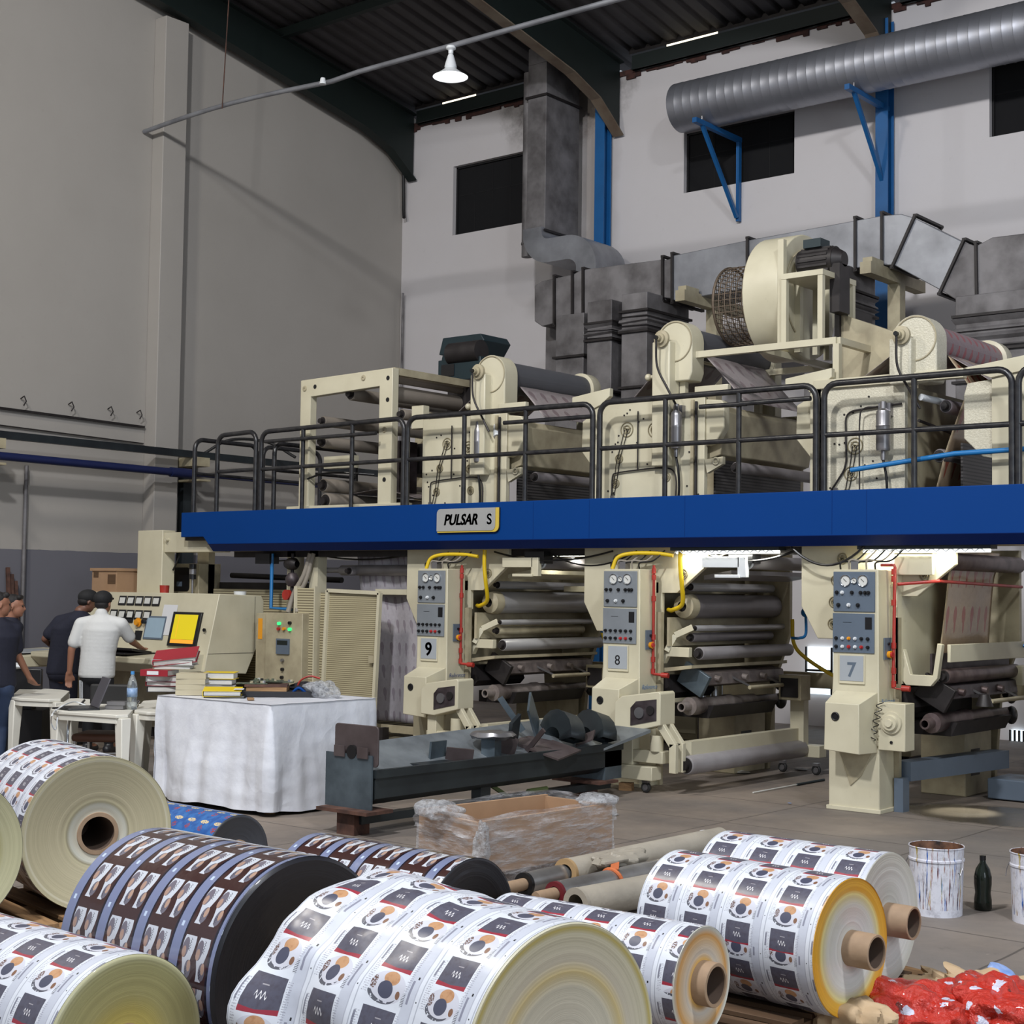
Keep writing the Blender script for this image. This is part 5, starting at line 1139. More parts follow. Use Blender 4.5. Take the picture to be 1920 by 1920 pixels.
# rear cabinets and pipes that fill the space behind the units
for i, (x0, x1, y0, y1, z1, m, lab) in enumerate(((-7.75, -7.15, 15.6, 16.2, 1.25, 'beige2', 'cream rear cabinet seen between units 8 and 7'), (-10.3, -9.7, 15.4, 16.0, 1.45, 'beige2', 'cream rear cabinet seen through the rollers of unit 9'), (-5.55, -4.9, 15.2, 15.9, 1.05, 'beige2', 'cream rear cabinet seen behind unit 7'), (-9.05, -8.7, 15.0, 15.4, 1.15, 'beige2', 'narrow cream rear cabinet behind unit 8'))):
    t = thing('rear_cabinet', lab, 'cabinet', ((x0 + x1) / 2, (y0 + y1) / 2, 0))
    MB().box(x0, x1, y0, y1, .06, z1).build('cabinet_body', m, t, bevel=.01); MB().box(x0 + .04, x1 - .04, y0 + .04, y1 - .04, 0, .06).build('plinth', 'dark', t)
    MB().box(x0 + .06, x1 - .06, y0 - .012, y0, .14, z1 - .1).build('door', 'beige', t, bevel=.004)
tag(MB().box(-10.9, -3.5, 14.5, 14.62, .82, .98).build('tie_beam', 'beige2'), 'long cream beam tying the printing units together at the rear', 'beam')
tag(MB().tube(bez([(-7.05, 13.9, 1.7), (-6.95, 14.0, 1.4), (-7.1, 14.0, .9), (-6.9, 14.0, .7), (-6.75, 13.9, 1.2)]), .012, 8).build('hanging_cable', 'knob'), 'black cable hanging in a loop between units 8 and 7', 'cable')
# ================================================================ INKING TROLLEYS, TROUGH, WRAPPED BOX, TABLES
def trolley(X0, lab):
    t = thing('inking_trolley', lab, 'trolley', (X0 + .5, 11.6, 0))
    Y = 11.42
    MB().box(X0 + .20, X0 + .82, Y, Y + .16, .115, .24).build('base_beam', 'beige', t, bevel=.008)
    MB().box(X0 + .44, X0 + .90, Y + .05, Y + .2, .27, .38).build('upper_beam', 'beige', t, bevel=.006)
    MB().box(X0 + .46, X0 + .58, Y + .04, Y + .16, .24, .55).build('column', 'beige', t, bevel=.006)
    g = MB().prism([(X0 + .42, .55), (X0 + .42, .80), (X0 + .50, .86), (X0 + .90, .92), (X0 + .92, .90), (X0 + .92, .62), (X0 + .60, .54)], 'y', Y - .02, Y + .22).build('gear_housing', 'beige', t, bevel=.008)
    MB().prism([(X0 + .60, .60), (X0 + .60, .76), (X0 + .66, .82), (X0 + .88, .85), (X0 + .88, .66)], 'y', Y - .026, Y - .018).build('housing_opening', 'ink', g)
    MB().cyl((X0 + .70, Y - .04, .72), (X0 + .70, Y - .024, .72), .05).build('gear', 'steel', g); MB().cyl((X0 + .82, Y - .04, .75), (X0 + .82, Y - .024, .75), .04).build('gear', 'dark', g)
    MB().cyl((X0 + .82, Y + .08, .38), (X0 + .82, Y + .08, .52), .06).build('spring_cup', 'beige', t)
    for s_ in (0, 1):
        MB().bar((X0 + .88, Y + .05 + s_ * .12, .62), (X0 + 1.02, Y + .05 + s_ * .12, .44), .05, .07).bar((X0 + 1.02, Y + .05 + s_ * .12, .46), (X0 + 1.02, Y + .05 + s_ * .12, .20), .05, .07).build('side_arm', 'beige', t, bevel=.004)
    MB().bar((X0 + 1.0, Y + .3, .40), (X0 + 1.0, 13.7, .40), .09, .13).build('cross_beam', 'beige', t)
    roller(t, 'fountain_roller', X0 + 1.05, .26, .085, Y + .2, 13.75, 'rollr')
    MB().box(X0 + .7, X0 + 1.25, 13.75, 13.9, .18, .30).build('far_beam', 'beige', t, bevel=.006)
    MB().box(X0 + .95, X0 + 1.1, 13.7, 13.8, .25, .8).build('far_column', 'beige', t)
    MB().box(X0 + .9, X0 + 1.15, 13.55, 13.75, .75, 1.0).build('far_gear_box', 'beige2', t, bevel=.006); MB().box(X0 + .93, X0 + 1.12, 13.54, 13.552, .78, .97).build('far_box_opening', 'dark', t)
    for (x, y) in ((.28, .06), (.72, .06), (.8, 2.4), (1.18, 2.4)):
        w_ = MB().torus((X0 + x, Y + y, .052), (0, 1, 0), .036, .016, 24, 8).build('caster_wheel', 'rubber', t)
        MB().cyl((X0 + x, Y + y - .012, .052), (X0 + x, Y + y + .012, .052), .026).build('hub', 'steel', w_)
        MB().box(X0 + x - .03, X0 + x + .03, Y + y - .025, Y + y + .025, .09, .12).build('fork', 'steel', w_)
trolley(-8.52, 'cream inking trolley on casters in front of printing unit 8')
trolley(-10.92, 'cream inking trolley in front of printing unit 9 behind the steel trough')
tag(MB().obox((-8.03, 11.5, .035), (.12, .08, .07), (0, 0, .3)).build('wood_block', 'wood'), 'small wood block on the floor between the trolley wheels', 'wood block')
# steel trough
tr = thing('steel_trough', 'long dark rusty steel trough on stub legs heaped with scrap plates', 'trough', (-8.0, 9.5, 0))
Yn, Yf = 8.0, 11.15
MB().box(-8.32, -7.84, Yn, Yn + .015, .19, .585).build('end_plate', 'plate', tr)
MB().prism(rr(-8.25, -7.80, .50, .80, .03), 'y', Yn + .02, Yn + .035).build('upper_end_plate', 'plate2', tr, bevel=.004)
MB().cyl((-8.05, Yn - .004, .60), (-8.05, Yn + .018, .60), .05).build('round_hole', 'knob', tr)
for x in (-8.17, -7.93): MB().box(x - .055, x + .055, Yn - .012, Yn - .002, .56, .64).build('clip', 'plate2', tr)
MB().prism([(-8.30, .52), (-8.26, .34), (-8.10, .24), (-7.92, .22), (-7.84, .27), (-7.84, .45), (-7.87, .45), (-7.88, .29), (-7.94, .25), (-8.08, .27), (-8.23, .36), (-8.27, .52)], 'y', Yn + .04, Yf).build('channel', 'bench', tr)
MB().hexa([(-8.36, Yn + .15, .60), (-8.0, Yn + .15, .42), (-8.0, Yf, .42), (-8.42, Yf, .66), (-8.36, Yn + .15, .61), (-8.0, Yn + .15, .43), (-8.0, Yf, .43), (-8.42, Yf, .67)]).build('sloping_tray', 'silver', tr)
MB().bar((-7.84, Yn + .03, .45), (-7.84, Yf, .44), .04, .06).build('rim_flange', 'bench', tr)
MB().hexa([(-8.1, Yf - .1, .38), (-7.82, Yf - .3, .42), (-7.70, Yf + .25, .55), (-8.3, Yf + .3, .60), (-8.1, Yf - .1, .4), (-7.82, Yf - .3, .44), (-7.70, Yf + .25, .58), (-8.3, Yf + .3, .62)]).build('flared_end', 'silver', tr)
MB().box(-8.2, -7.84, Yf - .25, Yf, .16, .42).build('far_end_plate', 'plate', tr)
for (y, z1) in ((Yn - .05, .19), (Yf - .35, .16)):
    lg = MB().box(-8.14, -7.96, y, y + .16, 0, z1 - .02).build('stub_leg', 'rust', tr)
    MB().box(-8.30, -7.78, y - .06, y + .22, z1 - .025, z1).build('cap_plate', 'rust', tr)
MB().bar((-7.98, Yn, .11), (-8.0, Yf, .09), .09, .06).build('lower_rail', 'bench', tr)
MB().box(-8.0, -7.9, 9.3, 9.42, .12, .24).build('middle_block', 'bench', tr)
MB().bar((-7.96, 9.75, .10), (-8.0, 9.55, .22), .03, .03).cyl((-7.9, 9.9, .15), (-7.9, 10.15, .15), .02).build('clamp', mat('green_clamp', (80, 92, 50), .6), tr)
# scrap in the trough
scr = random.Random(5)
sp = [('round scrap lid of crumpled foil on the steel trough', (-8.05, 9.62, .62), 'disc'),
      ('upright square scrap plate at the middle of the trough', (-8.1, 9.0, .52), 'box', (.02, .20, .18), (0, .1, .1)),
      ('dark bent scrap plate next to the upright square one', (-8.0, 9.15, .49), 'box', (.22, .02, .12), (.2, .1, .9)),
      ('dark stub of square tube under the foil lid', (-8.05, 9.6, .52), 'box', (.12, .14, .18), (0, 0, .3)),
      ('flat dark plate lying on the near part of the trough', (-8.05, 8.85, .455), 'box', (.2, .4, .015), (0, .05, .1)),
      ('curved grey steel piece standing at the middle of the scrap heap', (-8.1, 9.95, .62), 'box', (.03, .22, .25), (.3, .2, .4)),
      ('tall tilted grey plate at the back of the scrap heap', (-8.25, 10.4, .72), 'box', (.02, .3, .3), (.5, -.2, .5)),
      ('dark elbow shaped scrap duct near the far end of the trough', (-8.0, 10.55, .62), 'elbow'),
      ('second dark elbow scrap duct at the far end of the trough', (-7.95, 10.95, .60), 'elbow'),
      ('flat tilted dark plate hanging over the trough edge', (-7.85, 10.2, .47), 'box', (.28, .42, .015), (.1, .25, .2)),
      ('rusty strip leaning against the scrap heap', (-7.95, 10.05, .55), 'box', (.04, .02, .3), (.3, .8, .2)),
      ('pale twisted strip on the back of the scrap heap', (-8.25, 10.1, .75), 'box', (.05, .02, .35), (.2, -.6, .6)),
      ('crumpled dark sheet lying between the scrap pieces', (-8.1, 10.25, .50), 'box', (.3, .3, .03), (.2, .2, .7)),
      ('short grey angle piece at the near side of the heap', (-8.05, 9.8, .50), 'box', (.16, .03, .2), (.1, .3, 1.2)),
      ('rusty brown plate leaning inside the dark elbow', (-7.92, 10.72, .53), 'box', (.16, .22, .015), (.3, -.4, .4))]
for q in sp:
    if q[2] == 'disc':
        b = MB(); b.lathe(q[1], (0, 0, 1), [(0, -.02), (.17, -.02), (.19, 0), (.17, .02), (0, .03)], 20); m = 'foil'
        for v in b.bm.verts: v.co += Vector((scr.uniform(-.01, .01), scr.uniform(-.01, .01), scr.uniform(-.012, .012)))
    elif q[2] == 'elbow':
        b = MB(); pts = [Vector(q[1]) + Vector((.16 * math.cos(a) - .1, .1 * math.sin(a * .5), .16 * math.sin(a) - .1)) for a in [PI * i / 8 for i in range(9)]]
        b.tube(pts, .11, 4, cap=False); m = 'bench'
    else: b = MB().obox(q[1], q[3], q[4]); m = scr.choice(('plate', 'plate2', 'bench', 'plate'))
    tag(b.build('scrap_metal', m if m != 'foil' else 'steel', solid=.006 if q[2] == 'elbow' else 0), q[0], 'scrap metal', 'scrap pieces heaped in the steel trough')
# stretch wrapped box
k = NT('stretch_film'); vv = k.coord('Object', (1, 1, 6)); n_ = k.noise(5, 6, vv, .7)
k.b.inputs['Base Color'].default_value = srgb(232, 232, 236); k.b.inputs['Roughness'].default_value = .12
k.l(k.ramp(n_, [(.40, .10), (.70, .62)]), k.b.inputs['Alpha']); k.bump(n_, .9, .05); MT['wrap'] = k.m
wx = thing('wrapped_box', 'open cardboard crate wrapped in clear stretch film on a pallet', 'crate', (-6.5, 7.9, 0))
A, B, C_, D = Vector((-7.33, 7.78, 0)), Vector((-6.38, 7.52, 0)), Vector((-6.12, 8.66, 0)), Vector((-7.07, 8.92, 0))
A, B, C_, D = [onZ(px, py, .42) for px, py in ((786, 1513), (902, 1538), (1148, 1503), (1022, 1486))]
A.z = B.z = C_.z = D.z = 0
cen = (A + B + C_ + D) / 4
def wallb(p, q, th, z0, z1, inward):
    n = Vector((-(q - p).y, (q - p).x, 0)).normalized() * th
    if n.dot(cen - p) < 0: n = -n
    return MB().hexa([(*p.xy, z0), (*q.xy, z0), (*(q + n).xy, z0), (*(p + n).xy, z0), (*p.xy, z1), (*q.xy, z1), (*(q + n).xy, z1), (*(p + n).xy, z1)])
for i, (p, q) in enumerate(((A, B), (B, C_), (C_, D), (D, A))):
    wallb(p, q, .03, .09, .40 + .01 * (i % 2), 1).build('box_side', 'card', wx)
MB().prism([(p + (cen - p) * .03).xy for p in (A, B, C_, D)], 'z', .09, .12).build('box_bottom', 'card', wx)
MB().prism([p.xy for p in (A, B, C_, D)], 'z', .07, .09).build('pallet_deck', 'wooddk', wx)
for s_ in (.02, .48, .90):
    p, q = A.lerp(B, s_), D.lerp(C_, s_); p2, q2 = A.lerp(B, s_ + .08), D.lerp(C_, s_ + .08)
    MB().prism([p.xy, p2.xy, q2.xy, q.xy], 'z', 0, .07).build('pallet_runner', 'wooddk', wx)
rw = random.Random(9)
def wrapfn(z0, z1, off, wob):
    cs4 = [A, B, C_, D, A]
    def fn(u, v):
        s_ = u * 4; i = min(3, int(s_)); p = cs4[i].lerp(cs4[i + 1], s_ - i); d = (p - cen).normalized()
        r = off + wob * (noise.noise(Vector((u * 18, v * 4, z0 * 7))) + .5)
        return (p.x + d.x * r, p.y + d.y * r, z0 + (z1 - z0) * v + .02 * noise.noise(Vector((u * 14, v, 3))))
    return fn
b = MB(); b.grid(wrapfn(.30, .44, .015, .03), 96, 6); b.build('film_band', 'wrap', wx, fix=False)
b = MB(); b.grid(wrapfn(.03, .31, .010, .012), 96, 8); b.build('film_skirt', 'wrap', wx, fix=False)
k = NT('bunched_film'); vv = k.coord(); n_ = k.noise(26, 6, vv, .7); k.b.inputs['Base Color'].default_value = srgb(226, 228, 232); k.b.inputs['Roughness'].default_value = .1
k.l(k.ramp(n_, [(.35, .15), (.65, .8)]), k.b.inputs['Alpha']); k.bump(n_, 1., .05); MT['bunch'] = k.m
def crumple(name, c, r, m, parent, sx=1, sy=1, sz=1, seed=0, f=9, amp=.4, seg=40):
    b = MB(); b.ball(c, r, sx, sy, sz, seg); c = Vector(c)
    for v in b.bm.verts:
        d = v.co - c; nn = noise.noise(d * f + Vector((seed, seed, 0))) + .6 * noise.noise(d * f * 2.3 + Vector((0, seed, 5))); v.co = c + d * (1 + amp * nn)
    return b.build(name, m, parent, smooth=30)
crumple('film_bunch', A.lerp(B, .35) + Vector((0, 0, .43)), .12, 'bunch', wx, 1.4, 1, .45, 3)
crumple('film_bunch', C_ + Vector((-.12, -.02, .42)), .12, 'bunch', wx, 1.2, 1.2, .35, 8)
crumple('film_bunch', B + Vector((0, -.0, .22)), .05, 'bunch', wx, 1, 1, 4, 12, f=14)
# white plastic tables
def ptable(corners, lab, h=.72, leg_in=.08):
    P = [Vector(c) for c in corners]; c = sum(P, Vector((0, 0))) / 4
    t = thing('plastic_table', lab, 'table', (c.x, c.y, 0))
    oct_ = []
    for i in range(4):
        a, b_, d_ = P[i], P[(i + 1) % 4], P[i - 1]
        oct_ += [a + (d_ - a).normalized() * .12, a + (b_ - a).normalized() * .12]
    MB().prism([p for p in oct_], 'z', h - .03, h).build('tabletop', 'plastic', t, bevel=.006)
    MB().prism([p + (c - p) * .02 for p in oct_], 'z', h - .075, h - .03).build('apron', 'plastic', t)
    for p in P:
        q = p + (c - p).normalized() * .13; o = q + (p - q) * .35
        MB().hexa([(o.x - .03, o.y - .03, 0), (o.x + .03, o.y - .03, 0), (o.x + .03, o.y + .03, 0), (o.x - .03, o.y + .03, 0), (q.x - .05, q.y - .05, h - .03), (q.x + .05, q.y - .05, h - .03), (q.x + .05, q.y + .05, h - .03), (q.x - .05, q.y + .05, h - .03)]).build('leg', 'plastic', t, bevel=.008)
    return t
def quadZ(z, *px): return [onZ(a, b_, z).xy for a, b_ in px]
T1 = quadZ(.72, (92, 1328), (228, 1345), (243, 1325), (120, 1312))
T1 = [Vector((-11.50, 7.72)), Vector((-10.72, 7.55)), Vector((-10.55, 8.35)), Vector((-11.33, 8.5))]
ptable([onZ(92, 1332, .72).xy, onZ(238, 1342, .72).xy, onZ(262, 1318, .72).xy, onZ(132, 1308, .72).xy], 'white plastic table holding the open dark laptop')
ptable([onZ(250, 1334, .72).xy, onZ(330, 1336, .72).xy, onZ(330, 1312, .72).xy, onZ(270, 1312, .72).xy], 'white plastic table end beside the cloth, holding the water bottle')
ptable([onZ(18, 1308, .72).xy, onZ(112, 1312, .72).xy, onZ(132, 1294, .72).xy, onZ(40, 1288, .72).xy], 'white plastic table at the left picture edge with a hand resting on it')
# laptop
lp = onZ(165, 1330, .72); t = thing('laptop', 'dark laptop open on the white plastic table, its lid back to us', 'laptop', (lp.x, lp.y, .72), rotz=math.radians(48), world=False)
MB().box(-.19, .17, -.25, .02, 0, .018).build('laptop_base', 'knob', t, bevel=.004)
MB().hexa([(-.19, .0, .018), (.17, .0, .018), (.17, .012, .018), (-.19, .012, .018), (-.19, .10, .27), (.17, .10, .27), (.17, .112, .27), (-.19, .112, .27)]).build('laptop_lid', mat('grey_laptop_lid', (78, 76, 82), .5), t, bevel=.004)
t.location = onZ(176, 1329, .72); t.rotation_euler[2] = math.radians(-25)
q = onZ(128, 1330, .72)
tag(MB().box(q.x - .12, q.x + .12, q.y - .08, q.y + .08, .72, .735).build('black_pad', 'knob'), 'flat black pad on the left end of the laptop table', 'pad')
tag(MB().tube(bez([onZ(105, 1332, .725), onZ(120, 1322, .77), onZ(140, 1316, .76), onZ(160, 1322, .73)]), .006, 8).tube(bez([onZ(105, 1330, .725), onZ(98, 1340, .72), onY(96, 1355, q.y - .3), onY(104, 1368, q.y - .3), onY(108, 1345, q.y - .28)]), .006, 8).build('white_cable', 'white'), 'white charging cable looped over the corner of the laptop table', 'cable')
q = onZ(221, 1330, .72)
for i in range(2):
    tag(MB().obox((q.x - .02 + .02 * i, q.y, .74 + .035 * i), (.16, .12, .032), (0, 0, .6)).build('grey_case', 'steel'), ['lower grey case on the laptop table beside the bottle', 'upper grey case on the laptop table beside the bottle'][i], 'box')
# water bottle
q = onZ(247, 1330, .72)
wbt = thing('water_bottle', 'clear plastic water bottle with a blue cap and label on the white table', 'bottle', (q.x, q.y, .72), world=False)
MT['pet'] = mat('clear_plastic', (215, 225, 232), .08, dirt=0, trans=.85, alpha=.75)
MB().lathe((0, 0, 0), (0, 0, 1), [(0, 0), (.04, 0), (.044, .01), (.044, .06), (.041, .065), (.044, .07), (.044, .2), (.04, .23), (.018, .29), (.014, .295), (.014, .315)], 24).build('bottle_body', 'pet', wbt)
MB().lathe((0, 0, .11), (0, 0, 1), [(.0455, 0), (.0455, .075)], 24).build('label', mat('blue_white_label', (150, 176, 205), .4, dirt=.3, dcol=(60, 100, 160), scale=40), wbt, solid=.001)
MB().lathe((0, 0, .305), (0, 0, 1), [(0, .028), (.017, .026), (.018, 0)], 20).build('cap', mat('light_blue_cap', (70, 140, 200), .4), wbt)
# cantilever chair under the table
ch = thing('office_chair', 'brown seated chair with chrome tube frame behind the plastic table', 'chair', (-10.9, 8.3, 0))
q = onZ(195, 1378, .46)
MB().obox((q.x, q.y, .45), (.46, .44, .07), (0, 0, .65)).build('seat', mat('brown_vinyl', (92, 60, 46), .5, dirt=.2), ch, bevel=.025)
cr, sr = math.cos(.65), math.sin(.65)
L = lambda a, b_, z: (q.x + a * cr - b_ * sr, q.y + a * sr + b_ * cr, z)
MB().tube(bez([L(-.25, .2, .75), L(-.25, -.18, .62), L(-.25, -.24, .40), L(-.22, -.24, .33), L(.22, -.24, .33), L(.25, -.24, .40), L(.25, -.18, .62), L(.25, .2, .75)], 6), .012, 10).build('tube_frame', 'chrome', ch)
for a, b_ in ((-.2, -.2), (.2, -.2), (.2, .2), (-.2, .2)): MB().cyl(L(a, b_, 0), L(a, b_, .42), .012).build('leg', 'chrome', ch)
MB().obox(L(0, .24, .75), (.42, .05, .3), (0, 0, .65)).build('backrest', 'rubber', ch, bevel=.02)
# ================================================================ CLOTH TABLE AND WHAT LIES ON IT
def atD(px, py, D): return CAM + _ray(px, py) * (D / FPX)
CX, CY, CZ = -9.12, 8.16, .875
ex, ey = -1.42, 1.17
ct = thing('work_table', 'table hidden under a long white sheet with binders and circuit boards on top', 'table', (CX + ex / 2, CY + ey / 2, 0))
MB().box(CX + ex + .05, CX - .05, CY + .05, CY + ey - .05, .82, .85).build('tabletop', 'wood', ct)
for x in (CX - .1, CX + ex + .1):
    for y in (CY + .1, CY + ey - .1): MB().box(x - .03, x + .03, y - .03, y + .03, 0, .82).build('leg', 'wood', ct)
Ptab = [Vector((CX + ex, CY, 0)), Vector((CX, CY, 0)), Vector((CX, CY + ey, 0)), Vector((CX + ex, CY + ey, 0))]; ctr = sum(Ptab, Vector()) / 4
per = []
for i in range(4):
    a, b_ = Ptab[i], Ptab[(i + 1) % 4]; n = int((b_ - a).length / .018)
    for q in range(n): per.append((a.lerp(b_, q / n), ((b_ - a).normalized(), i, q / n)))
NP = len(per)
def drape(u, v):
    i = int(round(u * NP)) % NP; p, (d, side, f) = per[i]; n = Vector((d.y, -d.x, 0)); s_ = u * NP * .018
    cor = min(f, 1 - f); out = n
    fold = noise.noise(Vector((s_ * 2.4, v * .5, 2))) * .11 + noise.noise(Vector((s_ * 7, v * 1.2, 9))) * .03 + noise.noise(Vector((s_ * 3, v * 9, 4))) * .008
    r = .004 + min(v * 8, 1) * .008 + v * .035 + fold * min(1, v * 1.6)
    z = CZ - v * (CZ - .035 + .03 * noise.noise(Vector((s_ * 2, 0, 0))) )
    cc = (p - ctr).normalized()
    if cor < .06: out = (n + cc).normalized(); r += v * .03
    return Vector((p.x, p.y, max(z, .006))) + out * r
b = MB()
b.grid(drape, NP, 30)
def topf(u, v): return (CX + .012 + (ex - .024) * u, CY - .012 + (ey + .024) * v, CZ + .003 * noise.noise(Vector((u * 9, v * 9, 0))))
k = NT('white_sheet'); vv = k.coord(); n_ = k.noise(9, 6, vv, .6)
k.l(k.mix(k.ramp(n_, [(.3, 0.), (.8, 1.)]), srgb(216, 218, 224), srgb(200, 202, 210)), k.b.inputs['Base Color']); k.b.inputs['Roughness'].default_value = .42; k.bump(k.math('ADD', k.noise(8, 5, vv, .6), k.math('MULTIPLY', k.ramp(k.noise(2.2, 2, vv, .4), [(.44, 0.), (.5, 1.), (.56, 0.)]), .35)), .3, .02); MT['sheet'] = k.m
b.grid(topf, 20, 20)
tag(b.build('white_tablecloth', 'sheet', smooth=70), 'long white plastic sheet draped over the work table down to the floor', 'tablecloth')
YAW = math.atan2(M[1][0], M[0][0])
MT['bred'] = mat('dark_red_binder', (150, 34, 46), .4, dirt=.15); MT['byel'] = mat('yellow_binder', (222, 192, 30), .45, dirt=.1)
MT['bcream'] = mat('cream_book_cloth', (190, 180, 152), .6, dirt=.2); MT['bgrey'] = mat('silver_grey_binder', (176, 176, 178), .45, dirt=.25, scale=12)
MT['bblack'] = mat('black_binder', (34, 34, 38), .45, dirt=.2); MT['pages'] = mat('page_edges', (206, 204, 198), .8, dirt=.2, scale=30, stretch=(1, 1, 20))
def binder(px, D, z, w_, dep, h, m, lab, yaw=0, tilt=0, spine=None, kind='binder', name='ring_binder', pg=True, front=False, pitch=0.0):
    p = atD(px, 1300, D)
    t = thing(name, lab, kind, (p.x, p.y, z), rotz=YAW + yaw, group='binders and books on the work table', world=False)
    t.rotation_euler[1] = tilt; t.rotation_euler[0] = pitch
    MB().box(-w_ / 2, w_ / 2, -dep / 2, dep / 2, 0, .004).box(-w_ / 2, w_ / 2, -dep / 2, dep / 2, h - .004, h).box(-w_ / 2, -w_ / 2 + .005, -dep / 2, dep / 2, .004, h - .004).build('cover', m, t, bevel=.001)
    if front: MB().box(-w_ / 2, w_ / 2, -dep / 2 - .003, -dep / 2 + .004, 0, h).build('spine', m, t)
    MB().box(-w_ / 2 + .01, w_ / 2 - .012, -dep / 2 + .008, dep / 2 - .008, .005, h * (.9 if pg else .5)).build('pages', 'pages', t)
    if spine: MB().box(-w_ / 4, w_ / 6, -dep / 2 - .005, -dep / 2 - .003, h * .22, h * .8).build('spine_label', 'paper', t)
    return t
zt = CZ + .004
def stack(px, D, items, z=zt):
    for (w_, dep, h, m, lab, yaw, tilt, dx, kw) in items:
        binder(px + dx, D, z, w_, dep, h, m, lab, yaw, tilt, **kw); z += h + .001
    return z
BK = dict(kind='book', name='bound_book', front=True)
stack(308, 13.35, [(.30, .24, .05, 'bblack', 'black binder at the bottom left of the tall binder stack', .1, 0, 3, {}),
                  (.30, .24, .04, 'bred', 'dark red binder second from the bottom of the tall left stack', -.1, 0, 4, {}),
                  (.30, .24, .045, 'bgrey', 'grey binder in the lower middle of the tall left stack', .15, 0, 0, {})])
stack(300, 13.3, [(.26, .24, .055, 'bred', 'dark red binder with a white spine label on the left stack', -.25, 0, 0, dict(spine=1, front=True))], zt + .14)
stack(318, 13.35, [(.33, .25, .035, 'bcream', 'cream binder just under the silver one of the left stack', .05, 0, 8, {}),
                   (.36, .26, .05, 'bgrey', 'silver grey binder under the slanting red one', 0, 0, 10, {}),
                   (.38, .27, .05, 'bred', 'dark red binder lying slanted on top of the left stack', .05, -.12, 12, dict(pitch=.32))], zt + .197)
stack(360, 13.0, [(.24, .2, .045, 'bcream', 'cream bound book at the bottom of the neat book pile', 0, 0, 0, BK), (.25, .2, .045, 'bcream', 'cream bound book second from the bottom of the neat pile', .03, 0, 1, BK),
                  (.25, .2, .045, 'bcream', 'cream bound book third from the bottom of the neat pile', -.03, 0, 2, BK), (.25, .2, .045, 'bcream', 'cream bound book on top of the neat pile', .04, 0, 1, BK)])
stack(414, 13.6, [(.26, .22, .05, 'bgrey', 'grey binder under the standing yellow binder', .2, 0, 0, {}), (.28, .22, .05, 'bblack', 'black binder just beneath the yellow binder behind the books', 0, 0, -3, {}), (.28, .22, .06, 'byel', 'yellow binder with open page edges behind the cream books', 0, 0, 0, {})])
stack(418, 12.75, [(.34, .22, .018, 'bblack', 'thin black folder under the flat yellow binder', .1, 0, 5, {}), (.32, .22, .05, 'byel', 'flat yellow binder at the front of the work table', .12, 0, 0, dict(pitch=.10))])
def flat(px, D, z, w_, dep, h, m, name, lab, cat, yaw=0, bevel=.002, group=None):
    p = atD(px, 1300, D); o = MB().box(-w_ / 2, w_ / 2, -dep / 2, dep / 2, 0, h).build(name, m, bevel=bevel); o.location = (p.x, p.y, z); o.rotation_euler[2] = YAW + yaw
    return tag(o, lab, cat, group)
flat(448, 12.72, zt + .069, .08, .12, .003, 'paper', 'paper_sheet', 'white sheet of paper lying on the flat yellow binder', 'paper', .1)
flat(520, 13.0, zt, .62, .34, .045, 'bblack', 'black_tray', 'wide black tray under the wooden board and circuit boards', 'tray', .1)
flat(502, 12.95, zt + .046, .34, .24, .035, 'wood', 'wooden_board', 'light wooden board on the black tray', 'board', .05)
flat(500, 12.95, zt + .082, .36, .25, .02, 'rust', 'brown_board', 'brown board between the wood and the circuit boards', 'board', .1)
MT['pcb'] = mat('green_circuit_board', (52, 66, 54), .4, dirt=.4, dcol=(120, 120, 96), scale=40)
for i, (px, yw, z) in enumerate(((472, .15, .104), (500, -.05, .120), (522, .1, .104))):
    p = atD(px, 1300, 12.95 + .1 * i)
    t = thing('circuit_board', ['green circuit board at the left of the boards on the brown board', 'green circuit board lying across the other two', 'green circuit board at the right of the boards on the brown board'][i], 'circuit board', (p.x, p.y, zt + z - .0), rotz=YAW + yw, world=False, group='circuit boards on the work table')
    MB().box(-.13, .13, -.09, .09, 0, .006).build('board', 'pcb', t)
    rp = random.Random(i)
    for q in range(9):
        x, y = rp.uniform(-.11, .11), rp.uniform(-.07, .07)
        MB().box(x - .01, x + .01, y - .01, y + .01, .006, .006 + rp.uniform(.006, .02)).build('component', rp.choice(('knob', 'steel', 'gauge', 'pcb', 'beige2')), t)
bg_ = tag(crumple('plastic_bag', atD(603, 1292, 12.9), .14, 'bunch', None, 1.15, .8, .6, 21, amp=.5), 'crumpled clear plastic bag at the right end of the work table', 'bag')
bg_.location.z = 0
p = atD(575, 1297, 13.2)
tag(crumple('dark_cloth', (p.x, p.y, zt + .05), .14, 'bblack', None, 1.3, 1, .45, 31), 'dark crumpled cloth behind the clear plastic bag', 'cloth')
tag(MB().tube(bez([atD(555, 1300, 13.1), atD(562, 1278, 13.1), atD(580, 1268, 13.1), atD(600, 1272, 13.1)]), .008, 8).build('red_cable', 'red'), 'red cable arching over the dark cloth on the work table', 'cable')
tag(MB().tube(bez([atD(545, 1302, 12.9), atD(560, 1290, 12.9), atD(575, 1300, 12.9), atD(590, 1304, 12.9)]), .012, 8).build('blue_cable', 'blue'), 'thick blue cable lying beside the circuit boards', 'cable')
flat(470, 12.45, zt, .05, .08, .02, 'wood', 'wood_offcut', 'small pale wood offcut at the front edge of the work table', 'wood block', .3)
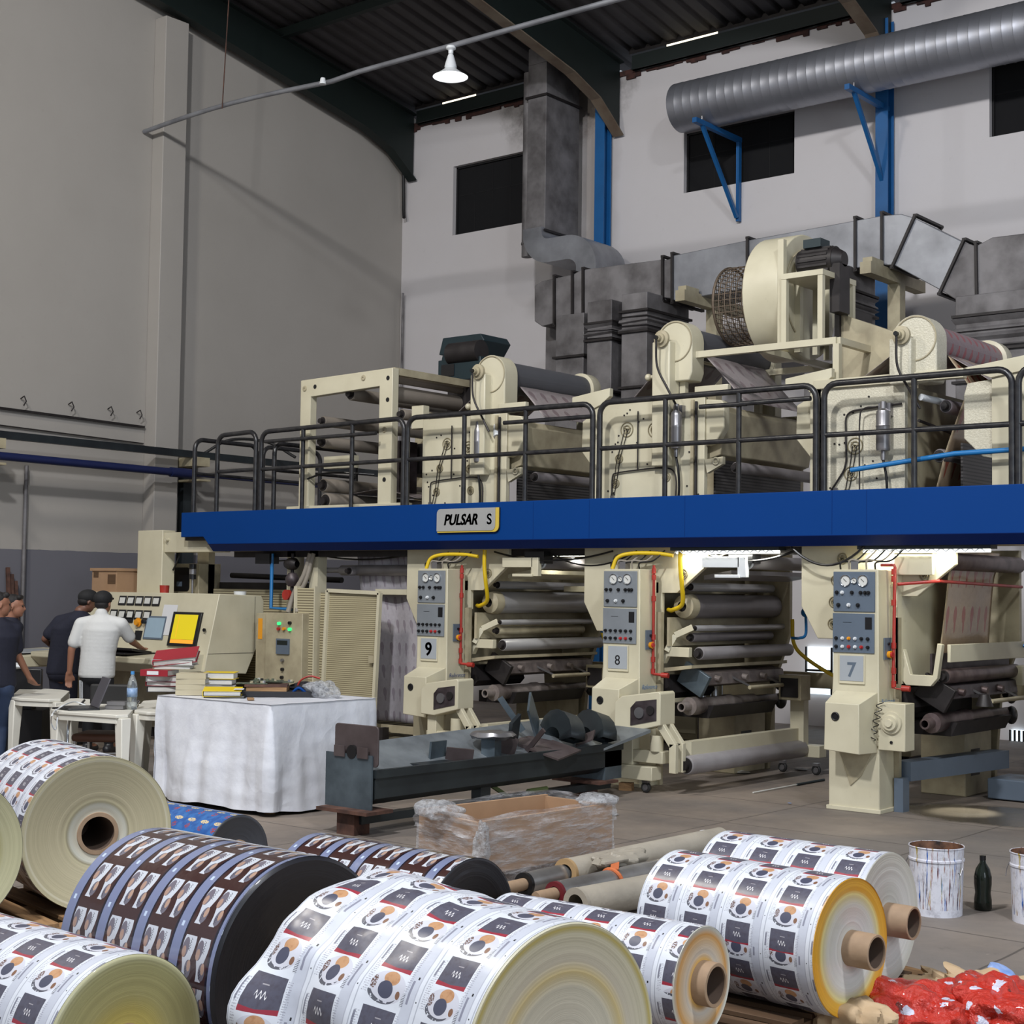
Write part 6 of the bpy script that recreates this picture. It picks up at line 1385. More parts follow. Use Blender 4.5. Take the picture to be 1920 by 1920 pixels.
# ================================================================ PEOPLE
MT['skin'] = mat('skin', (150, 104, 82), .5, dirt=.1); MT['skind'] = mat('darker_skin', (112, 76, 60), .5, dirt=.1)
MT['hair'] = mat('black_hair', (24, 20, 20), .6, dirt=.2, scale=60, bump=.5, bscale=200)
MT['polo'] = mat('white_polo_cotton', (206, 206, 204), .8, dirt=.06, bump=.5, bscale=9); MT['navy'] = mat('navy_cotton', (26, 28, 44), .85, dirt=.2, bump=.5, bscale=9)
MT['blackt'] = mat('black_trousers', (22, 22, 26), .8, dirt=.2, bump=.4, bscale=9); MT['jeans'] = mat('blue_jeans', (40, 56, 84), .8, dirt=.3, dcol=(24, 34, 54), bump=.5, bscale=9)
MT['capb'] = mat('black_cap_cloth', (24, 24, 26), .8, dirt=.15)
def blob(parts, name, m, parent, vox=.010, smooth=4):
    """parts: ('c', p, q, r1, r2) tapered capsule; ('e', centre, (rx, ry, rz)) ellipsoid; merged into one continuous surface"""
    b = MB()
    for q in parts:
        if q[0] == 'c':
            p, e, r1, r2 = Vector(q[1]), Vector(q[2]), q[3], q[4]; n = max(2, int((e - p).length / (min(r1, r2) * .8)))
            b.cyl(p, e, r1, r2, seg=14); b.ball(p, r1, seg=14); b.ball(e, r2, seg=14)
        else:
            R = bmesh.ops.create_uvsphere(b.bm, u_segments=20, v_segments=12, radius=1); rot = Matrix.Rotation(YAW + (q[3] if len(q) > 3 else 0), 3, 'Z')
            for v in R['verts']: v.co = rot @ Vector((v.co.x * q[2][0], v.co.y * q[2][1], v.co.z * q[2][2])) + Vector(q[1])
    me = bpy.data.meshes.new('tmp'); b.bm.to_mesh(me); b.bm.free(); o = bpy.data.objects.new('tmp', me); COL.objects.link(o)
    r = o.modifiers.new('r', 'REMESH'); r.mode = 'VOXEL'; r.voxel_size = vox
    s_ = o.modifiers.new('s', 'SMOOTH'); s_.iterations = smooth; s_.factor = .6
    bpy.context.view_layer.update()
    me2 = bpy.data.meshes.new_from_object(o.evaluated_get(bpy.context.evaluated_depsgraph_get())); bpy.data.objects.remove(o)
    root = parent
    while root.parent: root = root.parent
    me2.transform(Matrix.Translation(-ROOTLOC[root.name])); me2.materials.clear(); me2.materials.append(MT[m])
    me2.polygons.foreach_set('use_smooth', [True] * len(me2.polygons))
    o2 = bpy.data.objects.new(name, me2); COL.objects.link(o2); o2.parent = parent; return o2
CR_, CF_ = Vector((M[0][0], M[1][0], 0)).normalized(), Vector((M[0][2], M[1][2], 0)).normalized()     # camera right / away, level
def head_parts(c, fwd, up=Vector((0, 0, 1))):
    f = Vector(fwd).normalized(); s_ = f.cross(up).normalized(); u = s_.cross(f).normalized(); P = lambda a, b_, d_: c + s_ * a + f * b_ + u * d_
    ya = math.atan2(f.y, f.x) - PI / 2 - YAW
    return [('e', P(0, -.012, .03), (.082, .100, .092), ya), ('e', P(0, .018, -.03), (.066, .078, .088), ya), ('c', P(0, .045, -.085), P(0, .062, -.088), .026, .022),
            ('c', P(0, .088, .005), P(0, .104, -.028), .008, .013), ('c', P(-.015, .085, -.055), P(.015, .085, -.055), .009, .009),
            ('c', P(-.035, .082, .022), P(.035, .082, .022), .010, .010), ('c', P(-.076, -.005, .005), P(-.082, -.015, -.028), .014, .010), ('c', P(.076, -.005, .005), P(.082, -.015, -.028), .014, .010)], P
def hand_parts(w_, d, side, curl=.3, n=None):
    """w_: wrist, d: direction of the hand, side: thumb side"""
    d = Vector(d).normalized(); s_ = Vector(side); s_ = (s_ - d * s_.dot(d)).normalized(); nn = d.cross(s_); out = []
    for k_ in range(4): out.append(('c', w_ + s_ * (.022 - .015 * k_), w_ + d * .085 + s_ * (.032 - .021 * k_), .016, .013))
    for k_, L_ in enumerate((.072, .08, .074, .058)):
        a = w_ + d * .088 + s_ * (.032 - .021 * k_); m_ = a + (d * math.cos(curl) + nn * math.sin(curl)) * L_ * .5; e = m_ + (d * math.cos(curl * 2.4) + nn * math.sin(curl * 2.4)) * L_ * .5
        out += [('c', a, m_, .0095, .009), ('c', m_, e, .009, .0075)]
    a = w_ + d * .025 + s_ * .028; m_ = a + (d * .7 + s_ * .7).normalized() * .035; e = m_ + (d * .95 + s_ * .3).normalized() * .032
    return out + [('c', a, m_, .013, .011), ('c', m_, e, .011, .009)]
def person(name_lab, D, px0, J, fwd, skin, shirt, trou, capm=None, hair=True, polo=False, body_yaw=0.0, stripes=False, bulk=1.0):
    base = atD(px0, 1100, D); root = thing('person', name_lab, 'person', (base.x, base.y, 0))
    W = {k_: atD(v[0], v[1], D + (v[2] if len(v) > 2 else 0)) for k_, v in J.items()}
    hd, hdf = W['head'], fwd; hp, P = head_parts(hd, hdf)
    ch, pe, wa = W['chest'], W['pelvis'], W['waist']; by = body_yaw
    parts = hp + [('c', hd + Vector((0, 0, -.07)) - Vector(fwd) * .02, W['neck'], .052, .062), ('e', ch, (.165 * bulk, .10 * bulk, .14), by), ('e', wa, (.15 * bulk, .11 * bulk, .18), by), ('e', pe, (.165 * bulk, .12 * bulk, .14), by)]
    for s_ in 'LR':
        parts += [('c', W['neck'] - Vector((0, 0, .05)), W['sh' + s_], .06, .058), ('c', W['sh' + s_], W['el' + s_], .052, .040), ('c', W['el' + s_], W['wr' + s_], .040, .027)]
        dd_ = (W['wr' + s_] - W['el' + s_]).normalized() if 'hd' + s_ not in W else (W['hd' + s_] - W['wr' + s_]).normalized()
        parts += hand_parts(W['wr' + s_], dd_, (-CR_ if s_ == 'R' else CR_) + CF_ * .5)
        parts += [('c', W['hip' + s_], W['kn' + s_], .082, .058), ('c', W['kn' + s_], W['an' + s_], .055, .038)]
        fo = Vector((fwd[0], fwd[1], 0)).normalized(); parts += [('c', W['an' + s_] + Vector((0, 0, -.03)), W['an' + s_] + fo * .14 + Vector((0, 0, -.045)), .04, .035)]
    body = blob(parts, 'body', skin, root, .0085)
    up_ = W['neck'] - Vector((0, 0, .10)); hem = wa.lerp(pe, .92)
    sh_ = []
    for (A_, B_, ra, rb) in ((W['neck'] - Vector((0, 0, .045)), up_, (.075, .075), (.165, .11)), (up_, ch, (.165, .105), (.20, .135)), (ch, wa, (.20, .135), (.182, .132)), (wa, hem, (.182, .132), (.190, .138))):
        for q in range(7): f_ = q / 6; sh_.append(('e', A_.lerp(B_, f_), ((ra[0] * (1 - f_) + rb[0] * f_) * bulk, (ra[1] * (1 - f_) + rb[1] * f_) * bulk, .085), by))
    for s_ in 'LR':
        e = W['sh' + s_].lerp(W['el' + s_], .72); sh_ += [('c', W['neck'] - Vector((0, 0, .055)), W['sh' + s_], .07, .072), ('c', W['sh' + s_], e, .074, .070)]
    if polo: sh_ += [('c', W['neck'] + Vector((0, 0, -.03)), W['neck'] + Vector((0, 0, .01)), .072, .068)]
    sh_.append(('c', W['neck'] - Vector((0, 0, .05)), ch, .085, .12))
    blob(sh_, 'polo_shirt' if polo else 't_shirt', shirt, root, .012, 6)
    tr_ = [('e', pe, (.175 * bulk, .13 * bulk, .13), by)]
    for s_ in 'LR': tr_ += [('c', W['hip' + s_], W['kn' + s_], .097, .074), ('c', W['kn' + s_], W['an' + s_] + Vector((0, 0, .02)), .072, .055)]
    blob(tr_, 'trousers', trou, root, .012, 5)
    for s_ in 'LR':
        a = W['an' + s_]; fo = Vector((fwd[0], fwd[1], 0)).normalized()
        blob([('c', Vector((a.x, a.y, .05)) - fo * .04, Vector((a.x, a.y, .045)) + fo * .16, .048, .042), ('c', Vector((a.x, a.y, .08)), Vector((a.x, a.y, .10)), .05, .05)], 'shoe', 'bblack', root, .012, 2)
    if stripes:
        a, b_ = W['hipL'], W['knL']; off = -CR_ * .09 - CF_ * .05
        for q in range(3): o_ = off + CF_ * -.012 * q + CR_ * .018 * q; MB().bar(a + o_ * 1.02, b_ + o_ * .86, .007, .007).build('side_stripe', 'white', root)
    f = Vector(fwd).normalized(); sd = f.cross(Vector((0, 0, 1))).normalized()
    for q in (-1, 1): MB().ball(P(q * .032, .086, .004), .009, seg=10).build('eye', 'knob', body); MB().ball(P(q * .032, .0925, .004), .006, seg=8).build('pupil', 'knob', body) if False else None
    ya = math.atan2(f.y, f.x) - PI / 2 - YAW
    if capm:
        cp = blob([('e', P(0, -.012, .052), (.097, .116, .086), ya)], 'cap', capm, root, .009, 3)
        b = MB(); pts = [P(.07 * math.cos(a), .08 + .075 * math.sin(a), .055 - .02 * math.sin(a)) for a in [PI * i / 10 for i in range(11)]]
        lo = [b._v(p) for p in pts]; hi = [b._v(p + Vector((0, 0, .006))) for p in pts]
        b.bm.faces.new(lo); b.bm.faces.new(hi[::-1])
        for i in range(len(pts)): j = (i + 1) % len(pts); b.bm.faces.new((lo[i], hi[i], hi[j], lo[j]))
        b.build('cap_brim', capm, root)
        blob([('e', P(0, -.035, -.01), (.078, .075, .06), ya)], 'hair', 'hair', root, .009, 2)
    else:
        blob([('e', P(0, -.028, .052), (.084, .094, .080), ya), ('e', P(0, -.058, -.005), (.074, .058, .07), ya), ('c', P(-.05, .05, .095), P(.05, .05, .095), .028, .028)], 'hair', 'hair', root, .009, 2)
    return root
fR = CR_; fA = CF_
# white polo, back to us
person('person in a white polo shirt and black cap seen from behind', 16.3, 188,
       dict(head=(194, 1131, .05), neck=(190, 1152), chest=(190, 1182), waist=(184, 1225), pelvis=(181, 1268), shL=(152, 1170), shR=(227, 1170), elL=(134, 1218, -.02), wrL=(130, 1262, .0), elR=(248, 1203, .15), wrR=(262, 1213, .42), hdR=(272, 1220, .55),
            hipL=(168, 1275), hipR=(197, 1275), knL=(166, 1335), knR=(200, 1335), anL=(164, 1394), anR=(204, 1394)), (fA + fR * .25), 'skin', 'polo', 'blackt', 'capb', polo=True, stripes=True, bulk=1.05)
person('person in a navy T-shirt and black cap leaning over the control desk', 17.0, 122,
       dict(head=(164, 1128, .05), neck=(150, 1146), chest=(132, 1180), waist=(122, 1222), pelvis=(118, 1262), shL=(112, 1165), shR=(160, 1166, .2), elL=(84, 1198, -.02), wrL=(100, 1214, .14), elR=(172, 1200, .35), wrR=(190, 1214, .5),
            hipL=(108, 1270), hipR=(130, 1270), knL=(108, 1330), knR=(132, 1330, .1), anL=(106, 1383), anR=(132, 1383, .1)), (fR * .8 + fA * .6 + Vector((0, 0, -.35))), 'skind', 'navy', 'navy', 'capb', body_yaw=.5)
person('person with short black hair seen in profile behind the man at the left edge', 15.9, 22,
       dict(head=(28, 1137, 0), neck=(20, 1158), chest=(10, 1192), waist=(8, 1232), pelvis=(8, 1272), shL=(-18, 1176, -.1), shR=(26, 1176, .2), elL=(-26, 1222), wrL=(-20, 1265), elR=(20, 1225, .2), wrR=(14, 1262, .2),
            hipL=(-2, 1280), hipR=(18, 1280), knL=(-4, 1340), knR=(16, 1340, .1), anL=(-4, 1402), anR=(14, 1402)), (fR + fA * .12), 'skin', 'navy', 'blackt', body_yaw=1.2)
person('person in a dark T-shirt and blue jeans cut by the left picture edge', 14.6, 2,
       dict(head=(0, 1134, 0), neck=(-4, 1158), chest=(-2, 1195), waist=(-6, 1240), pelvis=(-6, 1286), shL=(-38, 1178, -.1), shR=(26, 1180, .1), elL=(-44, 1228), wrL=(-40, 1276), elR=(33, 1228, .15), wrR=(56, 1272, .3), hdR=(72, 1292, .42),
            hipL=(-18, 1292), hipR=(8, 1292), knL=(-18, 1356), knR=(4, 1360, .1), anL=(-22, 1432), anR=(-4, 1432)), (fR * .8 + fA * .5), 'skin', 'navy', 'jeans', body_yaw=.6)
cp_ = onZ(42, 1292, .72)
mn = atD(46, 1290, 15.7); t = thing('computer_monitor', 'black monitor back standing behind the left plastic table', 'monitor', (mn.x, mn.y, .5))
MB().obox((mn.x, mn.y, .80), (.36, .06, .26), (0, 0, YAW)).build('screen_case', 'knob', t, bevel=.01); MB().obox((mn.x, mn.y, .60), (.2, .16, .16), (0, 0, YAW)).build('stand', 'knob', t)
MB().obox((mn.x, mn.y, .27), (.5, .4, .50), (0, 0, YAW)).build('cart', 'bblack', t)
cp_ = atD(30, 1290, 15.7); tag(crumple('folded_cap', (cp_.x, cp_.y, .955), .075, 'white', None, 1.4, 1, .45, 4, amp=.15), 'white cap lying on the black monitor at the left', 'cap')
tag(MB().obox((cp_.x + .25, cp_.y + .3, .85), (.5, .06, .36), (0, 0, YAW)).build('black_monitor', 'knob', bevel=.01), 'black flat monitor back standing on the plastic table at the left edge', 'monitor') if False else None
# ================================================================ ROLLS OF PRINTED FILM
def print_white(name, seed=0, sat=1.0):
    k = NT(name); uv = k.n('ShaderNodeUVMap').outputs[0]; s = k.sep(uv); LW, LH = .2125, .195
    u = k.math('FLOORED_MODULO', s[0], LW); v = k.math('FLOORED_MODULO', k.math('ADD', s[1], .07 * seed), LH)
    n_ = k.noise(60, 3, uv); nb = k.noise(220, 2, uv)
    c = srgb(214, 218, 226)
    def put(c, m, col, f=1.0): return k.mix(k.math('MULTIPLY', m, f) if f != 1 else m, c, srgb(*col))
    lane = k.math('LESS_THAN', k.math('ABSOLUTE', k.math('SUBTRACT', s[0], .425)), .425)
    c = put(c, k.rect(u, v, .158, .200, 0, LH), (186, 190, 202), .8)
    c = put(c, k.rect(u, v, .002, .006, 0, LH), (150, 154, 166), .7); c = put(c, k.rect(u, v, .196, .199, 0, LH), (170, 172, 184), .8)
    # fine text columns
    tx = k.math('MULTIPLY', k.math('GREATER_THAN', k.math('FLOORED_MODULO', v, .006), .003), k.math('GREATER_THAN', nb, .48))
    c = put(c, k.math('MULTIPLY', tx, k.rect(u, v, .012, .030, .02, .17)), (120, 118, 132), .6); c = put(c, k.math('MULTIPLY', tx, k.rect(u, v, .152, .166, .05, .18)), (120, 118, 132), .6)
    c = put(c, k.rect(u, v, .012, .019, .115, .165), (92, 92, 110), .8); c = put(c, k.rect(u, v, .170, .178, .02, .085), (112, 112, 130), .8)
    bars = k.math('GREATER_THAN', k.math('FLOORED_MODULO', v, .0042), .002)
    c = put(c, k.math('MULTIPLY', bars, k.rect(u, v, .150, .162, .008, .045)), (60, 60, 72), .8)
    c = put(c, k.rect(u, v, .182, .188, .09, .098), (30, 30, 34)); c = put(c, k.rect(u, v, .204, .208, .03, .034), (60, 60, 64))
    # pack picture: dark label, red foot, pale writing
    c = put(c, k.rect(u, v, .034, .148, .095, .185), (84, 83, 97)); c = put(c, k.math('MULTIPLY', k.rect(u, v, .034, .148, .095, .185), k.ramp(n_, [(.45, 0.), (.7, 1.)])), (66, 58, 66), .5)
    red = k.math('LESS_THAN', v, k.math('ADD', .103, k.math('MULTIPLY', k.math('ABSOLUTE', k.math('SUBTRACT', u, .09)), .09)))
    c = put(c, k.math('MULTIPLY', red, k.rect(u, v, .034, .148, .095, .2)), (150, 48, 62))
    wv = k.math('ADD', .135, k.math('MULTIPLY', .007, k.math('SINE', k.math('MULTIPLY', u, 520))))
    c = put(c, k.math('MULTIPLY', k.math('LESS_THAN', k.math('ABSOLUTE', k.math('SUBTRACT', v, wv)), .0028), k.rect(u, v, .072, .108, .12, .15)), (226, 224, 226))
    c = put(c, k.rect(u, v, .08, .102, .158, .161), (170, 166, 170), .8)
    # cup picture
    c = put(c, k.ell(u, v, .094, .048, .062, .043), (196, 196, 206), .8)
    ring = k.math('MULTIPLY', k.math('SUBTRACT', k.ell(u, v, .082, .030, .050, .028), k.ell(u, v, .090, .044, .052, .034)), k.math('GREATER_THAN', k.noise(90, 2, uv), .42)); c = put(c, k.math('MAXIMUM', ring, 0.0), (58, 58, 70), .9)
    c = put(c, k.ell(u, v, .098, .072, .027, .019), (188, 144, 106)); c = put(c, k.math('MULTIPLY', k.ell(u, v, .098, .072, .027, .019), k.ramp(n_, [(.5, 0.), (.7, 1.)])), (150, 96, 58), .5)
    c = put(c, k.ell(u, v, .088, .040, .025, .023), (74, 76, 94)); c = put(c, k.ell(u, v, .134, .034, .008, .011), (126, 92, 72)); c = put(c, k.math('MULTIPLY', k.ell(u, v, .044, .052, .010, .018), k.math('GREATER_THAN', nb, .47)), (100, 74, 66))
    k.l(c, k.b.inputs['Base Color']); k.b.inputs['Roughness'].default_value = .36; k.b.inputs['Coat Weight'].default_value = .25; k.b.inputs['Coat Roughness'].default_value = .22
    k.bump(k.noise(5, 4, uv), .25, .02); return k.m
def print_brown(name):
    k = NT(name); uv = k.n('ShaderNodeUVMap').outputs[0]; s = k.sep(uv); LW, LH = .208, .175
    u = k.math('FLOORED_MODULO', s[0], LW); v = k.math('FLOORED_MODULO', s[1], LH); n_ = k.noise(70, 3, uv)
    c = srgb(62, 40, 38)
    def put(c, m, col, f=1.0): return k.mix(k.math('MULTIPLY', m, f) if f != 1 else m, c, srgb(*col))
    c = put(c, k.rect(u, v, 0, .046, 0, LH), (120, 128, 158)); c = put(c, k.rect(u, v, .046, .054, 0, LH), (28, 26, 38)); c = put(c, k.rect(u, v, .198, .208, 0, LH), (28, 26, 38))
    c = put(c, k.rect(u, v, .016, .028, .005, .022), (190, 205, 225))
    for (cx, ww) in ((.088, .022), (.160, .020)):
        w2 = k.math('SUBTRACT', ww, k.math('MULTIPLY', .009, k.math('SINE', k.math('MULTIPLY', v, 36))))
        m = k.math('MULTIPLY', k.math('LESS_THAN', k.math('ABSOLUTE', k.math('SUBTRACT', u, cx)), w2), k.rect(u, v, .05, .2, .022, .158))
        c = put(c, m, (196, 200, 208))
        c = put(c, k.ell(u, v, cx - .014, .118, .016, .032), (112, 106, 116)); c = put(c, k.ell(u, v, cx - .018, .104, .010, .018), (168, 138, 122))
        c = put(c, k.ell(u, v, cx + .014, .054, .016, .028), (108, 104, 114)); c = put(c, k.ell(u, v, cx + .018, .064, .009, .018), (176, 146, 128))
        sq = k.math('LESS_THAN', k.math('ABSOLUTE', k.math('SUBTRACT', u, k.math('ADD', cx + .006, k.math('MULTIPLY', .003, k.math('SINE', k.math('MULTIPLY', v, 700)))))), .0016)
        c = put(c, k.math('MULTIPLY', sq, k.math('MAXIMUM', k.rect(u, v, 0, 1, .11, .15), k.rect(u, v, 0, 1, .03, .06))), (60, 56, 66))
    k.l(c, k.b.inputs['Base Color']); k.b.inputs['Roughness'].default_value = .16; k.b.inputs['Coat Weight'].default_value = .6; k.b.inputs['Coat Roughness'].default_value = .06
    k.bump(k.noise(4, 4, uv), .3, .02); return k.m
def print_blue(name):
    k = NT(name); uv = k.n('ShaderNodeUVMap').outputs[0]; s = k.sep(uv); u = k.math('FLOORED_MODULO', s[0], .12); v = k.math('FLOORED_MODULO', s[1], .12)
    c = k.mix(k.ramp(k.noise(20, 4, uv), [(.4, 0.), (.6, 1.)]), srgb(48, 104, 168), srgb(34, 80, 146))
    g = k.math('MULTIPLY', k.ell(u, v, .06, .08, .035, .014), k.math('GREATER_THAN', k.noise(130, 2, uv), .45)); c = k.mix(g, c, srgb(210, 190, 140))
    g = k.math('MULTIPLY', k.ell(u, v, .06, .035, .02, .02), k.math('GREATER_THAN', k.noise(90, 2, uv), .5)); c = k.mix(g, c, srgb(150, 60, 56))
    k.l(c, k.b.inputs['Base Color']); k.b.inputs['Roughness'].default_value = .2; return k.m
def face_mat(name, cols, tint=None, rough=.4, amp=1.0):
    """wound film edge: concentric rings by radius (object x is the axis)"""
    k = NT(name); s = k.sep(k.coord('Object')); r = k.math('SQRT', k.math('ADD', k.math('MULTIPLY', s[1], s[1]), k.math('MULTIPLY', s[2], s[2])))
    c = k.ramp(k.math('MULTIPLY', r, 2.5), cols)
    cb = k.n('ShaderNodeCombineXYZ'); k.l(r, cb.inputs[0]); n1 = k.noise(55, 5, cb.outputs[0], .7); n2 = k.noise(9, 3, cb.outputs[0])
    c2 = k.n('ShaderNodeMix', data_type='RGBA', blend_type='MULTIPLY'); c2.inputs[0].default_value = .55 * amp; k.l(c, c2.inputs[6]); k.l(k.ramp(n1, [(.3, (.62, .62, .6, 1)), (.6, (1, 1, 1, 1))]), c2.inputs[7])
    k.l(c2.outputs[2], k.b.inputs['Base Color']); k.b.inputs['Roughness'].default_value = rough
    k.b.inputs['Coat Weight'].default_value = .15
    k.bump(k.math('ADD', n1, n2), .25, .01); return k.m
cream = lambda a, b_, c_: a
MT['pw'] = print_white('white_printed_film'); MT['pw2'] = print_white('white_printed_film_b', 1); MT['pbr'] = print_brown('brown_printed_film'); MT['pbl'] = print_blue('blue_printed_film')
W3 = lambda *c: srgb(*c)
MT['fA'] = face_mat('cream_wound_edge', [(.0, W3(176, 166, 142)), (.30, W3(196, 190, 172)), (.36, W3(200, 198, 184)), (.40, W3(150, 142, 116)), (.42, W3(192, 183, 150)), (.46, W3(186, 176, 146)), (.9, W3(184, 175, 144)), (.92, W3(204, 198, 174)), (.94, W3(188, 180, 148))])
MT['fB'] = face_mat('olive_wound_edge', [(.0, W3(190, 168, 84)), (.28, W3(194, 176, 100)), (.40, W3(176, 166, 112)), (.62, W3(164, 158, 112)), (.7, W3(188, 184, 148))])
MT['fF'] = face_mat('beige_wound_edge', [(.0, W3(190, 181, 166)), (.5, W3(190, 182, 162)), (.60, W3(192, 172, 122)), (.68, W3(190, 180, 160)), (.86, W3(186, 178, 152)), (.90, W3(176, 158, 84)), (.94, W3(206, 204, 190))])
MT['fG'] = face_mat('amber_wound_edge', [(.0, W3(206, 160, 90)), (.22, W3(216, 172, 100)), (.28, W3(214, 204, 190)), (.38, W3(208, 178, 140)), (.44, W3(204, 150, 80)), (.5, W3(198, 196, 184))])
MT['fH'] = face_mat('amber_rim_wound_edge', [(.0, W3(196, 186, 170)), (.28, W3(206, 204, 200)), (.42, W3(196, 194, 184)), (.52, W3(210, 196, 132)), (.56, W3(212, 160, 54)), (.68, W3(206, 150, 40)), (.7, W3(190, 160, 70))])
MT['fI'] = face_mat('pale_wound_edge', [(.0, W3(190, 186, 176)), (.45, W3(208, 206, 200)), (.68, W3(196, 194, 182)), (.72, W3(190, 186, 172))])
MT['fK'] = face_mat('black_wound_edge', [(.0, W3(40, 38, 40)), (.5, W3(30, 30, 34)), (.9, W3(40, 40, 46)), (1., W3(22, 22, 26))], rough=.35)
MT['fKb'] = face_mat('slate_wound_edge', [(.0, W3(70, 74, 82)), (.5, W3(62, 64, 70)), (1., W3(46, 46, 50))], rough=.35)
def film_roll(lab, x, y, R, yaw, L, h, body, face, core_r=.078, core_out=.03, core_t=.012, loose=0.0, v0=0.0, stepped=(), bulge=0.0, seed=1):
    t = thing('film_roll', lab, 'film roll', (x, y, h + R), rotz=yaw, group='rolls of printed film on the floor', world=False)
    n, m = 96, 34
    def fn(a, q):
        xx = -L * q; ang = 2 * PI * a; r = R
        if loose:
            w_ = max(0.0, (q - .25) / .75); front = max(0, math.cos(ang + PI * .22)) 
            r += loose * w_ * (front * 1.6 + .35) * (1 + .9 * noise.noise(Vector((q * 5, math.cos(ang) * 2.4, math.sin(ang) * 2.4 + seed)))) + .010 * min(1, q * 2) * noise.noise(Vector((q * 9, math.cos(ang) * 5, math.sin(ang) * 5)))
        else: r += .0016 * noise.noise(Vector((q * 4, math.cos(ang) * 2, math.sin(ang) * 2 + seed)))
        zz = r * math.sin(ang)
        return (xx, -r * math.cos(ang), max(zz, -(R + .002)) if loose else zz)
    b = MB(); b.grid(fn, n, m, lambda a, q: (L * (1 - q), v0 + a * 2 * PI * R)); 
    bmesh.ops.remove_doubles(b.bm, verts=b.bm.verts, dist=1e-5)
    b.build('film_winding', body, t, smooth=70, fix=False)
    # wound edge with slight steps
    prof = [(core_r, .0)]; rs = random.Random(seed); r = core_r; h0 = .0
    while r < R - .02: r += rs.uniform(.012, .04); r = min(r, R - .006); h0 = max(-.002, min(.008, h0 + rs.uniform(-.0035, .0035))); prof += [(r, h0), (r + .0015, h0 + .001)]
    prof += [(R - .003, 0.002), (R, -.003)]
    MB().lathe((0, 0, 0), (1, 0, 0), prof, 96).build('wound_edge', face, t, smooth=60)
    MB().lathe((-L, 0, 0), (1, 0, 0), [(0, 0), (R, 0)], 64).build('far_edge', face, t)
    c = MB().lathe((0, 0, 0), (1, 0, 0), [(core_r, -.02), (core_r, core_out), (core_r - .002, core_out + .002), (core_r - core_t, core_out + .002), (core_r - core_t, -.35)], 48).build('cardboard_core', 'core', t)
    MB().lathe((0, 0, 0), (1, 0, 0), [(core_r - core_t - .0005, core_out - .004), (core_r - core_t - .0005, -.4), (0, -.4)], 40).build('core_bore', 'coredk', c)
    return t
film_roll('big white printed film roll with a plain cream end on a wooden pallet', -6.6, 4.75, .393, -.30, .97, .14, 'pw2', 'fA', .108, .004, .022, seed=3)
film_roll('white printed film roll with an olive yellow end at the bottom left corner', -3.81, 2.86, .277, -.03, .87, .14, 'pw', 'fB', .075, .01, .012, seed=5)
film_roll('big brown and blue printed film roll with a black end', -3.80, 3.56, .38, -.03, .85, .14, 'pbr', 'fK', .08, .0, .012, seed=6)
film_roll('smaller brown and blue printed film roll with a black end near the crate', -4.12, 4.80, .28, 0, .93, .14, 'pbr', 'fK', .08, .0, .012, v0=.07, seed=7)
film_roll('big white printed film roll in loose clear wrap at the bottom centre', -2.565, 3.38, .375, -.12, .86, .14, 'pw', 'fF', .08, .0, .012, loose=.078, v0=.05, seed=8)
film_roll('white printed film roll with an amber ringed end behind the loosely wrapped one', -3.09, 4.93, .208, .02, .93, .14, 'pw2', 'fG', .082, .06, .014, seed=9)
film_roll('white printed film roll with an amber rim and long jutting core, right of centre', -2.805, 5.57, .272, -.09, .87, .14, 'pw', 'fH', .07, .115, .010, v0=.1, seed=10)
film_roll('white printed film roll with a pale end, farthest back on the right', -2.915, 6.13, .281, -.03, .82, .14, 'pw2', 'fI', .07, .12, .010, seed=11)
film_roll('small blue printed film roll with a slate end beside the tablecloth', -6.62, 5.70, .213, -.05, .8, .10, 'pbl', 'fKb', .075, .01, .012, seed=12)
p = onY(30, 1575, 4.33)
film_roll('film roll with a cream yellow end cut off by the left picture edge', p.x, p.y - .37, .37, -.2, .85, .14, 'pw', 'fB', .08, .0, .012, seed=13)
# plain torn wrap flap on the brown roll
# pallets under the rolls
def pallet(lab, x0, x1, y0, y1, yaw=0, m='wood', h=.135, boards='x'):
    c = ((x0 + x1) / 2, (y0 + y1) / 2); t = thing('wooden_pallet', lab, 'pallet', (c[0], c[1], 0), rotz=yaw, world=False); hx, hy = (x1 - x0) / 2, (y1 - y0) / 2
    n = max(3, int(2 * hy / .15))
    for i in range(n): y = -hy + (2 * hy - .1) * i / (n - 1); MB().box(-hx, hx, y, y + .1, h - .02, h).build('deck_board', m, t, bevel=.002)
    for x in (-hx, -.05, hx - .1): MB().box(x, x + .1, -hy, hy, .02, h - .02).build('stringer', m, t, bevel=.002)
    for x in (-hx, -.05, hx - .1): MB().box(x, x + .1, -hy, hy, 0, .02).build('bottom_board', m, t)
pallet('wooden pallet under the big cream ended roll at the left', -7.6, -6.55, 3.5, 5.25, -.2)
pallet('dark pallet under the two brown and the bottom left rolls', -4.75, -3.9, 2.3, 5.1, 0, 'wooddk')
pallet('dark pallet under the loosely wrapped roll', -3.5, -2.7, 2.95, 3.85, -.05, 'wooddk')
pallet('dark wooden pallet under the right hand white rolls', -3.85, -2.95, 4.7, 6.45, 0, 'wooddk')
bb = thing('timber_block', 'pale timber block jutting from beneath the right hand rolls', 'timber', (-2.8, 6.5, 0))
a, b_ = onZ(1705, 1806, .1), onZ(1780, 1818, .1)
MB().bar((-3.3, 6.60, .06), (-2.60, 6.42, .06), .12, .12).build('block', 'wood', bb, bevel=.004)
MB().bar((-2.95, 6.0, .05), (-2.72, 6.38, .05), .38, .09).build('dark_plank', 'wooddk', bb, bevel=.004)
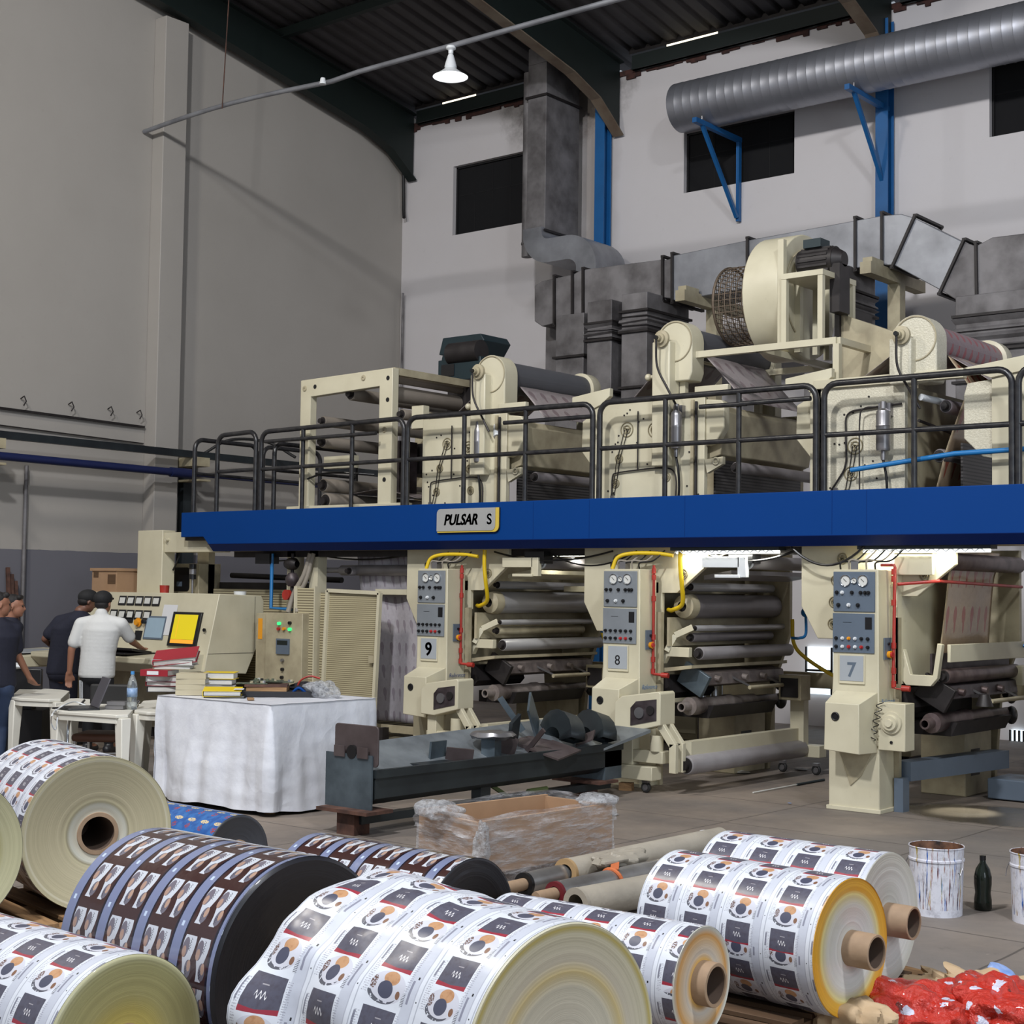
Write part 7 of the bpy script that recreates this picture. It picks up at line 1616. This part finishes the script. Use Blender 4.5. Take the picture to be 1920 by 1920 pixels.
pallet('small grey timber pallet at the bottom of the picture by the amber rimmed roll', -2.85, -2.35, 5.75, 6.15, .2, 'wooddk', .08)
pallet('low pallet under the small blue roll', -7.4, -6.66, 5.4, 6.0, 0, 'wooddk', .095)
# steel rollers lying on the floor
MT['tape'] = mat('packing_tape', (170, 140, 100), .4, dirt=.1); MT['wrapcl'] = mat('dusty_wrapped_paper', (168, 160, 146), .45, dirt=.3, bump=.5, bscale=14)
def lying(lab, p, q, r, m, ring, core=True, lying_name='machine_roller'):
    p, q = Vector(p), Vector(q); p.z = q.z = r + .005
    t = thing(lying_name, lab, 'roller', (p.x, p.y, 0)); d = (q - p).normalized(); L = (q - p).length
    MB().lathe(p, d, [(r * .62, .0), (r * .97, .0), (r, .006), (r, L), (0, L)], 36).build('roller_barrel', m, t)
    MB().lathe(p, d, [(r * .62, -.004), (r * 1.03, -.004), (r * 1.03, .02), (r * .9, .02)], 36).build('end_ring', ring, t)
    if core: MB().lathe(p, d, [(0, -.17), (r * .5, -.17), (r * .55, -.16), (r * .55, .02)], 28).build('core_stub', 'core', t)
    return t
a, b_ = onZ(1040, 1672, .085), onZ(1240, 1612, .085); a0 = a.copy(); MT['orangec'] = mat('orange_cloth', (206, 112, 64), .8, dirt=.2, bump=.4)
lying('chromed roller with a red end ring on the floor beside the right hand rolls', a, a + Vector((.02, 1.25, 0)), .068, 'chromed', 'wine')
a = onZ(982, 1655, .08); lying('chromed roller with a black end ring, left of the red ringed one', a, a + Vector((-.02, 1.3, 0)), .066, 'chromed', 'knob')
a = onZ(1080, 1705, .07); lying('roller wrapped in dusty pale film in front of the chromed rollers', a + Vector((0, -.0, 0)), a + Vector((.12, 1.15, 0)), .09, 'wrapcl', 'wrapcl', core=False)
a = onZ(1060, 1640, .08); lying('long roller wrapped in dusty paper lying behind the chromed rollers', a, a + Vector((.02, 1.75, 0)), .085, 'wrapcl', 'tape', core=False)
a = onZ(1195, 1625, .18)
tag(MB().torus((a0.x + .015, a.y, .073), (0, 1, .25), .074, .012, 28, 8).bar((a0.x + .03, a.y, .145), (a0.x - .12, a.y + .22, .16), .05, .006).build('orange_strap', 'orangec'), 'orange strap tied round the end of the chromed rollers', 'strap')
a = onZ(1160, 1610, .15); tag(crumple('torn_wrapping', (a.x, a.y, .15), .11, 'wrapcl', None, 1.0, 2.2, .45, 15, amp=.5), 'torn brown paper wrapping on the rollers by the crate', 'paper')
# buckets and bottle
k = NT('paint_splashed_pail'); vv = k.coord(); s = k.sep(vv)
ang = k.math('ARCTAN2', s[1], s[0]); cb = k.n('ShaderNodeCombineXYZ'); k.l(k.math('MULTIPLY', ang, 6), cb.inputs[0]); k.l(k.math('MULTIPLY', s[2], 2.0), cb.inputs[1])
n_ = k.noise(1.6, 5, cb.outputs[0], .7); c = k.mix(k.ramp(k.noise(20, 5, vv, .7), [(.5, 0.), (.8, 1.)]), srgb(206, 206, 214), srgb(150, 148, 156))
dr_ = k.math('MULTIPLY', k.ramp(n_, [(.545, 0.), (.58, 1.)]), k.math('GREATER_THAN', s[2], .04)); hue = k.n('ShaderNodeTexNoise'); hue.inputs['Scale'].default_value = 1.1; k.l(cb.outputs[0], hue.inputs['Vector'])
col = k.ramp(hue.outputs['Fac'], [(.40, W3(30, 90, 170)), (.47, W3(40, 38, 42)), (.54, W3(130, 50, 46)), (.6, W3(176, 160, 60)), (.66, W3(30, 110, 165))])
k.l(k.mix(dr_, c, col), k.b.inputs['Base Color']); k.b.inputs['Roughness'].default_value = .35; MT['pail'] = k.m
def pail(x, y, lab):
    t = thing('paint_pail', lab, 'bucket', (x, y, 0), world=False)
    MB().lathe((0, 0, 0), (0, 0, 1), [(0, .004), (.138, .004), (.142, 0), (.142, .006), (.150, .30), (.156, .305), (.156, .315), (.150, .32), (.152, .375), (.157, .38), (.155, .385), (.149, .38), (.140, .02), (0, .02)], 48).build('pail_body', 'pail', t)
    MB().lathe((0, 0, 0), (0, 0, 1), [(.1485, .384), (.1395, .03), (0, .2)], 40).build('pail_inside', mat('ink_caked_inside', (150, 104, 76), .6, dirt=.6, dcol=(40, 30, 28), scale=9), t)
    MB().tube([(.157, 0, .33), (.17, -.03, .28), (.165, -.06, .24), (.152, -.05, .25)], .003, 6).build('handle', 'steel', t)
    MB().tube([(-.157, 0, .33), (-.17, -.03, .28), (-.165, -.06, .24)], .003, 6).build('handle', 'steel', t)
b1 = onZ(1756, 1712, 0); pail(b1.x, b1.y, 'white paint pail with coloured drips beside the dark bottle')
b2 = onZ(1948, 1728, 0); pail(b2.x, b2.y, 'white paint pail cut by the right picture edge')
bo = onZ(1843, 1706, 0)
t = thing('dark_bottle', 'dark green plastic bottle caked with ink standing on the floor by the pails', 'bottle', (bo.x, bo.y, 0), world=False)
MB().lathe((0, 0, 0), (0, 0, 1), [(0, 0), (.042, 0), (.05, .01), (.05, .06), (.044, .10), (.05, .15), (.05, .19), (.04, .235), (.018, .27), (.015, .30), (0, .30)], 28).build('bottle_body', mat('dark_green_pet', (28, 36, 28), .12, dirt=.5, dcol=(8, 9, 9), scale=12), t)
MB().cyl((0, 0, .285), (0, 0, .31), .018).build('cap', 'knob', t)
# red film heap, blue film, brown paper at the bottom right
k = NT('crumpled_red_film'); vv = k.coord(); c = srgb(186, 44, 28)
n_ = k.noise(7, 3, vv); k.bump(k.noise(22, 5, vv, .6), 1.0, .03); n2 = k.n('ShaderNodeTexVoronoi'); n2.inputs['Scale'].default_value = 11; k.l(vv, n2.inputs['Vector'])
m1 = k.math('LESS_THAN', n2.outputs['Distance'], k.math('MULTIPLY', k.noise(30, 3, vv), .62)); m2 = k.math('GREATER_THAN', n_, .5)
c = k.mix(k.math('MULTIPLY', m1, m2), c, srgb(206, 206, 224)); n3 = k.n('ShaderNodeTexVoronoi'); n3.inputs['Scale'].default_value = 9; k.l(vv, n3.inputs['Vector'])
c = k.mix(k.math('MULTIPLY', k.math('LESS_THAN', n3.outputs['Distance'], .22), k.math('LESS_THAN', n_, .5)), c, srgb(110, 40, 30))
k.l(c, k.b.inputs['Base Color']); k.b.inputs['Roughness'].default_value = .22; k.b.inputs['Coat Weight'].default_value = .3; MT['redfilm'] = k.m
p = atD(1690, 1925, 6.15); q = atD(1860, 1925, 6.2)
tag(crumple('red_film_heap', (p.x, p.y, .12), .20, 'redfilm', None, 1.25, 1, .62, 2, f=9, amp=.34, seg=90), 'crumpled red printed film in the bottom right corner, left mound', 'film', 'crumpled red film mounds')
tag(crumple('red_film_heap', (q.x, q.y, .12), .21, 'redfilm', None, 1.3, 1, .62, 12, f=9, amp=.34, seg=90), 'crumpled red printed film in the bottom right corner, right mound', 'film', 'crumpled red film mounds')
MT['bluefilm'] = mat('blue_film_scrap', (96, 134, 196), .3, dirt=.5, dcol=(150, 168, 206), scale=12); MT['kraft'] = mat('kraft_paper', (186, 160, 126), .7, dirt=.2, bump=.5, bscale=16)
p = atD(1892, 1862, 6.6); tag(crumple('blue_film_scrap', (p.x, p.y, p.z), .13, 'bluefilm', None, 1.1, .5, .8, 6, f=7, amp=.6), 'crumpled pale blue film scrap above the red film', 'film')
p = atD(1850, 1885, 6.5); tag(crumple('kraft_paper', (p.x, p.y, .08), .2, 'kraft', None, 2.0, .8, .5, 16, f=11, amp=.5, seg=64), 'crumpled brown kraft paper behind the red film', 'paper')
p = atD(1585, 1905, 6.0); tag(crumple('kraft_paper', (p.x, p.y, .13), .12, 'kraft', None, 1.5, .6, .7, 26, f=12, amp=.55, seg=64), 'crumpled brown paper under the amber rimmed roll', 'paper')
# litter on the floor
for i, (px, py, w_, lab, m) in enumerate(((1500, 1442, .12, 'small white litter with red mark on the floor near the trolley caster', 'paper'), (1392, 1448, .16, 'grey crumpled scrap on the floor in front of unit 8', 'pages'), (1130, 1525, .2, 'crumpled clear film scrap on the floor beside the crate', 'bunch'), (1480, 1506, .03, 'tiny pale blue chip on the floor in front of unit 7', 'bluefilm'), (1325, 1559, .08, 'pale splinter on the floor behind the rolls', 'paper'))):
    a = onZ(px, py, .01); tag(crumple('floor_litter', (a.x, a.y, .012), w_ / 2, m, None, 1.2, 1, .18, i, amp=.4, seg=16), lab, 'litter')
a, b_ = onZ(1412, 1486, .012), onZ(1545, 1462, .012)
t = thing('long_rod', 'thin pale rod with a teal painted end lying on the floor before unit 7', 'rod', (a.x, a.y, 0))
MB().cyl(a, a.lerp(b_, .62), .006).build('rod', 'gauge', t); MB().cyl(a.lerp(b_, .6), b_, .012).build('teal_end', 'teal', t)
